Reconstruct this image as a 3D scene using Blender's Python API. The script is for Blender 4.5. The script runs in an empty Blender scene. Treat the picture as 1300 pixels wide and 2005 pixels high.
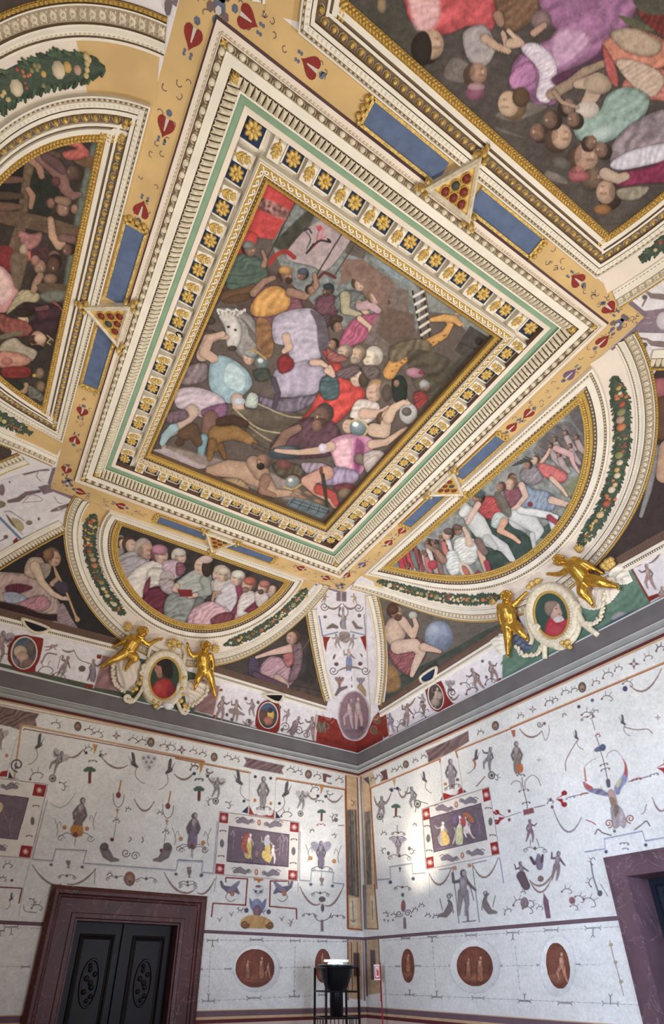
import bpy, math, random
import numpy as np
PI = math.pi
D_ = bpy.data
C_ = bpy.context.scene.collection
RND = random.Random(7)

# ------------------------------------------------------------------ camera
CAMP = np.array([-5.70049, -8.21611, 1.65000])
RW = np.array([[0.860465, -0.509488, 0.004769], [0.267216, 0.443287, -0.855624], [0.433816, 0.737508, 0.517576]])            # world -> camera (x right, y down, z forward)
FPX, PX, PY = 1117.793, 620.877, 1236.449
cd = D_.cameras.new('camera')
cam = D_.objects.new('camera', cd); C_.objects.link(cam)
from mathutils import Matrix, Vector
M3 = Matrix(((RW[0][0], -RW[1][0], -RW[2][0]), (RW[0][1], -RW[1][1], -RW[2][1]), (RW[0][2], -RW[1][2], -RW[2][2])))
cam.matrix_world = Matrix.Translation(Vector(CAMP)) @ M3.to_4x4()
cd.sensor_fit = 'HORIZONTAL'; cd.sensor_width = 36.0; cd.lens = FPX/1300*36.0
cd.shift_x = (650-PX)/1300; cd.shift_y = (PY-1002.5)/1300
cd.clip_start = 0.05; cd.clip_end = 100
bpy.context.scene.camera = cam

# ------------------------------------------------------------------ room measures
ZT = 6.9; Z0 = 5.1; HH = ZT-Z0            # flat ceiling, cornice top
XW = -7.52; YW = -9.15; OX = 1.57; OY = 2.0; KA = 0.05  # side wall, back wall, cove widths

# ------------------------------------------------------------------ light, world, exposure
sc = bpy.context.scene
w = D_.worlds.new('world'); sc.world = w; w.use_nodes = True
w.node_tree.nodes['Background'].inputs[0].default_value = (0.75, 0.82, 1.0, 1)
w.node_tree.nodes['Background'].inputs[1].default_value = 0.6
def area(name, loc, target, sx, sy, power, col, spread=PI):
    l = D_.lights.new(name, 'AREA'); l.shape = 'RECTANGLE'; l.size = sx; l.size_y = sy
    l.energy = power; l.color = col; l.spread = spread
    o = D_.objects.new(name, l); C_.objects.link(o); o.location = loc
    o.rotation_euler = (Vector(target)-Vector(loc)).to_track_quat('-Z', 'Y').to_euler()
    return o
# unseen area lights added as cool daylight; the back and side walls stay solid
area("added_daylight", (-1.2, YW+0.12, 2.0), (-0.9, 0, 2.0), 1.4, 2.2, 40, (0.62, 0.76, 1.0), 1.3)
area("added_daylight", (XW+0.12, -6.6, 2.2), (0, -3.9, 2.4), 1.8, 2.4, 205, (0.64, 0.77, 1.0), 1.5)
# unseen uplights added without fixtures to brighten the ceiling
for lx, ly, pw in ((-6.9, -8.5, 20), (-0.7, -8.5, 66), (-6.9, -0.9, 9), (-3.8, -8.6, 22), (-6.9, -4.5, 16), (-2.7, -4.4, 60)):
    area('added_uplight', (lx, ly, 1.85 if lx < -5 or ly < -8 else 0.6), (-3.76, -4.6, 6.9), 0.6, 0.6, pw, (1.0, 0.95, 0.87), 2.0)
sc.view_settings.view_transform = 'Standard'; sc.view_settings.look = 'None'
sc.view_settings.exposure = 0.0; sc.view_settings.gamma = 1.0
sc.view_settings.use_curve_mapping = False

# ------------------------------------------------------------------ colour helpers
def lin(c):
    c = np.asarray(c, float)/255.0
    return np.where(c <= 0.04045, c/12.92, ((c+0.055)/1.055)**2.4)
def L4(c): return (*[float(v) for v in lin(c)], 1.0)

def mat(name, col, rough=0.8, metal=0.0, noise=0.0, nscale=8.0, bump=0.0, bscale=40.0, col2=None, spec=0.3, vcol=False, emit=0.0):
    m = D_.materials.new(name); m.use_nodes = True; nt = m.node_tree; b = nt.nodes['Principled BSDF']
    b.inputs['Roughness'].default_value = rough; b.inputs['Metallic'].default_value = metal
    b.inputs['Specular IOR Level'].default_value = spec
    tc = nt.nodes.new('ShaderNodeTexCoord')
    if vcol:
        src = nt.nodes.new('ShaderNodeVertexColor'); src.layer_name = 'paint'; cs = src.outputs['Color']
    else:
        src = nt.nodes.new('ShaderNodeRGB'); src.outputs[0].default_value = L4(col); cs = src.outputs[0]
    if noise > 0:
        n = nt.nodes.new('ShaderNodeTexNoise'); n.inputs['Scale'].default_value = nscale; n.inputs['Detail'].default_value = 6
        nt.links.new(tc.outputs['Object'], n.inputs['Vector'])
        rmp = nt.nodes.new('ShaderNodeMapRange'); rmp.inputs['From Min'].default_value = 0.35; rmp.inputs['From Max'].default_value = 0.65
        nt.links.new(n.outputs['Fac'], rmp.inputs['Value'])
        mx = nt.nodes.new('ShaderNodeMix'); mx.data_type = 'RGBA'
        nt.links.new(rmp.outputs[0], mx.inputs['Factor'])
        if col2 is not None:
            nt.links.new(cs, mx.inputs['A']); mx.inputs['B'].default_value = L4(col2)
            sc2 = nt.nodes.new('ShaderNodeMath'); sc2.operation = 'MULTIPLY'; sc2.inputs[1].default_value = noise
            nt.links.new(rmp.outputs[0], sc2.inputs[0]); nt.links.new(sc2.outputs[0], mx.inputs['Factor'])
        else:
            mx.blend_type = 'MULTIPLY'; nt.links.new(cs, mx.inputs['A'])
            mx.inputs['B'].default_value = (1-noise, 1-noise, 1-noise, 1)
        cs = mx.outputs['Result']
    nt.links.new(cs, b.inputs['Base Color'])
    if bump > 0:
        n2 = nt.nodes.new('ShaderNodeTexNoise'); n2.inputs['Scale'].default_value = bscale; n2.inputs['Detail'].default_value = 4
        nt.links.new(tc.outputs['Object'], n2.inputs['Vector'])
        bp = nt.nodes.new('ShaderNodeBump'); bp.inputs['Strength'].default_value = bump; bp.inputs['Distance'].default_value = 0.02
        nt.links.new(n2.outputs['Fac'], bp.inputs['Height']); nt.links.new(bp.outputs[0], b.inputs['Normal'])
    if emit > 0:
        b.inputs['Emission Color'].default_value = L4(col); b.inputs['Emission Strength'].default_value = emit
    return m

M = {}
M['stucco'] = mat('white stucco', (240, 232, 216), 0.7, noise=0.10, nscale=6, bump=0.15, bscale=60)
M['stucco2'] = mat('pinkish stucco', (236, 222, 206), 0.7, noise=0.08, nscale=5, bump=0.1)
M['relief'] = mat('cream relief stucco', (236, 224, 198), 0.65, noise=0.25, nscale=25, bump=0.3, bscale=90)
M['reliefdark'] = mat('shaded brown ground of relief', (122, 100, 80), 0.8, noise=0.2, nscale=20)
M['reliefshade'] = mat('relief ground with painted shade', (176, 158, 134), 0.8, noise=0.25, nscale=30)  # grey shading between the relief ornaments, put into the ground colour
M['gold'] = mat('gilding', (244, 208, 124), 0.34, 0.55, noise=0.45, nscale=60, bump=0.5, bscale=120, spec=0.5)
M['goldsoft'] = mat('matt gold paint', (238, 198, 108), 0.34, 0.5, noise=0.35, nscale=90, bump=0.6, bscale=200)
M['statue'] = mat('gilded bronze', (222, 178, 84), 0.26, 0.92, noise=0.3, nscale=20, bump=0.2, bscale=60)
M['ochre'] = mat('ochre fresco ground', (218, 184, 128), 0.85, noise=0.16, nscale=3.5, bump=0.05)
M['green'] = mat('green painted fillet', (140, 168, 140), 0.8, noise=0.12, nscale=9)
M['brown'] = mat('brown painted riser', (112, 88, 76), 0.8, noise=0.12, nscale=6)
M['navy'] = mat('dark blue coffer ground', (40, 56, 88), 0.75, noise=0.25, nscale=9)
M['tablet'] = mat('slate blue painted tablet', (96, 112, 144), 0.7, noise=0.2, nscale=14)
M['fresco'] = mat('fresco paint', (255, 255, 255), 0.75, noise=0.10, nscale=14, vcol=True, spec=0.25)
M['wallpaint'] = mat('secco paint', (255, 255, 255), 0.85, noise=0.12, nscale=30, vcol=True, spec=0.15)
M['plaster'] = mat('white painted plaster', (226, 222, 214), 0.85, noise=0.55, nscale=2.2, bump=0.06, bscale=25, col2=(196, 193, 190))
M['whiteground'] = mat('white fresco ground', (236, 230, 230), 0.85, noise=0.5, nscale=3.0, col2=(220, 213, 214))
M['pietra'] = mat('grey pietra serena stone', (108, 103, 103), 0.6, noise=0.18, nscale=4, bump=0.1)
M['pietralight'] = mat('pale grey stone moulding', (150, 150, 148), 0.45, noise=0.15, nscale=7)
M['redground'] = mat('red fresco ground', (146, 62, 50), 0.85, noise=0.35, nscale=7)
M['greenground'] = mat('green fresco ground', (104, 130, 112), 0.85, noise=0.35, nscale=6)
M['pinkground'] = mat('faded purple fresco ground', (150, 122, 118), 0.85, noise=0.35, nscale=9)
M['black'] = mat('black lacquered metal', (22, 22, 26), 0.35, 0.4)
M['floor'] = mat('terracotta floor', (150, 108, 84), 0.6, noise=0.2, nscale=5)

# ------------------------------------------------------------------ surfaces
def _arc(o):
    th = np.linspace(0, PI/2, 600); x = o*(1-np.cos(th)); z = HH*np.sin(th)
    return th, np.r_[0, np.cumsum(np.hypot(np.diff(x), np.diff(z)))]
ARC = {OX: _arc(OX), OY: _arc(OY)}
SOX = ARC[OX][1][-1]; SOY = ARC[OY][1][-1]
def P(s, uv, off=0.0):
    """point(s) on a surface, off = height towards the room"""
    uv = np.asarray(uv, float); u = uv[..., 0]; v = uv[..., 1]; off = np.broadcast_to(off, u.shape)
    if s == 'A': return np.stack([u, KA*u-off, v], -1)
    if s == 'B': return np.stack([-off, u, v], -1)
    if s == 'F': return np.stack([u, v, ZT-off], -1)
    o = OY if s in ('cA', 'cD') else OX
    th, ss = ARC[o]; S = ss[-1]
    t = np.interp(np.clip(v, 0, S), ss, th)
    b = -KA*u if s == 'cA' else 0.0*u          # the left wall closes in slightly away from the corner
    d = b+(o-b)*(1-np.cos(t)) + np.maximum(v-S, 0); z = Z0+HH*np.sin(t)+np.minimum(v, 0)
    nd = HH*np.cos(t); nz = -o*np.sin(t); n = np.hypot(nd, nz)
    d = d+off*nd/n; z = z+off*nz/n
    if s == 'cA': return np.stack([u, -d, z], -1)
    if s == 'cB': return np.stack([-d, u, z], -1)
    if s == 'cC': return np.stack([XW+d, u, z], -1)
    return np.stack([u, YW+d, z], -1)
def rays(p):
    p = np.asarray(p, float)
    d = np.stack([(p[..., 0]-PX)/FPX, (p[..., 1]-PY)/FPX, np.ones(p.shape[:-1])], -1)
    return d @ RW
def UV(s, p, off=0.0):
    """photograph pixel(s) -> surface coordinates (where the sight line meets the surface)"""
    r = rays(p)
    if s == 'A': t = (KA*CAMP[0]-off-CAMP[1])/(r[..., 1]-KA*r[..., 0]); Q = CAMP+t[..., None]*r; return Q[..., [0, 2]]
    if s == 'B': t = (-off-CAMP[0])/r[..., 0]; Q = CAMP+t[..., None]*r; return Q[..., [1, 2]]
    if s == 'F': t = (ZT-off-CAMP[2])/r[..., 2]; Q = CAMP+t[..., None]*r; return Q[..., [0, 1]]
    O = OY if s in ('cA', 'cD') else OX; S = ARC[O][1][-1]
    if s == 'cA': c0 = -CAMP[1]; rd = -r[..., 1]; iu = 0
    elif s == 'cB': c0 = -CAMP[0]; rd = -r[..., 0]; iu = 1
    elif s == 'cC': c0 = CAMP[0]-XW; rd = r[..., 0]; iu = 1
    else: c0 = CAMP[1]-YW; rd = r[..., 1]; iu = 0
    bb = 0.0*rd
    for _ in range(8 if s == 'cA' else 1):
        o = O-bb; d0 = c0-bb
        a = rd**2/o**2+r[..., 2]**2/HH**2; e0 = d0-o; f0 = CAMP[2]-Z0
        b = e0*rd/o**2+f0*r[..., 2]/HH**2; c = e0**2/o**2+f0**2/HH**2-1
        t = (-b+np.sqrt(np.maximum(b*b-a*c, 0)))/a
        d = d0+t*rd; z = CAMP[2]+t*r[..., 2]
        tf = (ZT-CAMP[2])/r[..., 2]; df = d0+tf*rd
        tw = np.where(np.abs(rd) > 1e-9, -d0/rd, 1e9); zw = CAMP[2]+tw*r[..., 2]
        th = np.arctan2((z-Z0)/HH, (o-d)/o)
        v = np.interp(th, ARC[O][0], ARC[O][1])
        flat = (df > o) & (r[..., 2] > 0)
        v = np.where(flat, S+df-o, v); t = np.where(flat, tf, t)
        wall = (~flat) & (z < Z0)
        v = np.where(wall, zw-Z0, v); t = np.where(wall, tw, t)
        if s == 'cA': bb = -KA*(CAMP[0]+t*r[..., 0])
    return np.stack([CAMP[iu]+t*r[..., iu], v], -1)
def proj(Q):
    c = (np.asarray(Q)-CAMP) @ RW.T
    z = np.maximum(c[..., 2], 0.05)
    return np.stack([c[..., 0]/z*FPX+PX, c[..., 1]/z*FPX+PY], -1)

# ------------------------------------------------------------------ mesh helpers
class MB:
    def __init__(s): s.v = []; s.f = []; s.m = []; s.n = 0; s.c = []
    def add(s, v, f, m=0, col=None):
        v = np.asarray(v, float).reshape(-1, 3)
        s.v.append(v); s.f += [tuple(int(i)+s.n for i in q) for q in f]; s.m += [m]*len(f)
        if col is not None: s.c.append(np.broadcast_to(np.asarray(col, float), (len(v), 3)))
        s.n += len(v)
    def box(s, c, h, m=0, R=None):
        k = np.array([[-1,-1,-1],[1,-1,-1],[1,1,-1],[-1,1,-1],[-1,-1,1],[1,-1,1],[1,1,1],[-1,1,1]])*np.array(h)
        if R is not None: k = k @ np.array(R).T
        s.add(k+np.array(c), [(0,3,2,1),(4,5,6,7),(0,1,5,4),(1,2,6,5),(2,3,7,6),(3,0,4,7)], m)
    def tube(s, pts, r, n=8, m=0, cap=True):
        pts = np.asarray(pts, float); r = np.broadcast_to(r, (len(pts),))
        t = np.gradient(pts, axis=0); t /= np.linalg.norm(t, axis=1)[:, None]+1e-9
        a = np.array([0, 0, 1.0]) if abs(t[0][2]) < 0.9 else np.array([1.0, 0, 0])
        V = []
        for i in range(len(pts)):
            x = np.cross(t[i], a); x /= np.linalg.norm(x)+1e-9; y = np.cross(t[i], x); a = np.cross(x, t[i])
            for k in range(n): V.append(pts[i]+r[i]*(math.cos(2*PI*k/n)*x+math.sin(2*PI*k/n)*y))
        F = [(i*n+k, i*n+(k+1) % n, (i+1)*n+(k+1) % n, (i+1)*n+k) for i in range(len(pts)-1) for k in range(n)]
        if cap: F += [tuple(range(n))[::-1], tuple((len(pts)-1)*n+k for k in range(n))]
        s.add(V, F, m)
    def lathe(s, prof, c=(0, 0, 0), n=24, m=0, R=None):
        V = []
        for r, z in prof:
            for k in range(n): V.append((r*math.cos(2*PI*k/n), r*math.sin(2*PI*k/n), z))
        V = np.array(V)
        if R is not None: V = V @ np.array(R).T
        F = [(i*n+k, i*n+(k+1) % n, (i+1)*n+(k+1) % n, (i+1)*n+k) for i in range(len(prof)-1) for k in range(n)]
        s.add(V+np.array(c), F, m)
    def mesh(s, name, mats, smooth=False):
        me = D_.meshes.new(name)
        V = np.concatenate(s.v) if s.v else np.zeros((0, 3))
        me.from_pydata(V.tolist(), [], s.f)
        for m in (mats if isinstance(mats, (list, tuple)) else [mats]): me.materials.append(M[m] if isinstance(m, str) else m)
        me.polygons.foreach_set('material_index', s.m)
        if smooth: me.polygons.foreach_set('use_smooth', [True]*len(s.f))
        if s.c:
            ca = me.color_attributes.new('paint', 'FLOAT_COLOR', 'POINT')
            cc = np.concatenate(s.c); ca.data.foreach_set('color', np.c_[cc, np.ones(len(cc))].astype(np.float32).ravel())
        me.update(); return me
    def obj(s, name, mats, parent=None, smooth=False, **tags):
        o = D_.objects.new(name, s.mesh(name, mats, smooth)); C_.objects.link(o)
        if parent is not None: setpar(o, parent)
        tag(o, **tags); return o
def setpar(o, p):
    o.parent = p; o.matrix_parent_inverse = p.matrix_world.inverted() if False else Matrix.Translation(-Vector(p.location))
def tag(o, label=None, category=None, group=None, kind=None):
    if label: o['label'] = label
    if category: o['category'] = category
    if group: o['group'] = group
    if kind: o['kind'] = kind
    return o
def empty(name, loc, label, category, group=None):
    o = D_.objects.new(name, None); C_.objects.link(o); o.location = tuple(float(x) for x in loc); o.empty_display_size = 0.1
    return tag(o, label, category, group)

def offset_path(uv, closed=False):
    """mitred left normals of a polyline"""
    uv = np.asarray(uv, float); n = len(uv)
    if closed: a = np.roll(uv, 1, 0); b = np.roll(uv, -1, 0)
    else: a = np.vstack([uv[0]*2-uv[1], uv[:-1]]); b = np.vstack([uv[1:], uv[-1]*2-uv[-2]])
    d1 = uv-a; d1 /= np.linalg.norm(d1, axis=1)[:, None]+1e-12
    d2 = b-uv; d2 /= np.linalg.norm(d2, axis=1)[:, None]+1e-12
    n1 = np.c_[-d1[:, 1], d1[:, 0]]; n2 = np.c_[-d2[:, 1], d2[:, 0]]
    m = n1+n2; l = (m**2).sum(1)
    return m*(2/np.maximum(l, 0.5))[:, None]
def resample(uv, step, closed=False):
    uv = np.asarray(uv, float)
    if closed: uv = np.vstack([uv, uv[:1]])
    out = [uv[0]]
    for a, b in zip(uv[:-1], uv[1:]):
        k = max(1, int(np.linalg.norm(b-a)/step)); out += [a+(b-a)*(i+1)/k for i in range(k)]
    if closed: out = out[:-1]
    return np.array(out)
def smooth(pts, n=8, closed=False):
    """Catmull-Rom through points"""
    p = np.asarray(pts, float)
    if len(p) < 3: return p
    q = np.vstack([p[-1:], p, p[:2]]) if closed else np.vstack([2*p[0]-p[1], p, 2*p[-1]-p[-2]])
    out = []
    for i in range(1, len(q)-2):
        for t in np.linspace(0, 1, n, endpoint=False):
            a, b, c, d = q[i-1], q[i], q[i+1], q[i+2]
            out.append(0.5*((2*b)+(-a+c)*t+(2*a-5*b+4*c-d)*t*t+(-a+3*b-3*c+d)*t**3))
    if not closed: out.append(p[-1])
    return np.array(out)
def sweep(mb, s, path, prof, mids=None, closed=False):
    """moulding: prof = [(w, h)...], w to the left of the path within the surface, h towards the room"""
    nl = offset_path(path, closed); n = len(path); k = len(prof)
    V = np.concatenate([P(s, path+nl*w_, h_)[:, None] for w_, h_ in prof], 1).reshape(-1, 3)
    N = n if closed else n-1
    for j in range(k-1):
        F = [(i*k+j, ((i+1) % n)*k+j, ((i+1) % n)*k+j+1, i*k+j+1) for i in range(N)]
        if j == 0: mb.add(V, F, mids[j] if mids else 0); base = mb.n-len(V)
        else:
            mb.f += [tuple(q+base for q in f) for f in F]; mb.m += [mids[j] if mids else 0]*len(F)
def stations(path, w, sp, closed=False):
    """equally spaced points on the path offset by w: (uv, tangent, normal)"""
    nl = offset_path(path, closed); q = path+nl*w
    if closed: q = np.vstack([q, q[:1]])
    seg = np.linalg.norm(np.diff(q, axis=0), axis=1); L = np.r_[0, np.cumsum(seg)]
    k = max(1, int(round(L[-1]/sp))); t = (np.arange(k)+0.5)*L[-1]/k
    u = np.c_[np.interp(t, L, q[:, 0]), np.interp(t, L, q[:, 1])]
    i = np.clip(np.searchsorted(L, t)-1, 0, len(seg)-1); d = (q[i+1]-q[i])/(seg[i][:, None]+1e-12)
    return u, d, np.c_[-d[:, 1], d[:, 0]]
# unit ornaments: (x along, y across, z height) for x, y in -0.5..0.5
def _dome(nx=6, ny=3, p=1.0):
    V = []; F = []
    for j in range(ny):
        a = PI/2*j/ny
        for i in range(nx):
            t = 2*PI*i/nx; V.append((0.5*math.cos(a)*math.cos(t), 0.5*math.cos(a)*math.sin(t), math.sin(a)**p))
    V.append((0, 0, 1)); T = len(V)-1
    for j in range(ny-1):
        for i in range(nx): F.append((j*nx+i, j*nx+(i+1) % nx, (j+1)*nx+(i+1) % nx, (j+1)*nx+i))
    for i in range(nx): F.append(((ny-1)*nx+i, (ny-1)*nx+(i+1) % nx, T))
    return np.array(V, float), F
DOME = _dome(); DOME8 = _dome(8, 3)
BOX = (np.array([[-.5,-.5,0],[.5,-.5,0],[.5,.5,0],[-.5,.5,0],[-.45,-.45,1],[.45,-.45,1],[.45,.45,1],[-.45,.45,1]], float), [(4,5,6,7),(0,1,5,4),(1,2,6,5),(2,3,7,6),(3,0,4,7)])
def _leaf():
    V = [(-.5,-.45,0),(.5,-.45,0),(-.42,0,.55),(.42,0,.55),(-.18,.38,.8),(.18,.38,.8),(0,.5,.25),(0,-.45,.6),(0,0,1),(0,.38,.95),(-.5,.05,0),(.5,.05,0),(-.3,.48,0),(.3,.48,0)]
    F = [(0,7,8,2),(7,1,3,8),(2,8,9,4),(8,3,5,9),(4,9,6),(9,5,6),(0,2,10),(1,11,3),(10,2,4,12),(3,11,13,5),(12,4,6),(5,13,6)]
    return np.array(V, float), F
LEAF = _leaf()
def array(mb, s, path, w_, sp, unit, size, h0=0.0, closed=False, rot=0.0, m=0, every=None, flip=False):
    """repeat an ornament along the path: size = (along, across, height)"""
    u, d, nn = stations(path, w_, sp, closed); V, F = unit
    c, si = math.cos(rot), math.sin(rot)
    X = V[:, 0]*size[0]; Y = V[:, 1]*size[1]*(-1 if flip else 1)
    X, Y = X*c-Y*si, X*si+Y*c
    uv = u[:, None, :]+X[None, :, None]*d[:, None, :]+Y[None, :, None]*nn[:, None, :]
    Q = P(s, uv, (h0+V[:, 2]*size[2])[None, :])
    k = len(V); base = mb.n
    mb.v.append(Q.reshape(-1, 3)); mb.n += len(u)*k
    if every is None: mm = [m]*len(u)
    else: mm = [every[i % len(every)] for i in range(len(u))]
    for i in range(len(u)):
        mb.f += [tuple(q+base+i*k for q in f) for f in F]; mb.m += [mm[i]]*len(F)

# ================================================================== room shell
def struct(mb, name, mats, **k):
    return mb.obj(name, mats, kind='structure', **k)
mb = MB(); mb.box((XW/2, YW/2, -0.05), (-XW/2+0.1, -YW/2+0.1, 0.05)); struct(mb, 'floor', 'floor')
def wall_quads(mb, s, rects):
    for u0, u1, v0, v1 in rects:
        mb.add(np.vstack([P(s, [(u0, v0), (u1, v0), (u1, v1), (u0, v1)], 0), P(s, [(u0, v0), (u1, v0), (u1, v1), (u0, v1)], -0.25)]),
               [(0,1,2,3),(4,7,6,5),(0,4,5,1),(1,5,6,2),(2,6,7,3),(3,7,4,0)])
# left wall with the opening of door 1
DL = (-4.66, -2.67, 2.575)       # outer edges of the marble surround and its top
mb = MB(); wall_quads(mb, 'A', [(XW-.1, DL[0]+.25, 0, Z0+.05), (DL[1]-.25, 0.25, 0, Z0+.05), (DL[0]+.25, DL[1]-.25, DL[2]-.25, Z0+.05)])
WALL_A = struct(mb, 'wall_left', 'plaster')
DR = (-6.15, -4.36, 2.71)
mb = MB(); wall_quads(mb, 'B', [(YW-.1, DR[0]+.1, 0, Z0+.05), (DR[1]-.1, 0, 0, Z0+.05), (DR[0]+.1, DR[1]-.1, DR[2]-.1, Z0+.05)])
WALL_B = struct(mb, 'wall_right', 'plaster')
mb = MB(); mb.box((XW-.1, YW/2, Z0/2), (.1, -YW/2+.1, Z0/2+.02)); struct(mb, 'wall_side', 'plaster')
mb = MB(); mb.box((XW/2, YW-.1, Z0/2), (-XW/2+.1, .1, Z0/2+.02)); struct(mb, 'wall_back', 'plaster')

# ceiling: flat ochre band round the sunk centre, and four coves
RX0, RX1, RY0, RY1 = -5.715, -1.82, -6.937, -2.31     # outer rectangle of the centre frame
FX0, FX1, FY0, FY1 = XW+OX, -OX, YW+OY, -OY
mb = MB(); a = 0.06
Q = [(FX0, FY0), (FX1, FY0), (FX1, FY1), (FX0, FY1), (RX0+a, RY0+a), (RX1-a, RY0+a), (RX1-a, RY1-a), (RX0+a, RY1-a)]
mb.add(P('F', Q, 0.0), [(0,1,5,4),(1,2,6,5),(2,3,7,6),(3,0,4,7)])
mb.add(P('F', Q[:4], -0.4), [(0,1,2,3)])
CEIL = struct(mb, 'ceiling', 'ochre')
def cove_uv(s, n=40):
    O = OY if s in ('cA', 'cD') else OX; S = ARC[O][1][-1]
    v = np.interp(np.linspace(0, PI/2, n), *ARC[O]); c = 1-np.cos(np.linspace(0, PI/2, n))
    if s in ('cA', 'cD'): lo, hi = XW+OX*c, -OX*c
    else: lo, hi = YW+OY*c, -OY*c
    return v, lo, hi
for s in ('cA', 'cB', 'cC', 'cD'):
    v, lo, hi = cove_uv(s); k = 12; V = []
    for i in range(len(v)): V += [(lo[i]+(hi[i]-lo[i])*j/k, v[i]) for j in range(k+1)]
    mb = MB(); mb.add(P(s, np.array(V)), [(i*(k+1)+j, i*(k+1)+j+1, (i+1)*(k+1)+j+1, (i+1)*(k+1)+j) for i in range(len(v)-1) for j in range(k)])
    mb.obj('cove', 'whiteground', CEIL, smooth=True)

# cornice and painted rails run round the room
def loop(name, prof, mats, mids):
    """prof: (out from wall, z)"""
    mb = MB(); c = [(0, 0, -1, -1), (0, YW, -1, 1), (XW, YW, 1, 1), (XW, KA*XW, 1, -1)]
    V = []
    for x, y, sx, sy in c:
        for o_, z in prof: V.append((x+sx*o_, y+sy*o_, z))
    k = len(prof)
    for i in range(4):
        for j in range(k-1):
            mb.f.append((i*k+j, ((i+1) % 4)*k+j, ((i+1) % 4)*k+j+1, i*k+j+1)); mb.m.append(mids[j])
    mb.v.append(np.array(V, float)); mb.n = len(V)
    return struct(mb, name, mats)
M['darkred'] = mat('dark red painted line', (92, 40, 40), 0.8)
M['tan'] = mat('tan painted line', (196, 164, 128), 0.85, noise=0.15)
M['mauve'] = mat('mauve painted rail', (110, 86, 92), 0.85, noise=0.15, nscale=5)
M['pinkdado'] = mat('pinkish dado plaster', (196, 172, 158), 0.85, noise=0.3, nscale=3, col2=(170, 160, 158))
M['edgehighlight'] = mat('painted highlight on stone edges', (190, 186, 178), 0.5)  # highlight lines along the cornice edges, put in as a paler colour
loop('trim_1', [(0, 4.735), (.025, 4.74), (.035, 4.765), (.045, 4.77), (.045, 4.775), (.030, 4.80), (.035, 4.835), (.055, 4.845), (.055, 4.855), (.045, 4.86), (.055, 5.07), (.0, 5.10)],
     ['pietra', 'pietralight', 'edgehighlight', 'greenground'], [1, 1, 2, 1, 1, 1, 1, 2, 0, 0, 3])
def strips(name, prof, mats, mids):
    """flat painted lines round the room, interrupted at the doors; prof = (height off wall, z)"""
    mb = MB(); segs = {'A': [(XW, DL[0]+.02), (DL[1]-.02, 0)] if prof[0][1] < DL[2] else [(XW, 0)], 'B': [(YW, DR[0]+.02), (DR[1]-.02, 0)] if prof[0][1] < DR[2] else [(YW, 0)]}
    for s_, L in segs.items():
        for a, b in L:
            for j in range(len(prof)-1):
                (o1, z1), (o2, z2) = prof[j], prof[j+1]; mb.add(np.vstack([P(s_, [(a, z1), (b, z1)], o1), P(s_, [(b, z2), (a, z2)], o2)]), [(0, 1, 2, 3)], mids[j])
    for j in range(len(prof)-1):
        (o1, z1), (o2, z2) = prof[j], prof[j+1]
        mb.add([(XW+o1, YW, z1), (XW+o1, KA*XW, z1), (XW+o2, KA*XW, z2), (XW+o2, YW, z2)], [(0, 1, 2, 3)], mids[j]); mb.add([(XW, YW+o1, z1), (0, YW+o1, z1), (0, YW+o2, z2), (XW, YW+o2, z2)], [(0, 1, 2, 3)], mids[j])
    return struct(mb, name, mats)
strips('trim_2', [(.002, 4.675), (.002, 4.70), (.002, 4.735)], ['tan', 'darkred'], [0, 1])
strips('trim_3', [(.003, 2.135), (.003, 2.175)], ['mauve'], [0])
strips('trim_4', [(.003, 1.185), (.003, 1.20), (.003, 1.215), (.003, 1.275), (.003, 1.285)], ['mauve', 'tan', 'darkred'], [1, 1, 0, 1])
strips('trim_5', [(.003, 1.145), (.003, 1.185)], ['darkred'], [0])
strips('trim_6', [(.002, 0.0), (.002, 1.145)], ['pinkdado'], [0])

# ================================================================== fresco painter
_RT = np.random.RandomState(42).rand(256, 256)*2-1
def vnoise(x, y, f, seed=0):
    """smooth value noise -1..1"""
    f = f*.45; a = (abs(float(seed))*37.17) % 251
    X = np.asarray(x)*f+a; Y = np.asarray(y)*f+a*1.9; c, n = .829, .559
    X, Y = X*c-Y*n, X*n+Y*c
    i = np.floor(X).astype(int); j = np.floor(Y).astype(int); u = X-i; v = Y-j
    u = u*u*(3-2*u); v = v*v*(3-2*v); i &= 255; j &= 255; i2 = (i+1) & 255; j2 = (j+1) & 255
    return 1.3*((_RT[i, j]*(1-u)+_RT[i2, j]*u)*(1-v)+(_RT[i, j2]*(1-u)+_RT[i2, j2]*u)*v)
def pip(x, y, poly):
    ins = np.zeros(x.shape, bool); n = len(poly)
    for i in range(n):
        x1, y1 = poly[i]; x2, y2 = poly[(i+1) % n]
        if y1 == y2: continue
        c = ((y1 > y) != (y2 > y)) & (x < (x2-x1)*(y-y1)/(y2-y1)+x1)
        ins ^= c
    return ins
def pdist(x, y, poly, closed=True):
    n = len(poly); d = np.full(x.shape, 1e9)
    for i in range(n if closed else n-1):
        x1, y1 = poly[i]; x2, y2 = poly[(i+1) % n]
        dx, dy = x2-x1, y2-y1; L = dx*dx+dy*dy+1e-9
        t = np.clip(((x-x1)*dx+(y-y1)*dy)/L, 0, 1)
        d = np.minimum(d, (x-x1-t*dx)**2+(y-y1-t*dy)**2)
    return np.sqrt(d)
SKIN = (196, 158, 134)
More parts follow.
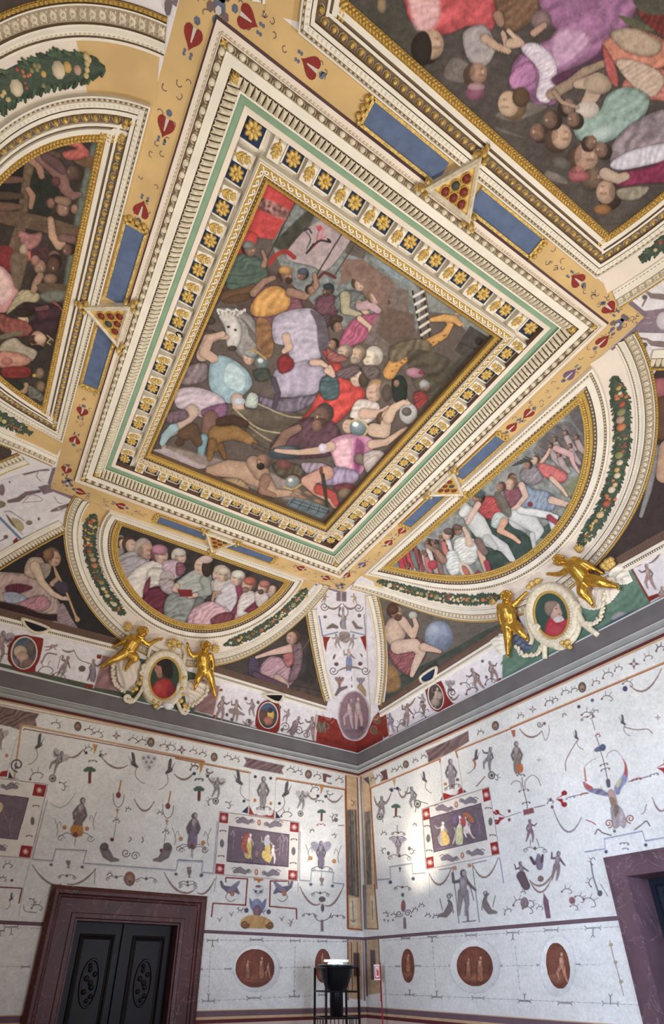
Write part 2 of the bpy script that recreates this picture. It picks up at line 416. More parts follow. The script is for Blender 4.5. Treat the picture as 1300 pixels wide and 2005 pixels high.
class Paint:
    """a painted panel: a regular grid on its surface, one colour per grid point"""
    def __init__(s, surf, mask, res, base, h=0.0):
        mask = np.asarray(mask, float); s.surf = surf; s.h = h; s.mask = mask
        u0, v0 = mask.min(0); u1, v1 = mask.max(0)
        s.nu = int((u1-u0)/res)+2; s.nv = int((v1-v0)/res)+2
        U, V = np.meshgrid(np.linspace(u0, u1, s.nu), np.linspace(v0, v1, s.nv)); s.uv = np.stack([U, V], -1)
        s.pos = P(surf, s.uv, h); q = proj(s.pos); s.x = q[..., 0].ravel(); s.y = q[..., 1].ravel()
        s.c = np.tile(lin(base), (s.x.size, 1)); s.t = (0, 0, 1.0)
    def K(s, ox=0, oy=0, k=1.0): s.t = (ox, oy, k); return s
    def _p(s, pts): return [(s.t[0]+p[0]/s.t[2], s.t[1]+p[1]/s.t[2]) for p in pts]
    def _sub(s, pts, pad):
        a = np.array(pts); lo = a.min(0)-pad; hi = a.max(0)+pad
        return np.nonzero((s.x > lo[0]) & (s.x < hi[0]) & (s.y > lo[1]) & (s.y < hi[1]))[0]
    def _mix(s, i, al, col, k=None):
        c = lin(col)[None, :]*(1.0 if k is None else k[:, None])
        s.c[i] = s.c[i]*(1-al[:, None])+c*al[:, None]
    def _halo(s, i, sd, a):
        """dark contour brushed round a figure"""
        h = np.exp(-(np.maximum(-sd, 0)/1.7)**2)*(sd < 0.3); s.c[i] *= (1-s.hk*a*h)[:, None]
    hk = .42
    def poly(s, pts, col, sm=True, fold=None, edge=0.0, soft=0.8, a=1.0, tex=0.10):
        pts = s._p(pts); pts = [tuple(p) for p in smooth(pts, 5, True)] if sm else pts
        i = s._sub(pts, soft+4)
        if not len(i): return s
        x, y = s.x[i], s.y[i]; ins = pip(x, y, pts); d = pdist(x, y, pts); sd = np.where(ins, d, -d)
        if edge > 0 or fold: s._halo(i, sd, a)
        al = np.clip(0.5+sd/(2*soft), 0, 1)*a
        k = 1+tex*vnoise(x, y, 0.35, pts[0][0])
        if fold:
            an, wl, am = fold; an = math.radians(an)
            n1 = vnoise(x, y, 1.1/wl, pts[0][1]); n2 = vnoise(x, y, 0.8/wl, pts[0][0]+2)
            w_ = (x*math.cos(an)+y*math.sin(an))*2*PI/wl+3.6*n1
            v = np.sin(w_)*(0.55+0.45*n2); k = k*(1+am*1.1*np.sign(v)*np.abs(v)**.7+0.45*am*np.sin(0.41*w_+2*n2))
        if edge > 0: k = k*(0.62+0.38*np.clip(d/edge, 0, 1))
        s._mix(i, al, col, k); return s
    def ell(s, x, y, rx, ry, col, ang=0, a=1.0, edge=0.35, soft=0.8):
        (x, y), = s._p([(x, y)]); rx /= s.t[2]; ry /= s.t[2]; R_ = max(rx, ry)
        i = s._sub([(x, y)], R_+2)
        if not len(i): return s
        X, Y = s.x[i]-x, s.y[i]-y; c, n = math.cos(math.radians(ang)), math.sin(math.radians(ang))
        A, B = (X*c+Y*n)/rx, (-X*n+Y*c)/ry; r = np.sqrt(A*A+B*B)
        al = np.clip(0.5+(1-r)*min(rx, ry)/(2*soft), 0, 1)*a
        k = (1-edge*np.clip(r, 0, 1)**2.2)*(1-0.12*np.clip((X+Y)/R_, -1, 1))
        s._mix(i, al, col, k); return s
    def limb(s, pts, col, edge=0.42, soft=0.7, a=1.0, fold=None):
        """tapering limb through (x, y, radius)"""
        pts = [(s.t[0]+p[0]/s.t[2], s.t[1]+p[1]/s.t[2], p[2]/s.t[2]) for p in pts]
        i = s._sub([p[:2] for p in pts], max(p[2] for p in pts)+5)
        if not len(i): return s
        x, y = s.x[i], s.y[i]; best = np.full(x.shape, -1e9); rr = np.ones(x.shape)
        for (x1, y1, r1), (x2, y2, r2) in zip(pts[:-1], pts[1:]):
            dx, dy = x2-x1, y2-y1; L = dx*dx+dy*dy+1e-9
            t = np.clip(((x-x1)*dx+(y-y1)*dy)/L, 0, 1); r = r1+(r2-r1)*t
            sd = r-np.hypot(x-x1-t*dx, y-y1-t*dy); m = sd > best
            best = np.where(m, sd, best); rr = np.where(m, r, rr)
        if pts[0][2] > 2.2: s._halo(i, best, a)
        al = np.clip(0.5+best/(2*soft), 0, 1)*a
        q = np.clip(best/rr, 0, 1); k = (1-edge)+edge*np.sqrt(q*(2-q))
        if fold: k = k*(1+fold[2]*np.sin((x*math.cos(math.radians(fold[0]))+y*math.sin(math.radians(fold[0])))*2*PI/fold[1]*s.t[2]))
        s._mix(i, al, col, k); return s
    def line(s, pts, wd, col, a=1.0, sm=True):
        pts = s._p(pts)
        if sm and len(pts) > 2: pts = [tuple(p) for p in smooth(pts, 5)]
        i = s._sub(pts, wd+1)
        if not len(i): return s
        d = pdist(s.x[i], s.y[i], pts, False); s._mix(i, np.clip(0.5+(wd/2-d)/0.9, 0, 1)*a, col); return s
    def head(s, x, y, r, face=0, skin=SKIN, hair=(70, 52, 42), beard=None, hat=None):
        """head: face = direction (degrees, 0 right, 90 down) the face looks; 'up' of the head is the panel's own"""
        f = math.radians(face); fx, fy = math.cos(f), math.sin(f); ux, uy = s.up
        s.ell(x-fx*r*.22+ux*r*.15, y-fy*r*.22+uy*r*.15, r*1.02, r*1.12, hair, edge=.4)
        s.ell(x+fx*r*.18-ux*r*.1, y+fy*r*.18-uy*r*.1, r*.82, r*1.0, skin, ang=0, edge=.32)
        if beard: s.ell(x+fx*r*.4-ux*r*.75, y+fy*r*.4-uy*r*.75, r*.55, r*.5, beard)
        if hat: s.ell(x-fx*r*.1+ux*r*.62, y-fy*r*.1+uy*r*.62, r*1.0, r*.66, hat, ang=math.degrees(math.atan2(ux, -uy)), edge=.5)
        px_, py_ = -uy, ux
        s.ell(x+fx*r*.46+ux*r*.1, y+fy*r*.46+uy*r*.1, r*.34, r*.13, (110, 78, 64), ang=math.degrees(math.atan2(py_, px_)), a=.45, edge=0)
        s.ell(x+fx*r*.62-ux*r*.18, y+fy*r*.62-uy*r*.18, r*.12, r*.2, (222, 188, 164), a=.5)
        s.ell(x+fx*r*.5-ux*r*.5, y+fy*r*.5-uy*r*.5, r*.2, r*.09, (140, 78, 70), a=.5, edge=0)
        s.ell(x-fx*r*.5-ux*r*.35, y-fy*r*.5-uy*r*.35, r*.4, r*.6, (100, 74, 62), a=.35, edge=0)
        return s
    up = (0, -1)
    def brush(s, amt=.07, seed=0):
        """broad and fine brushwork over the finished picture"""
        k = 1+amt*vnoise(s.x, s.y, .22, seed)+amt*.9*vnoise(s.x+.6*s.y, s.y, .75, seed+4)+amt*.7*vnoise(s.x, s.y-.5*s.x, 1.5, seed+9)
        rs = np.random.RandomState(seed+1); k = k*(1+.035*rs.randn(s.x.size)); s.c *= k[:, None]
        if amt > .055: g = s.c.mean(1)[:, None]; s.c = (s.c*.82+g*.18); s.c = s.c*(.56+1.0*np.clip(g*2.0, 0, .60))
        return s
    def grime(s, amt=0.08, f=0.05):
        k = 1+amt*vnoise(s.x, s.y, f, 3)+amt*.6*vnoise(s.x, s.y, f*5, 5); s.c *= k[:, None]; return s
    def build(s, name, parent, m='fresco', **tags):
        nu, nv = s.nu, s.nv
        ins = pip(s.uv[..., 0], s.uv[..., 1], [tuple(p) for p in s.mask])
        cell = ins[:-1, :-1] | ins[1:, :-1] | ins[:-1, 1:] | ins[1:, 1:]
        j, i = np.nonzero(cell); a = j*nu+i
        F = np.stack([a, a+1, a+nu+1, a+nu], -1)
        used = np.zeros(nu*nv, bool); used[F.ravel()] = True; idx = np.cumsum(used)-1; F = idx[F]
        V = s.pos.reshape(-1, 3)[used]; c = np.clip(s.c[used], 0.004, 0.95)
        me = D_.meshes.new(name); me.vertices.add(len(V)); me.vertices.foreach_set('co', V.astype(np.float32).ravel())
        me.loops.add(F.size); me.loops.foreach_set('vertex_index', F.astype(np.int32).ravel())
        me.polygons.add(len(F)); me.polygons.foreach_set('loop_start', np.arange(0, F.size, 4, dtype=np.int32))
        me.polygons.foreach_set('loop_total', np.full(len(F), 4, np.int32)); me.update(calc_edges=True)
        ca = me.color_attributes.new('paint', 'FLOAT_COLOR', 'POINT')
        ca.data.foreach_set('color', np.c_[c, np.ones(len(c))].astype(np.float32).ravel())
        me.materials.append(M[m]); me.validate()
        o = D_.objects.new(name, me); C_.objects.link(o); setpar(o, parent) if parent else None
        return tag(o, **tags)

# ================================================================== centre of the ceiling
def rect_path(x0, x1, y0, y1, step=0.5):
    return resample([(x0, y0), (x1, y0), (x1, y1), (x0, y1)], step, True)
RP = np.array([(RX0, RY0), (RX1, RY0), (RX1, RY1), (RX0, RY1)])
ctr = empty('ceiling_coffer', P('F', (-3.77, -4.62), 0), 'huge rectangular ceiling coffer with gilded rosettes round the battle-standard procession fresco', 'coffered ceiling painting')
mb = MB(); sweep(mb, 'F', RP, [(-.012, .0), (-.010, .008), (0, .03), (.03, .03), (.034, .018), (.048, .018), (.05, .03), (.056, .03)], [1, 1, 0, 0, 0, 0, 0], True)
mb.obj('outer_moulding', ['stucco2', 'mauve'], ctr)
mb = MB(); array(mb, 'F', RP, .041, .030, DOME, (.026, .015, .012), .018, True)
mb.obj('bead_moulding', 'relief', ctr)
mb = MB(); sweep(mb, 'F', RP, [(.056, .03), (.062, .012), (.105, .0), (.11, .012)], [1, 1, 0], True)
array(mb, 'F', RP, .084, .088, DOME8, (.052, .048, .022), .004, True)
mb2 = MB()
for sx in (-1, 1):
    pass
# egg surrounds: open rings
def ring(n=10, r=0.5, t=0.12):
    V = []; F = []
    for k in range(n+1):
        a = PI*k/n*1.25-PI*.125
        for q, z in ((r, 0), (r-t*.5, 1), (r-t, 0)): V.append((q*math.cos(a), q*math.sin(a)-.1, z))
    for k in range(n):
        for j in range(2): F.append((k*3+j, k*3+j+1, (k+1)*3+j+1, (k+1)*3+j))
    return np.array(V, float), F
RING = ring()
array(mb, 'F', RP, .084, .088, RING, (.082, .056, .02), .006, True, flip=True)
mb.obj('egg_and_dart_moulding', ['relief', 'reliefdark'], ctr)
mb = MB(); sweep(mb, 'F', RP, [(.108, .012), (.112, .004), (.168, .004), (.172, .0)], None, True)
mb.obj('white_fascia', 'stucco', ctr)
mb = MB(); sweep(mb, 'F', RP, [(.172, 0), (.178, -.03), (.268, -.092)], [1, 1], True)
def scallop():
    V = []; F = []; n = 6
    for j, (y, z) in enumerate(((-.5, 0), (-.3, .75), (0, 1), (.3, .8), (.5, .1))):
        for i in range(n+1):
            x = i/n-.5; V.append((x*.96, y+.10*math.cos(x*PI), z*math.cos(x*PI*.96)**.6))
    for j in range(4):
        for i in range(n): F.append((j*(n+1)+i, j*(n+1)+i+1, (j+1)*(n+1)+i+1, (j+1)*(n+1)+i))
    return np.array(V, float), F
SCAL = scallop()
def tilted(mb, path, w_, sp, unit, size, h0, slope, **k):
    """array on a slanting bed: height follows the across coordinate"""
    V, F = unit; V2 = V.copy(); V2[:, 2] = V[:, 2]+V[:, 1]*size[1]*slope/size[2]
    array(mb, 'F', path, w_, sp, (V2, F), size, h0, True, **k)
tilted(mb, RP, .222, .044, SCAL, (.036, .088, .034), -.042, -.85)
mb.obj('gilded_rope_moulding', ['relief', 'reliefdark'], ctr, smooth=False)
for x, y, a in ((RX0+.22, RY0+.22, 225), (RX1-.22, RY0+.22, 315), (RX1-.22, RY1-.22, 45), (RX0+.22, RY1-.22, 135)):
    mb = MB(); X0 = np.array([0, 0.])
    for k in range(5):
        b = math.radians(a+(k-2)*32); L = .095-.01*abs(k-2)
        V, F = DOME8; X = V[:, 0]*L; Y = V[:, 1]*.036; c, s_ = math.cos(b), math.sin(b)
        q = np.stack([x+(X+L*.15)*c-Y*s_, y+(X+L*.15)*s_+Y*c], -1)
        mb.add(P('F', q, -.04+V[:, 2]*.055), F)
    mb.obj('gilded_corner_leaf', 'gold', ctr)
for x, y in ((RX0+.078, RY0+.078), (RX1-.078, RY0+.078), (RX1-.078, RY1-.078), (RX0+.078, RY1-.078)):
    mb = MB()
    for k in range(4):
        b = math.radians(k*90+45); V, F = DOME; X = V[:, 0]*.06+.014; Y = V[:, 1]*.026
        mb.add(P('F', np.stack([x+X*math.cos(b)-Y*math.sin(b), y+X*math.sin(b)+Y*math.cos(b)], -1), .01+V[:, 2]*.022), F)
    mb.obj('gilded_corner_flower', 'gold', ctr)
mb = MB(); sweep(mb, 'F', RP, [(.268, -.092), (.270, -.082), (.284, -.082), (.286, -.11), (.335, -.118), (.337, -.11), (.342, -.11), (.378, -.12)], [0, 0, 1, 1, 0, 2, 2], True)
mb.obj('green_band', ['stucco', 'green', 'stucco2'], ctr)
mb = MB(); sweep(mb, 'F', RP, [(.378, -.12), (.380, -.205), (.56, -.205), (.562, -.12), (.572, -.11)], [1, 0, 0, 0], True)
RXI, RYI = 1.495, 1.855      # rosette centres
cx, cy = -3.765, -4.622
spots = []; brk = []
for sx in (-1, 1):
    for sy in (-1, 1): spots.append((cx+sx*RXI, cy+sy*RYI, 1))
for sy in (-1, 1):
    for k in range(9): spots.append((cx+(k-4)*.2875, cy+sy*RYI, 0))
    for k in range(10): brk.append((cx+(k-4.5)*.2875, cy+sy*RYI, 0, sy))
for sx in (-1, 1):
    for k in range(12): spots.append((cx+sx*RXI, cy+(k-5.5)*.280, 0))
    for k in range(13): brk.append((cx+sx*RXI, cy+(k-6)*.280, 1, sx))
V, F = BOX
for x, y, c in spots:
    e = .085 if c else .068
    mb.add(P('F', [(x-e, y-e), (x+e, y-e), (x+e, y+e), (x-e, y+e)], -.2), [(0, 1, 2, 3)], 2)
    for (ax, ay, bx, by) in ((-1,-1,1,-1), (1,-1,1,1), (1,1,-1,1), (-1,1,-1,-1)):   # raised stone edge round each panel
        p1 = np.array([x+ax*e, y+ay*e]); p2 = np.array([x+bx*e, y+by*e]); nn = np.array([ax+bx, ay+by])/2*.012
        mb.add(np.vstack([P('F', [p1, p2, p2+nn, p1+nn], -.19), P('F', [p1, p2, p2+nn, p1+nn], -.205)]), [(0,1,2,3), (0,1,5,4), (2,3,7,6)], 0)
mb.obj('coffer_soffit', ['stucco', 'brown', 'navy'], ctr)
# rosettes and brackets: one of each, then copies
def rosette_mb(R_=.062):
    m_ = MB(); V, F = DOME8
    for k in range(8):
        a = k*PI/4; X = V[:, 0]*R_*.95+R_*.58; Y = V[:, 1]*R_*.62
        m_.add(np.stack([X*math.cos(a)-Y*math.sin(a), X*math.sin(a)+Y*math.cos(a), -V[:, 2]*.018], -1), F)
    m_.add(np.stack([V[:, 0]*R_*.62, V[:, 1]*R_*.62, -V[:, 2]*.032], -1), F)
    return m_
r0 = rosette_mb().obj('gilded_rosette', 'gold', None, smooth=True)
def bracket_mb():
    m_ = MB(); w_ = .05; pr = [(-.085, 0), (-.085, -.05), (-.06, -.075), (-.02, -.068), (.02, -.05), (.055, -.045), (.08, -.06), (.088, -.04), (.088, 0)]
    V = []
    for s_ in (-1, 1):
        for y, z in pr: V.append((s_*w_, y, z))
    n = len(pr); F = [(i, i+1, n+i+1, n+i) for i in range(n-1)]+[tuple(range(n)), tuple(range(2*n-1, n-1, -1))]
    m_.add(V, F, 0)
    D, G = DOME8       # acanthus leaf of seven lobes
    for k, (x, y, a, L) in enumerate(((0, -.045, 90, .085), (-.018, -.03, 130, .06), (.018, -.03, 50, .06), (-.02, .0, 140, .055), (.02, .0, 40, .055), (-.016, .035, 125, .045), (.016, .035, 55, .045), (0, .04, 90, .07))):
        b = math.radians(a); X = D[:, 0]*L; Y = D[:, 1]*.026
        zb = -.062+.02*abs(y)/.05 if y > 0 else -.07
        m_.add(np.stack([x+X*math.cos(b)-Y*math.sin(b), y+X*math.sin(b)+Y*math.cos(b), zb-D[:, 2]*.016], -1), G, 1)
    return m_
b0 = bracket_mb().obj('gilded_leaf_bracket', ['stucco', 'gold'], None)
for i, (x, y, c) in enumerate(spots):
    o = r0 if i == 0 else r0.copy()
    if i: C_.objects.link(o)
    setpar(o, ctr); o.location = tuple(P('F', (x, y), -.198))
    o.rotation_euler = (0, 0, RND.uniform(-.2, .2)); sc_ = 1.12 if c else 1.0; o.scale = (sc_, sc_, 1)
for i, (x, y, r, sg) in enumerate(brk):
    o = b0 if i == 0 else b0.copy()
    if i: C_.objects.link(o)
    setpar(o, ctr); o.location = tuple(P('F', (x, y), -.200))
    o.rotation_euler = (0, 0, {(0, -1): 0, (0, 1): PI, (1, 1): PI/2, (1, -1): -PI/2}[(r, sg)])
# running-scroll band
def curl(n=14):
    V = []; F = []
    c = []
    for k in range(n+1):
        t = k/n
        if t < .45: q = t/.45; c.append((-.5+.55*q, -.38+.80*math.sin(q*PI/2)**1.2*1.0, .10))
        else:
            q = (t-.45)/.55; a = PI/2-q*PI*1.6; r = .30*(1-.55*q); c.append((.05+r*math.cos(a)*.9, .12+r*math.sin(a), .10*(1-.4*q)))
    c = np.array(c); d = np.gradient(c[:, :2], axis=0); d /= np.linalg.norm(d, axis=1)[:, None]
    for k in range(n+1):
        nx, ny = -d[k][1], d[k][0]
        for s_ in (-1, 1): V.append((c[k][0]+nx*c[k][2]*s_, c[k][1]+ny*c[k][2]*s_, 1))
    for k in range(n): F.append((2*k, 2*k+1, 2*k+3, 2*k+2))
    return np.array(V, float), F
CURL = curl()
mb = MB(); sweep(mb, 'F', RP, [(.572, -.11), (.574, -.10), (.582, -.10), (.583, -.108), (.635, -.108), (.636, -.10), (.642, -.10), (.644, -.125)], [1, 1, 1, 0, 1, 1, 1], True)
array(mb, 'F', RP, .609, .072, CURL, (.074, .044, .006), -.108, True, m=1)
mb.obj('running_scroll_band', ['goldsoft', 'stucco'], ctr)
mb = MB(); sweep(mb, 'F', RP, [(.644, -.125), (.648, -.15), (.668, -.155), (.672, -.14), (.700, -.165), (.704, -.20), (.705, -.27)], [1, 1, 0, 0, 0, 1], True)
array(mb, 'F', RP, .658, .034, DOME, (.028, .020, .020), -.152, True, m=0)
mb.obj('gilded_inner_moulding', ['goldsoft', 'reliefdark'], ctr)

# fresco of a crowd with standards, horses and beggars: loose figures in the colours of the original wall painting
p = pc = Paint('F', [(RX0+.69, RY0+.69), (RX1-.69, RY0+.69), (RX1-.69, RY1-.69), (RX0+.69, RY1-.69)], .0062, (112, 98, 90), h=-.262)
BR = (104, 84, 72); SK = (202, 166, 144); SKD = (164, 124, 102)
def robe(p, pts, col, ang=60, wl=6, am=.16, edge=5): return p.poly(pts, col, fold=(ang, wl, am), edge=edge)
p.K(280, 320, 2.5)
p.poly([(740,120),(1300,460),(1300,900),(900,760),(640,420)], (126,132,130), edge=0, tex=.2)        # sky
p.poly([(1100,390),(1310,500),(1300,590),(1180,520)], (134,150,156), soft=3)
p.poly([(980,470),(1080,470),(1240,590),(1180,760),(1120,700),(1030,560),(960,600)], (140,110,96), sm=False, soft=1.2)
p.poly([(1010,330),(1110,380),(1080,470),(990,440)], (112,100,92), sm=False)
p.poly([(1180,600),(1300,620),(1300,1000),(1140,920),(1150,780)], (126,110,100), sm=False)
p.poly([(560,500),(760,620),(840,740),(600,860),(420,660),(330,760),(300,980),(180,1000),(360,620)], (104,84,76), edge=0)
p.poly([(700,330),(845,205),(800,330),(720,420),(640,400)], (86,82,70), fold=(130,30,.12))           # dark banner
p.poly([(845,290),(940,260),(1040,300),(1000,400),(900,520),(820,500),(700,460),(760,360)], (168,148,150), fold=(45,45,.07), edge=0)  # pale standard
p.line([(850,310),(880,320),(862,380),(800,440)], 3.0, (206,96,108)); p.line([(870,305),(850,380),(890,360)], 2.5, (190,84,98))
p.line([(790,330),(810,320),(825,340)], 3, (62,60,64)); p.line([(905,370),(915,385),(860,380),(800,440),(835,395)], 4, (58,56,60)); p.line([(795,330),(820,370),(800,420)], 2, (70,66,70))
p.ell(862,318,12,12,(204,70,88))
p.poly([(612,48),(765,155),(640,372),(560,362),(488,340)], (204,58,56), fold=(125,70,.07), edge=0, sm=False)   # red banner
p.poly([(576,166),(716,232),(690,275),(548,208)], (158,110,104), soft=2, tex=.5)
for k in range(5): p.ell(590+k*26,195+k*13,9,9,(140,84,80))
p.poly([(488,340),(560,362),(500,480),(430,470)], (196,54,50), fold=(100,30,.1))
p.line([(1000,300),(860,530),(760,700)], 3, (92,72,58)); p.line([(1060,360),(930,560)], 2.6, (96,80,68)); p.line([(1130,640),(1010,890)], 2, (90,72,62))
p.line([(760,160),(600,480)], 2.4, (84,66,56))
# soldier in green
robe(p, [(430,470),(500,440),(590,480),(610,560),(560,620),(440,640),(400,560)], (92,112,100), 80, 9)
p.head(520,420,32,0,SKD,(70,60,50),None,(132,136,132)); p.limb([(590,500,14),(600,470,10),(585,430,8)],SKD)
p.limb([(400,650,26),(470,645,30),(540,610,20)], (128,92,62)); p.ell(470,660,80,22,(116,84,58),-12)
# red crested captain in gold cuirass
robe(p, [(540,640),(640,600),(760,660),(790,760),(700,780),(560,800)], (138,86,100), 60, 8)
p.poly([(590,620),(660,600),(720,650),(700,720),(600,750),(535,740),(530,690)], (206,150,70), fold=(30,18,.12), edge=9)
p.limb([(720,630,22),(790,650,18),(850,600,13),(840,545,10)], SKD); p.limb([(540,635,18),(590,580,16),(640,560,12)], SKD)
p.head(700,545,34,10,SKD,(104,72,50),(92,64,46),(196,146,80)); p.line([(620,490),(650,450),(700,432),(740,460)], 9, (176,48,44))
p.head(780,545,26,180,(150,110,92),(60,60,70),None,(92,100,120)); p.head(820,620,22,0,SKD)
p.head(905,620,26,160,(130,100,84),(70,80,80),(110,90,70),(60,80,84)); p.line([(860,560),(890,535),(940,560)], 6, (120,52,50))
robe(p, [(850,660),(940,650),(950,740),(860,760)], (122,76,90))
# women on the parapet
robe(p, [(940,660),(1010,620),(1080,640),(1090,710),(1030,740),(950,720)], (118,124,120), 50, 9); p.limb([(990,650,26),(990,720,20),(1060,740,12)], (170,160,128))
p.head(1055,590,30,20,SK,(112,78,60)); p.limb([(1060,690,20),(1100,740,12),(1130,790,8)], SK)
robe(p, [(1010,780),(1090,740),(1180,740),(1140,830),(1060,880),(960,900)], (176,84,118), 40, 8); p.limb([(1060,700,20),(1110,690,24),(1150,720,16)], (186,150,158))
p.head(1130,655,30,0,SK,(150,112,78)); p.limb([(1060,760,14),(1110,800,11),(1120,870,8)], SK); p.limb([(1180,760,14),(1215,740,10)], SK)
p.poly([(1150,740),(1230,745),(1130,890),(1080,880)], (128,112,108), sm=False)
p.ell(1190,680,22,12,(120,88,72))
# brown woolly head
p.ell(930,770,52,26,(96,72,60),-15); p.head(950,800,26,10,SKD,(84,62,50)); robe(p, [(860,760),(920,740),(900,820),(880,860)], (104,80,86))
# grey horse
p.poly([(360,720),(440,710),(520,740),(570,820),(570,900),(520,960),(460,930),(420,850)], (152,146,142), edge=12)
p.poly([(372,745),(430,730),(480,800),(470,880),(440,915),(412,890),(400,800)], (196,190,184), edge=6)
p.ell(437,905,22,14,(90,80,78)); p.ell(418,800,8,6,(50,44,44)); p.ell(452,815,7,6,(60,54,54))
for k in range(7): p.line([(372+k*18,735+(k%3)*5),(365+k*22,715+(k%2)*12),(392+k*18,722)], 3.4, (206,200,194))
for k in range(6): p.line([(480+k*12,760+k*14),(510+k*9,790+k*12),(520+k*6,840+k*8)], 3, (120,114,112))
p.ell(330,770,26,20,(98,82,74)); p.limb([(290,850,30),(330,840,24)], (110,92,84))
p.limb([(290,940,30),(320,860,26),(370,845,18),(410,850,12)], (190,160,140))
p.poly([(560,760),(620,780),(640,880),(620,950),(560,900)], (150,106,66), fold=(60,16,.15))
# prelate in lilac grey
robe(p, [(640,760),(720,720),(820,710),(880,760),(900,850),(850,980),(740,990),(700,900),(640,870)], (176,166,184), 75, 16, .12, 12)
p.poly([(820,720),(880,750),(910,850),(890,960),(860,900),(850,790)], (110,98,110), fold=(80,14,.1))
p.limb([(700,850,20),(715,900,18),(690,920,12)], SK)
p.K(280, 650, 2.5)
robe(p, [(700,170),(800,140),(890,180),(880,260),(820,310),(700,320),(640,300),(640,200)], (168,156,178), 20, 20, .14, 14)
robe(p, [(560,310),(650,330),(820,310),(860,330),(720,400),(600,370)], (122,110,128), 20, 12)
p.poly([(660,140),(700,110),(740,150),(720,190),(670,200)], (160,42,50), edge=5); p.limb([(830,150,16),(870,150,14),(900,170,10)], SK)
p.limb([(640,230,12),(660,300,14),(640,380,8)], (96,84,96))
# man in sky blue
robe(p, [(340,130),(410,120),(500,180),(535,250),(490,310),(430,350),(350,310),(320,230)], (148,178,190), 50, 26, .12, 12)
p.poly([(420,150),(500,210),(480,290),(400,250)], (172,196,200), fold=(50,18,.12), soft=3)
p.limb([(345,130,22),(300,100,24),(330,30,18),(390,10,14)], SK)
p.head(525,125,34,200,SK,(96,110,104),None,(150,160,160)); p.ell(580,150,34,34,(118,132,134)); p.ell(575,140,14,12,(216,222,220)); p.line([(520,100),(545,90),(600,130)],5,(170,140,80))
robe(p, [(540,190),(610,180),(620,230),(560,240)], (84,92,80))
robe(p, [(520,300),(560,310),(555,370),(500,360)], (172,184,176))
robe(p, [(160,290),(240,270),(330,290),(400,340),(390,420),(300,420),(220,390),(160,360)], (196,176,188), 70, 14, .16, 8)
robe(p, [(290,380),(400,350),(410,400),(370,430),(300,420)], (140,92,128), 80, 10)
p.limb([(460,330,30),(470,380,26),(520,440,17),(545,455,13)], SK); p.ell(470,340,30,20,(190,196,204))
p.limb([(240,390,34),(190,450,30),(120,500,22),(95,540,14),(110,590,10)], (196,168,152)); p.limb([(150,470,24),(110,510,20),(95,545,14)], (150,182,190))
p.limb([(330,420,36),(310,500,26),(292,560,17),(290,620,14)], (146,108,92)); p.limb([(296,520,22),(285,580,18),(280,620,14)], (120,160,170))
robe(p, [(190,180),(290,150),(320,180),(300,240),(210,260),(150,240)], (142,124,128), 30, 14)
robe(p, [(110,400),(200,380),(220,420),(130,450)], (130,104,118), 20, 10)
p.poly([(20,580),(120,570),(330,660),(270,670),(120,620)], (186,170,176), edge=0, sm=False)
p.poly([(100,560),(280,600),(700,720),(760,830),(500,750),(300,660)], (150,132,124), soft=3, edge=0)
# steps
p.poly([(520,380),(760,400),(800,430),(780,500),(640,560),(520,500),(430,400)], (112,100,84), fold=(80,34,.22), edge=0)
p.line([(440,370),(560,470),(700,500)], 3, (168,154,120)); p.line([(560,350),(700,410),(800,420)], 3, (160,148,120)); p.line([(480,430),(600,520),(700,560)],3,(160,140,110))
# lion and dog
p.limb([(350,560,26),(360,500,40),(440,490,36),(510,520,24),(550,550,14)], (160,118,62)); p.limb([(340,540,20),(325,620,12)], (150,108,56)); p.limb([(380,560,18),(400,615,10)], (140,100,54)); p.ell(520,530,26,20,(172,128,72)); p.limb([(545,555,12),(610,585,9)],(110,94,84))
p.limb([(380,440,22),(440,430,24),(500,450,18)], (96,66,52)); p.limb([(200,500,30),(240,480,34),(270,540,20)], (120,90,66)); p.ell(180,540,24,22,(110,84,62))
# reclining half nude
p.limb([(330,680,24),(420,670,44),(520,690,52),(600,740,36),(640,790,22),(720,790,14)], (186,150,124)); p.limb([(540,640,34),(580,690,38)], (176,140,116))
p.head(590,632,36,185,SKD,(120,104,96),(70,56,48)); robe(p, [(380,720),(470,720),(520,770),(430,760)], (178,150,110)); p.limb([(600,720,26),(580,780,16),(640,800,11)], SKD)
# red mantle in the middle
robe(p, [(880,90),(960,150),(1000,230),(1080,280),(1080,330),(1010,390),(930,450),(860,380),(800,420),(740,470),(820,370),(860,300),(940,230)], (206,62,54), 60, 22, .15, 10)
robe(p, [(880,220),(950,220),(955,320),(890,330),(862,280)], (84,110,114), 80, 10); p.limb([(900,190,14),(930,210,14),(915,170,9)], SK)
p.head(1055,225,40,190,(206,176,156),(96,76,62)); p.ell(1080,235,26,36,(104,84,68))
robe(p, [(970,180),(1040,160),(1060,190),(1000,230),(940,210)], (122,100,104))
p.head(1120,125,44,180,(216,200,180),(200,190,178)); p.head(1050,110,36,175,(196,166,140),(150,126,104),(170,150,130)); p.head(985,100,34,185,(188,160,140),(150,134,122),(150,130,116))
robe(p, [(1070,170),(1150,170),(1150,240),(1100,230)], (120,104,100)); p.head(930,60,24,180,SKD)
robe(p, [(900,80),(940,100),(1000,130),(960,150),(910,140)], (168,96,92))
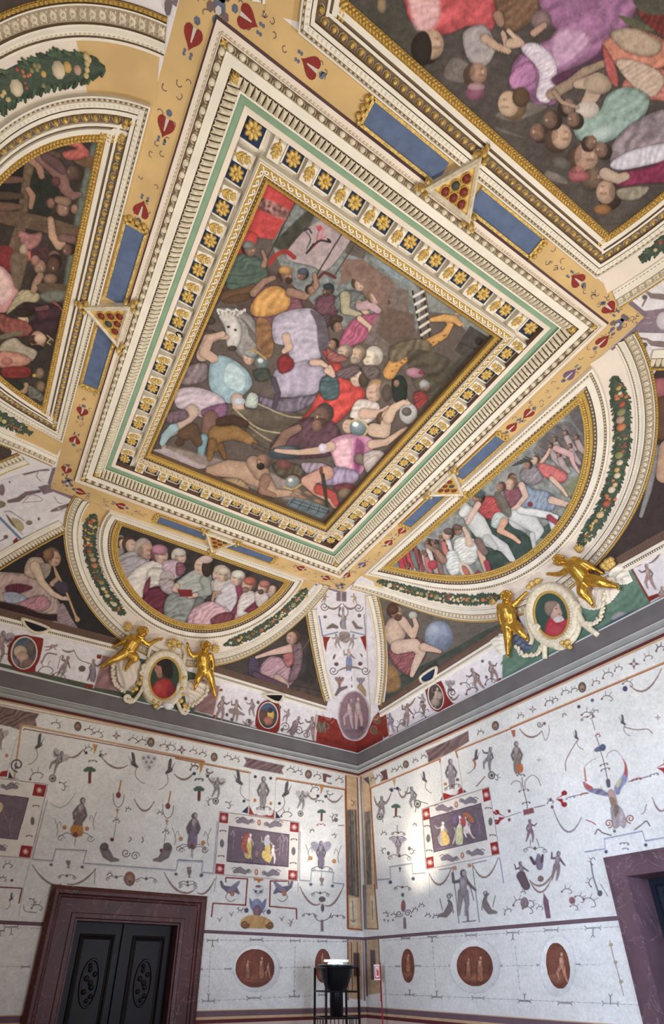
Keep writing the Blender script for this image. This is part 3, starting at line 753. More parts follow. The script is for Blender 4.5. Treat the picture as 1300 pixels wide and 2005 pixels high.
# lower dark figures
robe(p, [(700,480),(800,420),(930,440),(970,520),(930,600),(760,620),(640,600),(630,540)], (112,76,88), 40, 14, .16, 10)
p.head(880,405,44,170,(140,104,90),(104,84,76)); p.ell(870,440,32,20,(110,80,66)); p.limb([(650,580,26),(700,500,24),(760,470,18)], (150,112,96)); p.ell(850,460,24,30,(150,112,94))
p.ell(700,590,86,36,(84,94,104),-5); p.ell(690,578,60,18,(108,120,130),-5)
robe(p, [(640,640),(760,650),(790,700),(700,720),(650,690)], (104,96,76), 30, 12); robe(p, [(780,640),(900,650),(880,700),(800,690)], (160,140,158), 30, 10)
p.ell(690,650,40,26,(140,84,82),20); p.head(735,735,34,270,SKD,(120,40,44),None,(140,40,44)); p.ell(732,735,36,34,(140,150,148)); p.ell(722,725,12,10,(220,228,224)); p.line([(690,760),(735,770),(775,745)],4,(180,150,90))
# woman and crowd at the right
robe(p, [(1020,380),(1060,330),(1150,350),(1150,410),(1090,450),(1020,430)], (206,190,182), 50, 12); p.head(1135,290,44,150,SK,(176,140,96)); p.limb([(1080,400,26),(1160,400,18),(1200,370,11)], SK)
p.ell(1200,280,42,56,(128,112,100)); p.ell(1255,270,40,60,(56,72,66)); p.head(1180,430,32,0,SKD,(120,90,60)); p.limb([(1130,480,34),(1180,490,30),(1200,400,20),(1260,360,14)], (200,170,146))
p.limb([(1190,410,22),(1250,350,18),(1290,340,12)], SK); p.ell(1290,400,34,44,(188,188,186))
# pink kneeling man with silver helmet
robe(p, [(900,550),(960,510),(1060,500),(1135,540),(1100,620),(1060,700),(960,680),(930,610)], (206,140,170), 75, 24, .14, 14)
p.poly([(930,560),(1000,520),(1020,600),(1000,670),(950,650)], (222,172,186), soft=4, fold=(75,12,.1)); p.poly([(1040,520),(1090,560),(1060,680),(1030,690)], (150,74,122), soft=4)
p.limb([(920,560,24),(860,580,18),(760,590,13),(690,585,11),(650,580,8)], SK); p.limb([(1120,550,22),(1190,540,16),(1260,490,11),(1290,470,8)], SK); p.ell(880,570,22,24,(214,204,218))
p.head(1010,460,34,200,SK,(110,80,60)); p.ell(1055,468,44,40,(124,144,150)); p.ell(1040,452,16,13,(228,236,236)); p.line([(1010,440),(1060,430),(1100,470),(1080,510)],4,(186,160,110))
robe(p, [(840,680),(960,660),(1050,690),(1030,740),(900,750),(820,720)], (158,140,172), 20, 12, .18, 8)
p.limb([(900,690,34),(800,730,26),(850,780,20),(920,820,16),(940,850,14)], (204,152,130)); p.limb([(860,770,24),(930,800,18),(945,840,14)], (198,74,66))
p.limb([(880,700,8),(905,880,5)], (84,76,58)); p.ell(872,678,9,22,(140,84,60))
robe(p, [(930,760),(1000,740),(1050,770),(990,800)], (140,66,72)); p.ell(990,790,34,26,(150,126,100)); p.limb([(1060,620,26),(1120,640,20)],(140,120,110))
robe(p, [(1080,600),(1160,580),(1180,620),(1100,690)], (186,170,166))
p.poly([(730,810),(760,805),(910,865),(875,915),(700,850)], (110,126,134), sm=False, edge=0)
for k in range(4): p.line([(712+k*2+k*44,848+k*14),(745+k*40,812+k*14)], 1.4, (60,70,76))
p.line([(722,832),(900,890)],1.2,(60,70,76)); p.line([(735,820),(905,875)],1.2,(70,80,86))
for x_, y_ in ((740,800),(780,810),(810,790),(860,830),(760,780)): p.ell(x_,y_,24,9,(164,126,90),20)
p.K(600, 450, 2.0)
# ladder, giraffe, far buildings
p.poly([(300,300),(420,330),(430,420),(330,450),(270,400)], (120,96,84), sm=False, soft=2); p.poly([(330,440),(420,420),(470,470),(400,530),(330,520)], (112,94,80), soft=3)
p.poly([(460,200),(750,375),(700,470),(560,330),(480,320)], (134,138,132), sm=False, soft=1); p.poly([(160,130),(330,210),(310,330),(250,240),(180,190)], (142,112,98), sm=False)
p.line([(415,240),(455,440)], 3.6, (70,56,44), sm=False); p.line([(450,190),(485,430)], 3.6, (76,60,48), sm=False)
for k in range(6): p.line([(420+k*6,262+k*30),(458+k*5,240+k*30)], 5, (206,196,182), sm=False)
p.poly([(640,375),(730,430),(650,530),(580,470)], (92,84,78), sm=False); p.line([(600,440),(690,480)],2,(70,62,56)); p.ell(675,435,16,16,(70,62,58))
for k in range(5): p.poly([(520+k*20,440+k*14),(530+k*20,445+k*14),(515+k*20,500+k*12),(505+k*20,492+k*12)], (110,96,84), sm=False)
p.limb([(325,560,26),(350,520,26),(400,480,24),(470,450,20),(540,410,15),(565,370,11),(550,355,10)], (204,146,66)); p.limb([(490,352,8),(540,345,15),(580,350,14),(600,370,9)], (210,156,76)); p.line([(585,330),(612,322)],4,(200,150,80)); p.line([(590,350),(615,375)],3,(190,140,76))
for k in range(16): p.ell(335+k*14+RND.uniform(-8,8), 545-k*9+RND.uniform(-10,10), 4,3,(150,100,44))
p.poly([(330,460),(420,430),(480,440),(500,500),(430,480),(340,520)], (122,108,84), fold=(30,16,.2)); p.poly([(400,480),(520,490),(580,540),(520,640),(430,620)], (98,88,72), fold=(60,20,.2))
p.ell(425,560,34,20,(176,120,140),10); p.ell(450,558,12,8,(150,60,80)); p.head(465,610,18,0,SKD,(170,168,164)); p.ell(462,605,20,14,(160,160,158)); robe(p, [(420,640),(470,640),(470,700),(430,700)], (164,60,58))
p.ell(365,640,30,44,(58,70,62)); p.ell(315,640,20,36,(110,96,84)); p.ell(400,720,34,40,(190,188,186)); p.ell(392,712,20,18,(120,110,104))
p.limb([(320,740,20),(340,700,16),(380,675,10),(400,680,8)], (204,172,146)); p.head(350,600,14,0,SKD)
p.poly([(380,780),(430,740),(440,700),(520,640),(470,720)], (104,88,78), soft=2)
p.poly([(560,560),(600,500),(640,520),(600,570)], (90,82,74), soft=2)
p.K(); p.brush(.07, 2)
pc.build('procession_fresco', ctr)

# ================================================================== framed pictures on the coves
def lun(s, cu, half, R_, c, off=0.0, n=40, closed=True):
    """lunette outline: chord on the edge of the flat ceiling, arc of radius R_ whose centre lies c below (+) or above (-) the chord"""
    S = SOY if s in ('cA', 'cD') else SOX
    R2 = R_+off; vc = S-c
    if closed:
        vt = S-max(0, -off) if off < 0 else S
        vt = S+off if off < 0 else S
    else: vt = S
    q = min(1, max(-1, (vt-vc)/R2)); a0 = math.asin(q)
    a = np.linspace(PI-a0, 2*PI+a0, n)
    return np.stack([cu+R2*np.cos(a), vc+R2*np.sin(a)], -1)
LUN = {'cA': (-3.75, 1.46, 1.50, .33), 'cB': (-4.59, 1.99, 2.05, -.50), 'cC': (-4.59, 1.71, 1.747, -.36), 'cD': (-3.76, 1.48, 1.605, .62)}
PROF_AB = ([(0, 0), (0, .035), (.022, .038), (.028, .022), (.050, .022), (.055, .036), (.118, .030), (.122, .01), (.160, -.004), (.164, .012), (.195, .010), (.200, -.004), (.225, -.006), (.228, .004), (.25, -.004), (.252, -.03)],
           [0, 0, 0, 1, 0, 0, 1, 1, 2, 2, 2, 2, 2, 2, 2])
PROF_CD = ([(0, 0), (0, .035), (.010, .038), (.014, .025), (.028, .025), (.032, .036), (.066, .03), (.068, .022), (.071, .022), (.073, .03), (.098, .028), (.102, .01), (.160, -.004), (.163, .012), (.180, .010), (.183, -.002), (.196, -.002), (.199, .010), (.232, .004), (.236, -.006), (.282, -.006), (.284, -.03)],
           [0, 0, 0, 1, 0, 0, 1, 1, 1, 0, 1, 1, 0, 0, 1, 1, 0, 0, 2, 2, 1])
NAMES = {'cA': ('semicircular gilt-framed fresco of seated scholars in pale robes, above the closed doors', 'lunette painting'),
         'cB': ('half-round battle fresco with white horse and fleeing figures, above the wall with the lit corner', 'lunette painting'),
         'cC': ('tall dark fresco of figures struggling with wooden beams, cut off at the left edge', 'lunette painting'),
         'cD': ('large dark fresco with crimson and purple robed figures upside down at the top right', 'lunette painting')}
FR = {}
for s in ('cA', 'cB', 'cC', 'cD'):
    cu, half, R_, c = LUN[s]; S = SOY if s in ('cA', 'cD') else SOX
    path = lun(s, cu, half, R_, c, 0, 60)
    path = np.vstack([path, resample([path[-1], path[0]], .3)[1:-1]])
    e = empty('lunette_fresco', P(s, (cu, S), 0), *NAMES[s]); FR[s] = (e, path)
    prof, mids = PROF_AB if s in ('cA', 'cB') else PROF_CD
    prof = [(a_, b_+.014 if 0 < i_ < len(prof)-1 else b_) for i_, (a_, b_) in enumerate(prof)]
    mb = MB(); sweep(mb, s, path, prof, mids, True); Z_ = .014
    if s in ('cA', 'cB'):
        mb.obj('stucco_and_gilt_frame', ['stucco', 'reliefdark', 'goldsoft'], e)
        mb = MB(); array(mb, s, path, .039, .036, DOME, (.026, .018, .014), .022+Z_, True); mb.obj('bead_moulding', 'relief', e)
        mb = MB(); array(mb, s, path, .140, .044, DOME, (.026, .024, .020), .002+Z_, True, every=[0, 0, 0]); mb.obj('egg_moulding', 'relief', e)
        mb = MB(); array(mb, s, path, .213, .030, BOX, (.022, .022, .014), -.004+Z_, True); mb.obj('gilded_bead_moulding', 'gold', e)
    else:
        mb.obj('stucco_and_gilt_frame', ['stucco', 'reliefdark', 'goldsoft'], e)
        mb = MB(); array(mb, s, path, .021, .036, DOME, (.026, .013, .012), .024+Z_, True); array(mb, s, path, .048, .034, BOX, (.010, .022, .006), .030+Z_, True); mb.obj('bead_moulding', 'relief', e)
        mb = MB(); array(mb, s, path, .131, .070, DOME8, (.038, .050, .030), .004+Z_, True, rot=.35, every=[0]); array(mb, s, path, .131, .070, RING, (.060, .054, .014), .004+Z_, True, m=1); mb.obj('gilded_egg_moulding', ['gold', 'relief'], e)
        mb = MB(); array(mb, s, path, .250, .026, DOME, (.030, .024, .016), -.006+Z_, True, rot=.6); array(mb, s, path, .270, .026, DOME, (.030, .022, .016), -.006+Z_, True, rot=-.6); mb.obj('gilded_leaf_moulding', 'gold', e)
    for k in (0, -1):
        pass

# garland bands and the outer frame of the spandrels
M['leafdark'] = mat('dark green painted leaves', (78, 92, 76), 0.75, noise=0.3, nscale=40)
M['leafmid'] = mat('mid green painted leaves', (98, 120, 96), 0.75, noise=0.3, nscale=40)
FRUITC = [(206, 170, 104), (196, 128, 92), (222, 206, 176), (176, 96, 78), (214, 190, 140), (150, 146, 104), (190, 160, 140)]
for i, c in enumerate(FRUITC): M['fruit%d' % i] = mat('painted fruit', c, 0.6, noise=0.15, nscale=30)
def path_slice(path, L0, L1, step=.02):
    seg = np.linalg.norm(np.diff(path, axis=0), axis=1); L = np.r_[0, np.cumsum(seg)]
    t = np.linspace(L0, L1, max(3, int(abs(L1-L0)/step))); return np.c_[np.interp(t, L, path[:, 0]), np.interp(t, L, path[:, 1])]
def garland(s, path, width, label, seed):
    """fruit garland in low relief along a path in surface coordinates"""
    rr = random.Random(seed); n = len(path); nl = offset_path(path)
    e = empty('fruit_garland', P(s, path[n//2], 0), label, 'garland', 'painted fruit garlands along the curved mouldings')
    prof = np.array([math.sin(min(1, (min(i, n-1-i)+1.0)/(n*.16))*PI/2)**.8 for i in range(n)])*width
    mb = MB(); V = []; F = []; k = 7
    for j in range(k):
        w_ = (j/(k-1)*2-1); V.append(P(s, path+nl*(prof*w_)[:, None], .004+.022*(1-w_*w_)))
    V = np.stack(V, 1).reshape(-1, 3)
    F = [(i*k+j, i*k+j+1, (i+1)*k+j+1, (i+1)*k+j) for i in range(n-1) for j in range(k-1)]
    mb.add(V, F); D, G = LEAF
    for q in range(int(n*2.2)):                     # leaves sticking out on both sides
        i = rr.randrange(1, n-1); sg = rr.choice((-1, 1)); pt = path[i]+nl[i]*prof[i]*sg*rr.uniform(.75, 1.05)
        d = path[i+1]-path[i-1]; d /= np.linalg.norm(d); a = math.atan2(d[1], d[0])+sg*rr.uniform(.5, 1.1)
        X = D[:, 1]*.055; Y = D[:, 0]*.022
        uv = np.stack([pt[0]+X*math.cos(a)-Y*math.sin(a), pt[1]+X*math.sin(a)+Y*math.cos(a)], -1)
        mb.add(P(s, uv, .008+D[:, 2]*.016), G, rr.choice((0, 0, 1)))
    mb.obj('foliage', ['leafdark', 'leafmid'], e)
    mb = MB(); t = 6.0; D, G = DOME8
    used = []
    while t < n-6:
        i = int(t); r = rr.uniform(.022, .055)*min(1, prof[i]/.07); kind = rr.random()
        if kind < .55:
            pt = path[i]+nl[i]*rr.uniform(-.25, .25)*prof[i]; mb.add(P(s, pt+D[:, :2]*np.array([r*1.9, r*1.7]), .018+D[:, 2]*r*.8), G, rr.randrange(7))
        else:
            m_ = rr.randrange(7)
            for z in range(5):
                pt = path[i]+nl[i]*rr.uniform(-.6, .6)*prof[i]+np.array([rr.uniform(-.03, .03), rr.uniform(-.03, .03)])
                mb.add(P(s, pt+D[:, :2]*r*.85, .016+D[:, 2]*r*.5), G, m_)
        t += r*1.7/.02
    mb.obj('fruit', ['fruit%d' % i for i in range(7)], e, smooth=True, kind='stuff')
    return e
GL = {('cA', 0): 'fruit garland curving down left of the scholars lunette', ('cA', 1): 'fruit garland curving down right of the scholars lunette towards the corner',
      ('cB', 0): 'fruit garland right of the battle lunette, thick with gourds and leaves', ('cB', 1): 'thin fruit garland left of the battle lunette beside the corner',
      ('cC', 0): 'fruit garland with large orange gourd at top left above the dark lunette', ('cC', 1): 'small fruit garland below the dark left lunette',
      ('cD', 0): 'fruit garland beside the upside-down fresco, beyond the top of the picture', ('cD', 1): 'green fruit garland at the right edge below the large top right fresco'}
BANDW = {'cA': .25, 'cB': .25, 'cC': .27, 'cD': .22}
SPF = {}
def frieze_v(s): return .62
for s in ('cA', 'cB', 'cC', 'cD'):
    cu, half, R_, c = LUN[s]; S = SOY if s in ('cA', 'cD') else SOX; bw = BANDW[s]
    mid = lun(s, cu, half, R_, c, bw/2, 160, False)
    seg = np.linalg.norm(np.diff(mid, axis=0), axis=1).sum()
    # band ground: ochre by the ceiling, pinkish stucco along the arc
    o0 = lun(s, cu, half, R_, c, 0, 160, False); vv = np.interp
    mb = MB(); sweep(mb, s, mid, [(-bw/2, .004), (bw/2, .004)])
    nF = len(mb.f); zo = int(160*(.085 if s != 'cC' else .10)); mb.m = [1 if ((i < zo*.9 and s != 'cB') or (i > nF-zo*.9 and s != 'cD')) else 0 for i in range(nF)]
    SPF[s] = empty('stucco_arch', P(s, mid[0], 0), {'cA': 'pale stucco arch band with rosettes round the scholars lunette', 'cB': 'pale stucco arch band round the battle lunette',
        'cC': 'pale stucco arch band round the dark left lunette', 'cD': 'pale stucco arch band round the top right fresco'}[s], 'moulding')
    mb.obj('garland_ground', ['stucco2', 'ochre'], SPF[s])
    # outer moulding (w measured outwards = to the right of the path)
    out = lun(s, cu, half, R_, c, bw, 120, False)
    gap = None
    mb = MB(); sweep(mb, s, out, [(0, .004), (-.004, .02), (-.02, .022), (-.026, .010), (-.045, .012), (-.075, .03), (-.085, .03), (-.09, .012), (-.165, .012), (-.17, .026), (-.178, .026), (-.182, .012), (-.205, .012), (-.208, .0)],
                  [0, 0, 1, 0, 0, 0, 1, 2, 0, 0, 1, 3, 1])
    mb.obj('arched_moulding', ['stucco', 'reliefdark', 'reliefshade', 'goldsoft'], SPF[s])
    mb = MB(); array(mb, s, out, -.033, .030, DOME, (.022, .014, .012), .010)
    array(mb, s, out, -.128, .060, DOME8, (.048, .050, .012), .012); array(mb, s, out, -.128, .060, DOME, (.020, .020, .024), .014)
    for w_ in (-.105, -.151): array(mb, s, out, w_, .030, DOME, (.016, .016, .012), .012)
    mb.obj('rosette_relief', 'relief', SPF[s])
    mb = MB(); array(mb, s, out, -.194, .030, BOX, (.020, .018, .014), .010); mb.obj('gilded_bead_moulding', 'goldsoft', SPF[s])
    L = seg; g0, g1 = {'cA': (.20, 2.05), 'cB': (.28, 2.30), 'cC': (.34, 2.2), 'cD': (.30, 2.1)}[s]
    garland(s, path_slice(mid, g0, g1), .076 if s != 'cC' else .09, GL[(s, 0)], 3)
    garland(s, path_slice(mid, L-g1, L-g0), .070 if s != 'cC' else .075, GL[(s, 1)], 4)

# triangular spandrel pictures
SP = {'cA': ((1.88, 2.25), (2.87, .82), (.75, .87)), 'cB': ((2.32, 2.12), (3.63, .64), (.95, .72)), 'cC': ((2.16, 2.16), (3.63, .64), (.8, .72)), 'cD': ((1.88, 2.25), (2.87, .82), (.75, .87))}
SPN = {('cA', -1): 'triangular fresco of a woman blowing a long pipe, left of the scholars lunette', ('cA', 1): 'triangular fresco of a woman in pink seated on the ground, beside the corner strip',
       ('cB', 1): 'triangular fresco of a bare-backed man holding a stone beside a blue globe', ('cB', -1): 'triangular fresco with dark ground and a sword at the right edge',
       ('cC', 1): 'triangular picture at the left edge below the dark lunette', ('cC', -1): 'triangular picture in the top left corner with a gilded frame',
       ('cD', 1): 'triangular picture at the right edge below the top right fresco', ('cD', -1): 'triangular picture above the top edge beside the standard'}
SPOBJ = {}; SPMASK = {}
for s in ('cA', 'cB', 'cC', 'cD'):
    cu, half, R_, c = LUN[s]
    for sg in (-1, 1):
        ap, lo, li = SP[s]; bw = BANDW[s]+.205
        out = lun(s, cu, half, R_, c, bw, 200, False); o2 = out[(out[:, 0]-cu)*sg > 0]
        o2 = o2[(o2[:, 1] < ap[1]) & (o2[:, 1] > li[1])]; o2 = o2[np.argsort(-o2[:, 1])]
        A_ = np.array([cu+sg*ap[0], ap[1]]); B_ = np.array([cu+sg*lo[0], lo[1]])
        inner_low = np.array([o2[-1][0], li[1]])
        poly = np.vstack([[A_], o2[::6], [inner_low], [B_]])
        e = empty('spandrel_fresco', P(s, (A_+B_+inner_low)/3, 0), SPN[(s, sg)], 'spandrel painting'); SPOBJ[(s, sg)] = e; SPMASK[(s, sg)] = poly
        # side strip next to the corner panel
        side = resample([A_+(A_-B_)*.04, B_+(B_-A_)*.04], .25); ws = 1 if sg > 0 else -1
        pr = [(0, .0), (.002, .014), (.024, .014), (.028, .006), (.12, .006), (.125, .024), (.16, .028), (.185, .022), (.19, .032), (.205, .030), (.208, 0)]
        md = [1, 3, 1, 1, 0, 0, 0, 3, 0, 0]
        mb = MB(); sweep(mb, s, side, [(a*ws, b) for a, b in pr], md)
        array(mb, s, side, .076*ws, .050, LEAF, (.046, .082, .018), .006, m=2); array(mb, s, side, .014*ws, .026, BOX, (.017, .016, .010), .012, m=3)
        mb.obj('side_moulding', ['stucco', 'reliefdark', 'relief', 'goldsoft'], e)
        bot = resample([inner_low+(inner_low-B_)*.03, B_+(B_-inner_low)*.05], .25)
        pr = [(0, 0), (.01, .010), (.105, .014), (.11, .026), (.150, .03), (.155, .018), (.175, .018), (.18, .03), (.215, .028), (.218, 0)]
        md = [1, 4, 0, 0, 1, 1, 0, 0, 0]
        ws = -1 if sg > 0 else 1
        mb = MB(); sweep(mb, s, bot, [(a*ws, b) for a, b in pr], md)
        array(mb, s, bot, .057*ws, .034, LEAF, (.026, .070, .012), .010, m=4); array(mb, s, bot, .165*ws, .026, BOX, (.014, .018, .010), .018, m=0)
        mb.obj('lower_moulding', ['stucco', 'reliefdark', 'relief', 'goldsoft', 'brown'], e)

# ================================================================== pictures inside the cove frames
def inset(path, d): return path+offset_path(path, True)*d
SKP = (206, 172, 152)
# --- scholars
p = Paint('cA', inset(FR['cA'][1], .235), .0062, (84, 76, 74), h=.002)
p.up = (.1, -1); p.K(0, 950, 2.889)
p.poly([(640,230),(1200,400),(1400,520),(640,520)], (74,66,66), edge=0)
def rb(pts, col, ang=70, wl=5, am=.15, edge=5): p.poly(pts, col, fold=(ang, wl, am), edge=edge)
rb([(660,300),(700,290),(700,400),(660,420)], (150,138,136)); p.head(690,330,28,0,SKP,(96,76,66)); p.head(735,340,38,0,SKP,(110,80,60))
rb([(660,420),(720,380),(800,380),(850,440),(830,520),(720,540),(670,500)], (176,168,172), 60, 8)
p.head(820,365,50,20,(190,152,132),(176,160,152)); rb([(670,440),(760,400),(840,440),(820,560),(760,600),(700,540)], (166,158,166), 70, 7)
rb([(700,560),(760,480),(850,430),(920,430),(930,500),(900,580),(840,640),(800,650),(740,610)], (214,204,196), 60, 9, .12)
p.head(905,395,46,10,SKP,(150,90,110),None,(196,130,152)); rb([(850,470),(930,480),(920,560),(860,600),(820,640),(830,520)], (204,196,186), 80, 8)
rb([(820,600),(900,570),(945,610),(940,700),(920,770),(860,780),(810,760),(800,680)], (128,48,74), 70, 9, .18, 8); rb([(820,560),(850,520),(840,600),(810,620)], (150,60,90))
p.head(1015,405,38,0,SKP,(200,190,180),None,(206,198,188)); rb([(920,440),(980,420),(1040,450),(1040,500),(960,540),(930,500)], (190,160,176), 50, 6); rb([(1000,440),(1040,450),(1040,500),(1000,510)], (150,90,110))
p.ell(945,520,44,40,(180,164,166)); rb([(900,540),(960,530),(1000,570),(980,620),(920,600)], (168,152,156), 60, 6)
rb([(990,560),(1060,500),(1130,470),(1190,500),(1200,580),(1150,650),(1060,640),(1000,620)], (158,162,158), 75, 9, .13); rb([(940,640),(1020,600),(1130,640),(1120,720),(1080,800),(980,790),(930,740)], (140,144,140), 70, 10, .16)
p.limb([(1000,570,16),(985,590,12),(1010,600,10)], SKP); p.limb([(1160,540,30),(1180,600,24),(1100,625,14)], (152,156,152)); p.limb([(1110,620,12),(1070,630,10)], SKP)
p.head(1150,455,50,180,SKP,(82,66,56)); p.ell(1170,470,30,50,(84,66,56)); p.ell(1165,420,38,22,(206,180,176))
p.poly([(1000,590),(1085,590),(1090,630),(1020,632)], (150,36,44), sm=False); p.limb([(1130,660,26),(1090,760,22),(1040,800,16)], (126,130,128))
rb([(1060,780),(1090,700),(1160,660),(1240,650),(1300,600),(1400,560),(1420,700),(1340,760),(1230,800),(1120,820)], (196,150,164), 60, 9, .16)
p.head(1245,505,42,180,SKP,(204,188,170),None,(200,180,160)); rb([(1200,540),(1260,540),(1290,600),(1230,650),(1200,600)], (200,186,176), 60, 6)
p.K(350, 1050, 2.889)
rb([(200,250),(250,230),(310,260),(300,340),(240,360),(200,320)], (196,184,178), 60, 6); p.head(250,220,36,180,SKP,(190,178,160),None,(206,190,170))
rb([(230,320),(270,270),(330,260),(360,300),(350,380),(300,440),(230,420),(200,380)], (196,188,194), 60, 8, .14); rb([(320,270),(362,300),(355,400),(310,450),(290,440),(330,360)], (158,60,100), 80, 8)
p.head(330,240,38,185,SKP,(170,150,140),None,(216,210,200)); p.limb([(190,370,8),(200,320,8),(230,320,8)], (180,140,110))
rb([(80,500),(110,400),(180,370),(240,390),(290,430),(250,480),(180,500),(110,540)], (204,160,170), 50, 8, .16); rb([(180,470),(260,430),(320,450),(280,500),(210,515)], (140,70,84), 40, 8)
rb([(340,360),(380,310),(430,320),(440,390),(380,440),(330,450)], (206,196,192), 65, 7); rb([(370,420),(430,370),(450,330),(440,410),(410,430)], (150,56,84))
p.head(395,275,36,180,SKP,(150,104,84),(160,120,100),(196,104,80)); rb([(430,320),(490,310),(510,350),(450,400)], (204,190,184), 60, 6); p.head(480,290,32,180,SKP,(160,110,90),(120,90,80),(190,120,110))
rb([(500,310),(540,290),(560,290),(520,350)], (176,150,146)); p.head(535,300,24,180,SKP,(100,80,70))
p.K(); p.brush(.06, 5); p.build('scholars_fresco', FR['cA'][0])
# --- battle
p = Paint('cB', inset(FR['cB'][1], .235), .0062, (128, 132, 130), h=.002)
p.up = (.1, -1); p.K(750, 700, 2.364)
p.poly([(900,200),(980,460),(930,700),(800,860),(560,1050),(300,1060),(60,960),(200,820),(420,620),(640,430)], (136,140,138), edge=0, tex=.16)
p.poly([(860,250),(930,220),(980,420),(900,330)], (112,106,108), soft=2); p.poly([(700,430),(840,300),(950,420),(960,520),(800,480)], (118,112,112), fold=(20,26,.14), soft=2)
for k in range(5): p.line([(700+k*26,440-k*30),(760+k*30,470-k*26)], 2, (96,90,94))
p.poly([(860,630),(940,540),(985,470),(975,600),(900,760),(800,870),(640,960),(640,880),(780,760),(900,700)], (74,92,82), edge=0, fold=(40,30,.16))
p.poly([(420,700),(600,780),(700,880),(560,1040),(430,900)], (70,92,84), edge=0, fold=(50,30,.14)); p.poly([(820,620),(960,500),(960,560),(880,640)], (132,138,104), soft=3)
# far figures
for x_, y_, h in ((800,400,60),(850,370,56),(900,390,60),(870,430,60),(780,430,70),(820,470,60)):
    p.limb([(x_,y_,13),(x_+14,y_+h*.5,15),(x_+40,y_+h,8)], (170,150,148)); p.head(x_-6,y_-20,11,180,SKD,(90,76,70))
p.limb([(800,420,15),(870,450,14),(880,490,9),(905,530,6)], (204,160,158)); p.limb([(720,500,9),(760,450,8),(770,425,6)], SK)
rb2 = lambda pts, col, ang=50, wl=4, am=.16, edge=5: p.poly(pts, col, fold=(ang, wl, am), edge=edge)
rb2([(720,490),(780,500),(850,540),(830,580),(760,560),(720,530)], (208,104,104)); p.head(705,475,18,180,SKP,(120,80,60)); p.limb([(780,560,12),(830,610,9),(850,640,6)], SKP)
rb2([(640,520),(700,500),(740,560),(690,590),(640,570)], (142,134,140)); p.head(670,500,18,180,SKD,(90,70,64)); p.head(600,560,20,0,SKD,(110,76,60))
for k in range(6): p.line([(600+k*12,500-k*8),(640+k*10,490-k*4)], 3, (86,84,78))
# white horses
p.limb([(380,700,26),(430,760,44),(480,840,34),(560,880,22),(600,940,13),(620,970,8)], (196,198,196)); p.limb([(370,720,20),(385,700,18)], (206,206,202)); p.limb([(480,840,20),(520,880,12)], (186,188,186))
p.ell(640,740,62,58,(206,208,208)); p.limb([(600,720,34),(680,760,38),(720,800,24),(700,850,14),(720,880,8)], (200,202,202)); p.limb([(720,700,26),(780,740,18),(790,800,12),(830,810,7)], (196,200,200)); p.limb([(640,700,24),(730,720,20),(800,740,12)],(214,214,212)); p.limb([(690,820,12),(700,880,9),(715,900,8)],(190,194,194))
# riders
rb2([(440,660),(500,640),(550,680),(540,740),(490,750),(440,710)], (186,70,76), 60, 5); p.head(440,650,26,185,SKD,(70,60,50),None,(100,110,104)); p.line([(415,625),(440,612),(470,630)],5,(80,110,120))
p.limb([(440,680,14),(410,730,12),(390,765,9)], SKP); rb2([(520,720),(580,730),(560,790),(500,780)], (176,190,186)); p.limb([(560,760,18),(540,800,14),(600,830,11),(630,855,8)], (212,160,130))
rb2([(600,620),(640,580),(700,610),(760,620),(800,660),(780,710),(700,700),(640,690)], (132,148,168), 30, 6); rb2([(560,620),(620,600),(640,650),(600,700),(580,680)], (150,90,104)); p.head(590,585,26,170,SKP,(150,110,80)); p.head(545,600,20,180,SKD,(120,80,60))
p.limb([(640,590,15),(660,640,13),(620,690,10),(600,700,7)], SKP); p.limb([(780,660,18),(850,680,13),(880,695,9)], SKP); p.limb([(860,690,11),(905,712,8)], (176,50,72)); p.limb([(770,740,14),(810,770,10),(835,800,7)], (176,60,80))
p.ell(555,680,26,70,(120,110,96),-30,a=.8); p.ell(680,680,12,12,(160,50,80))
# foot soldiers
cols = [(200,60,76),(176,160,150),(206,200,196),(150,120,110),(196,110,104),(122,130,124),(210,180,160),(164,80,80)]
rr = random.Random(11)
for k in range(46):
    x_ = rr.uniform(70, 300); t_ = rr.random(); y_ = 960-(x_-70)*.35+rr.uniform(-60, 60); 
    p.limb([(x_,y_,10),(x_+8,y_+34,12),(x_+22,y_+70,7)], cols[k % 8]); p.head(x_-3,y_-14,10,180,SKD,(80,64,56),None,(150,110,96) if k % 3 else None)
rb2([(330,850),(380,830),(430,850),(440,920),(400,960),(340,930)], (206,206,200), 70, 6); p.head(300,820,24,180,SKP,(90,66,54),None,(120,100,96)); p.head(345,800,22,0,SKD,(90,66,54),None,(130,100,90)); p.limb([(400,860,16),(390,820,12),(375,790,8)], SKP)
rb2([(300,900),(340,900),(360,980),(320,1010),(290,960)], (204,206,204), 80, 6); p.limb([(280,940,16),(250,900,12),(200,870,8)],SKD)
p.ell(385,990,26,52,(206,196,180),-32); p.ell(385,990,14,34,(190,110,90),-32); p.limb([(450,900,16),(470,960,14),(490,1020,10)], (200,160,136)); p.limb([(480,950,13),(495,1010,10),(505,1030,8)], (178,56,84)); p.limb([(440,1000,12),(470,1040,8)], (178,56,84)); p.limb([(440,850,18),(470,900,16)],(140,110,104))
p.ell(230,960,24,22,(196,66,84)); p.poly([(170,1010),(260,1000),(380,1040),(260,1050)], (160,60,60), soft=2)
p.head(740,880,34,180,(160,140,110),(90,90,76),None,(160,160,140)); p.ell(745,860,40,24,(146,148,128)); p.ell(655,950,26,36,(126,150,136)); p.ell(655,950,34,44,(100,120,108),a=.3); p.ell(560,990,34,24,(84,104,90)); p.ell(520,1010,24,20,(100,112,98)); p.ell(590,960,26,16,(130,104,104))
p.K(); p.brush(.07, 7); p.build('battle_fresco', FR['cB'][0])
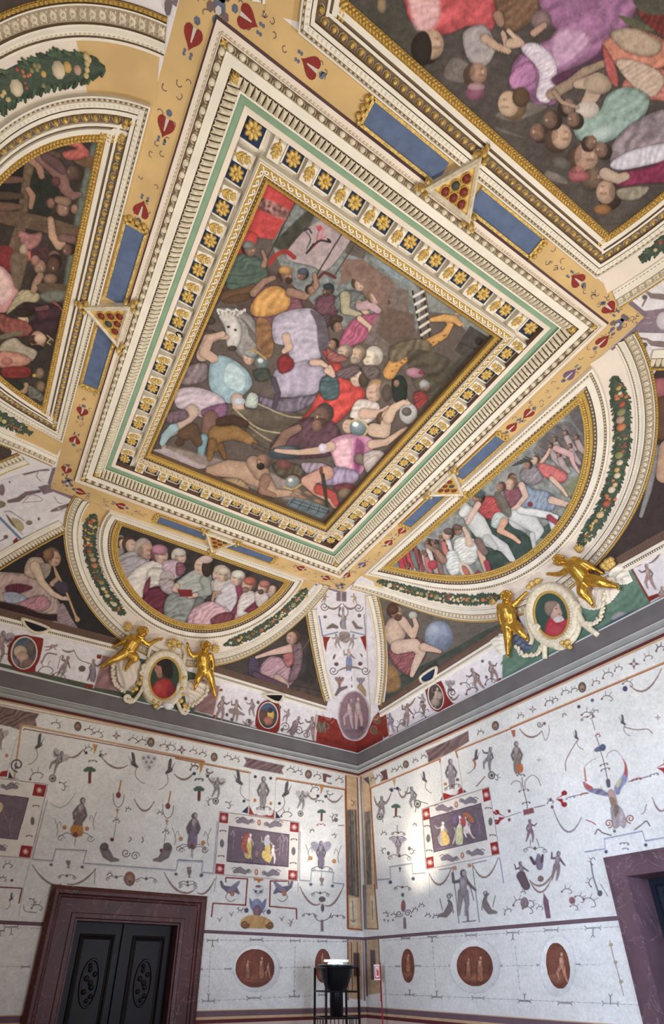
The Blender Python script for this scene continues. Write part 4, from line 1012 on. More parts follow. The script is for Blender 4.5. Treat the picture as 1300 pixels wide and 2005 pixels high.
# --- dark fresco with beams at the left
p = Paint('cC', inset(FR['cC'][1], .265), .007, (92, 80, 70), h=.002)
p.up = (.95, .1)
p.poly([(-400,100),(60,200),(230,220),(200,420),(150,640),(100,830),(-200,900)], (78,66,58), edge=0, soft=3, fold=(50,60,.15))
rr = random.Random(5)
for k in range(60):   # unlit crowd towards the part outside the picture
    x_ = rr.uniform(-420, -20); y_ = rr.uniform(150, 900); cc = rr.choice([(120,76,70),(96,80,66),(140,110,90),(70,74,64),(150,70,70),(110,96,88)])
    p.limb([(x_,y_,20),(x_+rr.uniform(-30,30),y_+30,26),(x_-30,y_+20,14)], cc); p.head(x_+30,y_,13,90,SKD,(70,54,46))
p.poly([(205,225),(220,235),(150,560),(140,640),(125,560),(170,320)], (112,122,108), soft=3); p.K(0, 200, 5.652)
p.poly([(0,460),(300,300),(480,300),(460,520),(0,560)], (112,82,70), fold=(20,50,.08)); p.poly([(0,600),(280,580),(260,1080),(0,1100)], (52,48,44), edge=0); p.poly([(340,800),(620,850),(640,1080),(500,1280),(330,1250)], (56,60,50), edge=0)
p.poly([(330,280),(480,290),(330,900),(280,1440),(150,1809),(30,1809),(190,1300),(270,700)], (126,100,76), sm=False, fold=(80,30,.06))
p.poly([(0,500),(300,560),(640,620),(640,560),(440,520),(0,420)], (116,88,70), soft=2); p.poly([(0,1190),(500,1270),(900,1400),(880,1520),(400,1420),(0,1330)], (118,92,70), soft=1.5, fold=(80,26,.08)); p.poly([(820,640),(990,590),(1080,640),(1030,740),(900,700)], (130,96,66), soft=1)
for y_, c_ in ((680,(120,84,70)),(850,(132,92,74)),(1030,(100,80,64)),(1150,(128,92,76))): p.limb([(-80,y_,50),(100,y_+6,46),(230,y_+10,30)], c_)
p.poly([(560,230),(700,190),(800,290),(900,450),(985,540),(960,610),(760,640),(690,560),(850,510),(740,470),(700,350)], (196,96,84), fold=(40,12,.12), edge=6); p.limb([(500,300,60),(600,380,60),(700,440,46)], (150,110,84)); p.ell(480,350,60,50,(110,40,44))
p.head(1010,320,85,170,(104,72,58),(70,52,42)); p.limb([(840,240,70),(890,340,50)], (84,56,60))
p.limb([(330,620,50),(430,700,44),(460,820,34)], (166,120,96)); p.limb([(430,620,40),(560,720,52),(680,820,80),(720,960,60),(800,1040,46),(880,1020,30)], (148,104,92)); p.ell(620,880,50,60,(122,70,72)); p.head(820,790,80,200,(120,90,72),(92,72,54))
p.limb([(500,600,46),(620,680,60),(700,760,40)], (120,84,86)); p.limb([(310,960,30),(360,1040,36),(340,1160,26)], (168,124,94)); p.head(560,1120,56,0,(150,106,84),(84,60,48)); p.head(690,1180,85,0,SKD,(90,64,50)); p.limb([(640,1080,40),(740,1100,50)], (150,116,92)); p.head(820,1180,52,20,SKD,(80,56,46))
p.poly([(200,1420),(350,1460),(460,1440),(440,1560),(330,1640),(230,1560)], (168,110,104), fold=(60,10,.14), edge=5); p.limb([(560,1300,36),(580,1480,44),(650,1590,46),(700,1560,30)], (184,144,112)); p.head(760,1630,62,150,(140,98,84),(80,56,48)); p.limb([(680,1500,40),(800,1520,46)], (140,100,90))
p.ell(320,1700,60,56,(200,106,98)); p.poly([(360,1620),(520,1600),(560,1740),(450,1809),(350,1760)], (96,60,64)); p.poly([(0,1600),(140,1620),(120,1809),(0,1809)], (140,48,48)); p.ell(260,1640,46,70,(180,150,120)); p.ell(600,1700,60,60,(140,100,84)); p.ell(430,1790,80,50,(150,120,100))
p.K(0, 500, 6.076)
p.poly([(0,0),(130,0),(130,180),(60,200),(0,180)], (150,46,46)); p.poly([(-200,80),(0,120),(150,260),(220,440),(110,640),(0,680),(-300,600)], (206,140,140), fold=(40,16,.13), edge=9); p.poly([(0,150),(120,300),(140,480),(0,580),(-60,360)], (218,178,168), fold=(50,12,.08), soft=4)
p.poly([(130,0),(330,0),(300,150),(230,400),(150,320)], (126,104,80), soft=2); p.poly([(220,440),(340,410),(470,470),(430,560),(280,560),(100,690),(90,660)], (170,154,116), fold=(60,8,.16), edge=3)
p.head(470,130,85,30,(166,126,104),(96,70,56)); p.head(640,100,90,80,(120,84,68),(74,54,46)); p.limb([(480,240,40),(430,330,46),(400,420,34)], (170,130,104)); p.ell(600,280,80,60,(150,116,92)); p.poly([(430,360),(560,330),(760,350),(800,420),(560,460)], (112,92,70)); p.ell(330,300,60,70,(90,72,58)); p.ell(420,60,50,60,(176,120,104))
p.poly([(470,480),(600,430),(800,440),(760,520),(600,560)], (122,124,110), soft=3)
p.poly([(280,580),(420,570),(560,600),(700,560),(740,660),(700,830),(620,960),(400,900),(340,800),(420,760),(380,640)], (84,54,62), fold=(70,26,.16), edge=8); p.poly([(480,650),(560,640),(570,720),(500,750)], (112,58,68)); p.limb([(640,560,20),(700,600,14),(740,660,8)], (150,84,80)); p.limb([(560,620,30),(440,640,26)], (130,84,84))
p.head(270,770,80,30,(206,170,130),(84,60,48)); p.ell(280,680,120,60,(74,54,46)); p.poly([(0,700),(130,740),(330,800),(400,920),(340,960),(140,960),(0,880)], (158,84,74), fold=(20,14,.14), edge=5); p.poly([(0,950),(240,900),(250,940),(0,1000)], (126,116,88))
p.head(440,1010,110,0,(190,140,112),(74,56,48),(96,64,54)); p.ell(480,990,70,60,(214,176,142)); p.line([(560,950),(600,990),(560,1040)],1.6,(196,170,110)); p.line([(600,980),(630,1010)],1.4,(196,170,110)); p.line([(560,1040),(600,1060)],1.4,(196,170,110)); p.ell(430,1100,80,40,(70,56,50))
p.poly([(30,1040),(180,980),(280,1060),(440,1140),(400,1240),(330,1260),(200,1180),(0,1150)], (166,152,128), fold=(30,10,.1), edge=4); p.poly([(0,1150),(200,1160),(350,1220),(340,1290),(200,1330),(0,1330)], (198,130,110), fold=(70,14,.13), edge=5); p.poly([(40,1340),(330,1330),(340,1440),(60,1450)], (152,52,46), fold=(80,14,.12)); p.ell(200,1240,130,50,(206,150,122)); p.ell(80,1260,70,50,(190,120,104))
p.head(470,1400,62,20,(158,128,96),(92,80,66)); p.ell(410,1430,26,22,(200,170,60)); p.head(480,1560,64,20,(150,120,92),(104,92,76)); p.poly([(330,1550),(420,1580),(540,1700),(440,1760),(340,1690)], (120,118,108), fold=(60,8,.2), edge=4)
p.limb([(30,1560,60),(160,1640,70),(280,1600,50),(310,1540,30)], (176,136,104)); p.ell(180,1560,110,60,(66,74,62)); p.poly([(280,1740),(420,1700),(520,1800),(460,1840),(300,1800)], (80,76,76)); p.limb([(60,1700,50),(240,1690,50)], (168,120,92))
p.K(); p.brush(.08, 9); p.build('beam_fresco', FR['cC'][0])
# --- big upside-down fresco at the top right
p = Paint('cD', inset(FR['cD'][1], .265), .007, (104, 94, 86), h=.002)
p.up = (0, 1); p.K(650, 0, 2)
p.poly([(60,20),(1060,880),(1500,300),(1500,-900),(60,-900)], (98,88,82), edge=0, fold=(40,60,.08))
p.poly([(60,30),(300,30),(320,200),(420,320),(280,260),(150,140)], (92,88,76), soft=3)
for a_ in ((470,230,500,320),(640,500,740,540),(780,400,700,470),(840,670,900,720)): p.poly([(a_[0],a_[1]),(a_[0]+60,a_[1]+20),(a_[2]+20,a_[3]),(a_[2]-60,a_[3]-20)], (130,118,110), soft=2)
p.ell(195,20,18,32,(160,136,100))
rr = random.Random(8)
for k in range(70):
    x_ = rr.uniform(300, 1600); y_ = rr.uniform(-700, -40); cc = rr.choice([(170,70,80),(150,96,140),(120,100,90),(176,150,140),(96,104,92),(196,110,96)])
    p.limb([(x_,y_,30),(x_+rr.uniform(-40,40),y_-60,44),(x_,y_-120,26)], cc); p.head(x_,y_+34,22,rr.choice((0,180)),SKD,(80,62,52))
p.poly([(295,-80),(620,-80),(640,60),(630,110),(600,135),(540,100),(440,135),(325,100),(290,30)], (204,78,84), fold=(60,24,.15), edge=12); p.poly([(300,-60),(400,-60),(420,60),(380,120),(325,100)], (226,170,172), fold=(70,16,.1), soft=5)
p.poly([(630,-100),(830,-100),(800,60),(700,130),(660,90),(640,20)], (140,104,78), fold=(50,16,.15), edge=7); p.limb([(650,60,20),(660,90,16)], (170,130,110))
p.head(380,180,58,0,(196,160,130),(70,56,48)); p.ell(355,190,36,70,(72,58,50)); p.poly([(520,120),(600,100),(640,190),(600,260),(540,240),(515,180)], (166,154,156), fold=(60,10,.13), edge=6); p.limb([(600,150,18),(640,180,15),(690,200,12),(670,130,10)], (196,160,136)); p.limb([(700,170,20),(740,170,14),(690,120,8)], (206,172,146))
p.head(565,290,42,0,(176,136,112),(110,84,68)); p.ell(560,365,38,28,(156,92,120)); p.ell(565,340,34,16,(186,140,150))
p.poly([(830,-100),(1200,-100),(1180,60),(1120,160),(980,250),(880,300),(880,400),(820,410),(790,400),(730,330),(700,300),(720,230),(790,180),(880,130),(820,40)], (164,106,152), fold=(50,30,.2), edge=14)
p.poly([(880,130),(980,120),(1000,180),(900,260),(860,230)], (196,150,186), fold=(50,16,.14), soft=6); p.poly([(740,190),(800,170),(870,230),(880,330),(850,400),(800,380),(810,280)], (214,200,216), fold=(60,8,.13), edge=6); p.poly([(700,290),(770,240),(800,300),(740,350),(700,340)], (186,120,170), fold=(50,12,.12), edge=5)
p.poly([(860,300),(1000,250),(1080,160),(1040,260),(900,340)], (110,60,96), soft=3); p.head(700,410,50,170,(204,172,140),(150,116,84)); p.ell(740,380,34,40,(120,88,64)); p.ell(820,80,40,40,(150,120,120)); p.limb([(790,130,14),(830,100,12)],(190,150,130))
p.limb([(860,370,22),(930,330,20),(990,280,18),(1060,250,14)], (166,140,116)); p.limb([(960,330,16),(1040,320,36),(1020,370,30),(990,420,22)], (196,166,144)); p.ell(1040,330,56,40,(186,160,136))
p.poly([(1060,170),(1160,110),(1290,150),(1320,200),(1300,260),(1220,300),(1140,280),(1080,220)], (206,130,104), fold=(40,16,.14), edge=8); p.poly([(1090,130),(1180,110),(1290,170),(1250,220),(1150,200)], (186,160,136), edge=8); p.poly([(1060,180),(1110,260),(1120,340),(1080,300)], (190,90,84), edge=3)
p.poly([(1140,320),(1220,280),(1300,270),(1400,300),(1400,390),(1240,390),(1160,380)], (206,120,108), fold=(60,12,.14), edge=6); p.poly([(1110,240),(1200,240),(1300,300),(1260,380),(1180,340)], (196,170,150), fold=(50,10,.12), edge=5)
p.poly([(950,440),(1040,440),(1080,370),(1160,340),(1240,380),(1220,460),(1150,520),(1060,560),(970,550),(945,500)], (142,168,160), fold=(40,20,.13), edge=9); p.ell(1000,430,46,34,(206,190,180)); p.ell(1060,520,60,26,(176,196,190),-20)
p.poly([(1090,640),(1100,560),(1180,480),(1290,430),(1400,430),(1400,560),(1250,640),(1130,660)], (148,132,140), fold=(30,22,.15), edge=8); p.poly([(1090,640),(1170,590),(1300,560),(1400,540),(1400,600),(1220,650),(1120,665)], (198,192,206), fold=(20,12,.12), edge=5); p.poly([(1120,680),(1250,650),(1400,590),(1400,700),(1220,720),(1120,730)], (152,44,88), fold=(30,14,.14), edge=5)
p.poly([(1200,40),(1400,60),(1400,170),(1280,130)], (140,56,50), fold=(30,14,.15)); p.poly([(1120,60),(1200,80),(1260,120),(1180,110)], (110,110,84)); p.poly([(1180,-20),(1330,-20),(1330,50),(1220,50)], (104,100,86))
for x_, y_, r_, fc, sk, hr in ((810,520,34,170,(150,112,92),(96,76,64)),(890,540,48,0,(196,160,132),(110,84,66)),(860,470,34,160,(140,110,92),(84,66,56)),(920,420,30,0,(160,130,112),(80,64,54)),(950,470,30,180,(150,116,98),(84,66,56)),(985,620,56,0,(186,146,122),(104,80,64)),(1020,700,40,0,(140,112,92),(110,94,78)),(1080,760,46,200,(186,150,124),(84,66,54)),(960,680,28,0,(180,110,104),(170,90,90)),(1060,590,30,180,(150,116,96),(84,66,56)),(1010,560,28,0,(150,116,96),(84,66,56))):
    p.head(x_,y_,r_,fc,sk,hr)
p.ell(970,690,40,20,(180,96,100)); p.ell(1060,820,34,20,(168,116,60)); p.limb([(1070,680,24),(1120,700,20),(1150,690,16)], (186,160,140)); p.poly([(1120,740),(1240,730),(1200,780),(1130,780)], (150,140,120), fold=(20,10,.12), edge=4)
p.limb([(870,360,10),(900,400,8),(960,420,8)], (170,140,118)); p.ell(900,640,40,24,(120,110,102),20)
p.K(); p.brush(.07, 12); p.build('upside_down_fresco', FR['cD'][0])
# --- spandrels
def span(s, sg, base, **k): return Paint(s, SPMASK[(s, sg)], .0062, base, h=.004)
p = span('cA', -1, (62, 54, 58)); p.up = (.15, -1); p.K(0, 870, 5.275)
p.poly([(-200,1350),(300,1340),(480,1430),(620,1640),(700,1800),(820,1990),(560,1900),(300,1830),(80,1700),(-200,1700)], (176,150,140), fold=(35,9,.14), edge=7)
p.poly([(60,1470),(200,1440),(340,1480),(200,1540),(90,1560)], (122,50,70), fold=(20,7,.14)); p.poly([(40,1540),(160,1530),(280,1600),(140,1640),(60,1620)], (150,156,176), fold=(30,6,.12)); p.poly([(200,1640),(420,1560),(520,1640),(440,1720),(240,1700)], (182,124,136), fold=(50,6,.14), edge=3)
p.poly([(-200,1600),(200,1660),(420,1740),(640,1760),(640,1830),(380,1810),(-200,1740)], (70,46,50), soft=2); p.poly([(640,1640),(740,1800),(830,1960),(600,1850)], (150,126,132), fold=(60,6,.15))
p.poly([(250,1300),(300,1180),(420,1170),(470,1250),(500,1340),(420,1400),(280,1360)], (194,164,142), edge=8); p.poly([(400,1240),(520,1240),(510,1340),(440,1400),(380,1330)], (150,136,118), fold=(60,5,.12))
p.limb([(360,1260,52),(430,1420,36),(540,1540,28),(640,1590,20),(700,1600,14)], (206,176,150)); p.limb([(540,1440,30),(600,1380,22),(570,1300,14)], (176,140,118)); p.ell(670,1590,34,20,(206,176,150))
p.head(550,1170,80,20,(196,156,128),(150,112,78)); p.ell(500,1140,60,60,(150,110,76)); p.ell(400,1140,50,26,(84,50,66)); p.limb([(560,1270,9),(690,1540,10),(780,1770,12),(800,1810,26)], (190,156,104))
p.poly([(560,1440),(680,1420),(700,1520),(620,1540)], (84,74,92), soft=2); p.K(); p.brush(.07, 20); p.build('spandrel_picture', SPOBJ[('cA', -1)])
p = span('cA', 1, (88, 78, 72)); p.up = (.15, -1); p.K(350, 1050, 2.889)
p.poly([(200,780),(800,880),(860,980),(300,860)], (96,82,72), fold=(20,16,.14)); p.poly([(640,500),(740,420),(780,800),(700,820),(640,700)], (74,66,62), soft=3); p.ell(700,640,40,60,(88,80,76)); p.ell(680,740,50,70,(92,84,82))
p.poly([(460,740),(520,680),(600,700),(640,760),(660,800),(620,850),(560,830),(470,790)], (176,136,146), fold=(50,6,.15), edge=6); p.poly([(400,700),(440,680),(460,760),(440,800),(400,780)], (92,76,98), fold=(80,5,.12))
p.poly([(600,640),(640,610),(680,640),(660,700),(620,740),(590,700)], (180,104,104), fold=(60,5,.13), edge=4); p.limb([(650,630,26),(560,650,18),(500,665,12),(440,685,8)], (206,168,152)); p.limb([(560,800,20),(600,830,16),(615,850,10)], (196,160,140)); p.poly([(640,600),(690,600),(700,700),(670,800),(620,820),(650,700)], (138,106,112), fold=(80,6,.15), edge=4)
p.head(645,575,36,200,(190,150,126),(120,82,56)); p.line([(700,640),(730,600),(750,560)],3,(104,96,80)); p.limb([(430,780,16),(540,830,20),(600,850,14)],(110,80,96)); p.K(); p.brush(.07, 21); p.build('spandrel_picture', SPOBJ[('cA', 1)])
p = span('cB', 1, (116, 106, 96)); p.up = (0, -1); p.K(700, 1050, 2.167)
p.poly([(400,480),(560,390),(620,380),(480,470),(260,600),(110,700),(110,620),(250,560)], (84,92,80), edge=0); p.poly([(110,560),(160,560),(180,640),(110,660)], (160,120,70), soft=3); p.poly([(230,590),(420,500),(300,600)], (96,90,84), soft=2)
p.ell(345,425,60,66,(140,152,176)); p.ell(325,400,28,24,(170,180,196),a=.7,soft=4); p.ell(365,450,34,26,(110,122,146),a=.6,soft=4)
p.poly([(130,480),(180,440),(250,430),(290,470),(280,520),(240,560),(210,590),(170,560),(140,520)], (160,92,96), fold=(50,7,.16), edge=5)
p.poly([(118,380),(150,340),(190,350),(205,400),(190,450),(150,470),(120,430)], (208,176,152), edge=12); p.limb([(190,360,20),(235,420,15),(250,380,11),(240,350,9)], (206,172,146)); p.ell(235,335,18,16,(186,186,170))
p.limb([(170,470,30),(240,460,26),(270,490,20),(240,560,14),(230,590,9)], (212,180,158)); p.limb([(280,470,18),(320,480,12),(350,490,7)], (206,170,146)); p.head(160,320,30,10,(180,136,110),(110,74,56),(120,84,64)); p.ell(150,310,24,22,(112,76,58))
p.K(); p.brush(.07, 22); p.build('spandrel_picture', SPOBJ[('cB', 1)])
p = span('cB', -1, (82, 66, 64)); p.limb([(1285,880,10),(1270,960,6),(1255,1010,4)], (140,136,134)); p.ell(1300,760,40,20,(176,96,100)); p.limb([(1310,880,20),(1300,930,16)], (190,150,120)); p.limb([(1300,790,14),(1295,850,12)], (120,84,64)); p.brush(.07, 23); p.build('spandrel_picture', SPOBJ[('cB', -1)])
for k_ in (('cC', -1), ('cC', 1), ('cD', -1), ('cD', 1)):
    p = Paint(k_[0], SPMASK[k_], .012, (96, 80, 72), h=.004); c_ = SPMASK[k_].mean(0); q_ = proj(P(k_[0], c_)); p.up = (0, 1)
    p.limb([(q_[0]-60, q_[1], 30), (q_[0], q_[1]+20, 40), (q_[0]+60, q_[1]+60, 22)], (170, 130, 120)); p.head(q_[0]-90, q_[1], 22, 0, SKD); p.brush(.07, 24); p.build('spandrel_picture', SPOBJ[k_])

# ================================================================== ornament painting helpers
INK = (112, 100, 98); INK2 = (140, 122, 116)
def arc_pts(x, y, rx, ry, a0, a1, n=12):
    a = np.radians(np.linspace(a0, a1, n)); return [(x+rx*math.cos(t), y+ry*math.sin(t)) for t in a]
def spiral(p, x, y, r, d=1, a0=0, col=INK, w=1.8, turns=1.4):
    pts = []
    for k in range(16):
        t = k/15; a = math.radians(a0)+d*t*turns*2*PI; q = r*(1-.78*t); pts.append((x+q*math.cos(a), y+q*math.sin(a)))
    p.line(pts, w, col, sm=False)
def swag(p, x1, y1, x2, y2, sag, col=INK2, w=3):
    n = 9; pts = [(x1+(x2-x1)*t, y1+(y2-y1)*t+sag*4*t*(1-t)) for t in np.linspace(0, 1, n)]
    for i in range(n-1):
        ww = w*(.45+.9*math.sin(PI*(i+.5)/(n-1))); p.line([pts[i], pts[i+1]], ww, col)
    p.line([(a, b-w*.4) for a, b in pts], 1.0, (150, 110, 90), a=.6)
def figure(p, x, y, h, pose=0, lean=0, col=(128, 108, 104), robe_=None, wings=None):
    """small grotesque figure; (x, y) = top of the head, h = height"""
    u = h/8.0; c = math.cos(math.radians(lean)); n = math.sin(math.radians(lean))
    T = lambda a, b: (x+a*u*c-b*u*n, y+a*u*n+b*u*c)
    L = lambda pts, cc, **k: p.limb([(*T(a, b), r*u) for a, b, r in pts], cc, **k)
    col = tuple(min(235, int(v*1.12+16)) for v in col); dk = tuple(int(v*.74) for v in col)
    if wings:
        for s_ in (-1, 1): p.poly([T(0, 1.8), T(s_*1.5, .2), T(s_*3, .6), T(s_*2.6, 2.4), T(s_*1.2, 3.2)], wings, a=.85, fold=(60, max(2, h/14), .2))
    arms = {0: ((-.6, 2, -1.7, 2.2, -1.9, .6), (.6, 2, 1.5, 3.0, 2.2, 3.6)), 1: ((-.6, 2, -1.3, 3.2, -1.0, 4.2), (.6, 2, 1.5, 2.4, 2.4, 1.6)),
            2: ((-.6, 2, -1.8, 2.2, -2.5, 1.4), (.6, 2, 1.3, 3.2, .8, 4.2)), 3: ((-.6, 2, -1.3, 3.4, -1.0, 4.6), (.6, 2, 1.3, 3.4, 1.0, 4.6))}[pose % 4]
    legs = {0: ((-.4, 4, -.6, 6, -.8, 8), (.4, 4, .7, 6, .5, 8)), 1: ((-.4, 4, -1.0, 5.8, -1.7, 7.6), (.4, 4, .8, 5.9, .5, 8)),
            2: ((-.4, 4, -1.3, 5.3, -1.0, 7.2), (.4, 4, .6, 6, 1.2, 7.9)), 3: ((-.3, 4, -.3, 6, -.4, 8), (.3, 4, .4, 6, .3, 8))}[pose % 4]
    for a in arms: L([(a[0], a[1], .32), (a[2], a[3], .26), (a[4], a[5], .18)], dk)
    for a in legs: L([(a[0], a[1], .58), (a[2], a[3], .42), (a[4], a[5], .22)], col if not robe_ else dk)
    L([(0, 1.7, .62), (0, 2.6, .66), (0, 4, .62)], col)
    if robe_: p.poly([T(-.6, 2.6), T(.6, 2.6), T(.95, 5), T(.85, 7.7), T(-.8, 7.7), T(-.9, 5)], robe_, fold=(20, max(1.6, h/20), .2), edge=1.5)
    p.ell(*T(0, .6), .58*u, .7*u, dk); p.ell(*T(.18, .65), .34*u, .5*u, tuple(min(240, v+26) for v in col), edge=0, a=.8); p.ell(*T(-.15, 2.4), .34*u, .7*u, tuple(min(245, v+34) for v in col), a=.6, edge=0, soft=1.2)
def bird(p, x, y, s, d=1):
    p.limb([(x, y, s*.16), (x+d*s*.3, y+s*.25, s*.1)], (84, 78, 80)); p.poly([(x, y), (x-d*s*.1, y-s*.8), (x+d*s*.12, y-s*.7), (x+d*s*.2, y)], (92, 88, 90)); p.poly([(x, y), (x-d*s*.35, y-s*.6), (x-d*s*.1, y)], (112, 108, 108))
    p.line([(x+d*s*.3, y+s*.2), (x+d*s*.2, y+s*.9), (x+d*s*.6, y+s*1.4), (x+d*s*.9, y+s*1.5)], 1.4, (130, 112, 100))
def wheel(p, x, y, r): p.ell(x, y, r, r*1.1, (70, 64, 64), edge=0); p.ell(x, y, r*.72, r*.8, (190, 184, 176), edge=0); p.ell(x, y, r*.4, r*.45, (84, 78, 76), edge=0)
def tree(p, x, y, h): p.limb([(x, y+h, h*.08), (x+h*.02, y+h*.35, h*.09)], (112, 62, 54)); [p.ell(x+dx*h*.14, y+h*.28+dy*h*.12, h*.13, h*.11, (84, 106, 88)) for dx, dy in ((-1.6, .2), (-.6, -.6), (.6, -.6), (1.6, .2), (0, .2))]
def urn(p, x, y, h, col=(132, 112, 106)): p.poly([(x-.25*h, y), (x+.25*h, y), (x+.28*h, y+.3*h), (x+.08*h, y+.75*h), (x+.2*h, y+h), (x-.2*h, y+h), (x-.08*h, y+.75*h), (x-.28*h, y+.3*h)], col, edge=2)
def mask_(p, x, y, h, col=(116, 96, 86)): p.ell(x, y, h*.42, h*.55, col, edge=.5); p.ell(x, y+h*.08, h*.26, h*.36, (160, 134, 114), edge=.3); p.ell(x, y+h*.2, h*.1, h*.07, (70, 52, 48), edge=0)
def diamond(p, x, y, r, col=(112, 72, 76)): p.poly([(x-r, y), (x-r*.25, y-r*.25), (x, y-r), (x+r*.25, y-r*.25), (x+r, y), (x+r*.25, y+r*.25), (x, y+r), (x-r*.25, y+r*.25)], col, sm=False); p.ell(x, y, r*.25, r*.3, (206, 190, 180), edge=0)
def scrolls(p, x, y, s, ang=0, col=INK):
    """a little pair of tendrils"""
    a = math.radians(ang); c, n = math.cos(a), math.sin(a)
    for d in (-1, 1):
        p.line([(x, y), (x+d*s*.5*c, y+d*s*.5*n-s*.2), (x+d*s*c, y+d*s*n+s*.05)], 1.5, col); spiral(p, x+d*s*.85*c, y+d*s*.85*n+s*.12, s*.22, d, 0, col, 1.3, 1.1)
    p.ell(x, y-s*.1, s*.12, s*.16, (120, 76, 76))
def dado(p, x, y, s, up=1, stem=True, sx=1.0, tilt=0.0):
    """anchor-shaped ornament of the dado"""
    c = (112, 108, 110); q = s*sx
    X = lambda a, b: (x+a, y+b+a*tilt)
    p.line([X(-q*.62, 0), X(q*.62, 0)], 2.4, c, sm=False)
    for d in (-1, 1): p.line([X(d*q, -s*.32), X(d*q*.82, -s*.05), X(d*q*.6, 0), X(d*q*.82, s*.08), X(d*q*.95, s*.32)], 1.6, c)
    p.ell(*X(0, 0), s*.16, s*.18, (120, 112, 112), edge=0); p.ell(*X(0, 0), s*.08, s*.09, (204, 200, 198), edge=0)
    if stem: p.line([X(0, s*.1*up), X(0, s*1.1*up)], 1.8, c, sm=False); p.line([X(-s*.22*sx, s*1.35*up), X(0, s*1.0*up), X(s*.22*sx, s*1.35*up)], 1.4, c)
def path_line(p, pts, w, col): p.line(pts, w, col, sm=False)
def dots(p, x1, y1, x2, y2, n, col=(130, 126, 126), r=1.0):
    p.line([(x1, y1), (x2, y2)], .8, (176, 174, 174), sm=False)
    for k in range(n): t = (k+.5)/n; p.ell(x1+(x2-x1)*t, y1+(y2-y1)*t, r, r*.7, col, edge=0)
def tendril(p, x, y, s, ang=0, col=INK):
    a = math.radians(ang); c, n = math.cos(a), math.sin(a); T = lambda u, v: (x+(u*c-v*n)*s, y+(u*n+v*c)*s)
    p.line([T(0, 0), T(.3, -.25), T(.7, -.2), T(.9, .05), T(.7, .2)], 1.7, col); p.line([T(.35, -.24), T(.3, -.6)], 1.3, col); p.line([T(.6, -.22), T(.8, -.55)], 1.1, col); p.ell(*T(.02, .02), s*.09, s*.09, (128, 82, 78), edge=0)

# ================================================================== frieze panels on the coves and the corner strip
RED = (136, 52, 44); WH = (232, 226, 228)
def band_mask(s, v0, v1):
    v = np.linspace(v0, v1, 8); O = OY if s == 'cA' else OX; c = 1-np.cos(np.interp(v, ARC[O][1], ARC[O][0]))
    lo = (XW if s == 'cA' else YW)+(OX if s == 'cA' else OY)*c; hi = -(OX if s == 'cA' else OY)*c
    if s == 'cB': lo = np.full_like(lo, -7.4)
    return np.vstack([np.stack([hi, v], -1), np.stack([lo, v], -1)[::-1]])
# left frieze
Paint.hk = .15
p = Paint('cA', band_mask('cA', .02, .665), .0062, WH, h=.003)
p.poly([(-200,1290),(0,1306),(360,1398),(710,1482),(700,1470),(500,1425),(350,1384),(200,1345),(0,1298),(-200,1262)], (84, 92, 76), sm=False)
p.K(400,1320,5.417)
p.poly([(1180,425),(1700,560),(1760,950),(1150,710)], RED, sm=False); p.poly([(1185,425),(1205,430),(1185,712),(1160,705)], (206,190,180), sm=False)
p.poly([(-200,40),(165,130),(100,440),(-250,350)], (150,116,116), fold=(60,20,.2), sm=False); p.line([(165,140),(95,450)], 2, (210,190,180), sm=False)
p.poly([(160,160),(190,150),(196,180),(160,182)], RED, sm=False); p.poly([(95,430),(140,440),(136,472),(90,466)], RED, sm=False)
p.poly([(640,285),(790,300),(800,560),(740,625),(590,590),(540,540),(560,400)], RED, edge=0); p.poly([(500,545),(770,625),(770,600),(700,560)], RED, sm=False)
p.K()
T5 = lambda x, y: (400+x/5.417, 1320+y/5.417)
figure(p, *T5(200,235), 48, 1, 8); figure(p, *T5(345,270), 42, 0, 5); p.K(400,1320,5.417); p.limb([(285,390,28),(340,400,24),(420,430,10)], (150,132,128)); p.K(); figure(p, *T5(505,265), 34, 2, 0)
for a in ((440,260),(570,300),(240,430),(290,480),(475,500),(800,350),(825,590)): p.ell(*T5(*a), 3, 3.4, (110,96,96))
spiral(p, *T5(475,505), 7, 1, 90); swag(p, *T5(410,500), *T5(520,500), 8); figure(p, *T5(900,370), 28, 2, 20); figure(p, *T5(1010,450), 40, 1, 25, robe_=(140,120,120)); figure(p, *T5(1150,450), 44, 2, 8)
for a in ((860,560),(1000,600),(1080,640)): spiral(p, *T5(*a), 9, 1, 200)
for x_ in (1240, 1290): spiral(p, *T5(x_,560), 10, 1, 90, (110,100,84), 3); figure(p, *T5(x_-20,500), 22, 2, 0, (96,92,78))
swag(p, *T5(1260,430), *T5(1370,450), 8, (170,96,80), 2)
T4 = lambda x, y: (x/5.417, 1180+y/5.417)
p.K(0,1180,5.417); p.poly([(110,400),(200,345),(430,370),(460,410),(420,600),(380,680),(370,740),(310,740),(200,720),(100,640),(80,560)], RED, edge=0); p.poly([(1030,548),(1085,556),(1078,600),(1025,590)], RED, sm=False); p.poly([(905,860),(985,870),(978,910),(900,890)], RED, sm=False)
p.poly([(1090,560),(1700,700),(1700,1000),(1000,900)], (158,122,122), fold=(60,20,.2), sm=False); p.line([(1085,560),(990,905)], 2, (214,196,188), sm=False); p.K()
figure(p, *T4(610,450), 26, 1, 70); figure(p, *T4(730,570), 44, 0, 25); p.ell(*T4(870,700), 7, 6, (110,100,98)); figure(p, *T4(995,600), 44, 1, 4, robe_=(140,128,138))
swag(p, *T4(660,500), *T4(780,510), 3); p.line([T4(780,500), T4(840,600), T4(960,650)], 1.6, INK); p.line([T4(610,700), T4(650,560), T4(700,640)], 1.4, INK); tendril(p, *T4(400,740), 34, -10); tendril(p, *T4(560,760), 30, 20); p.line([T4(440,640), T4(500,540), T4(600,550)], 3, INK2)
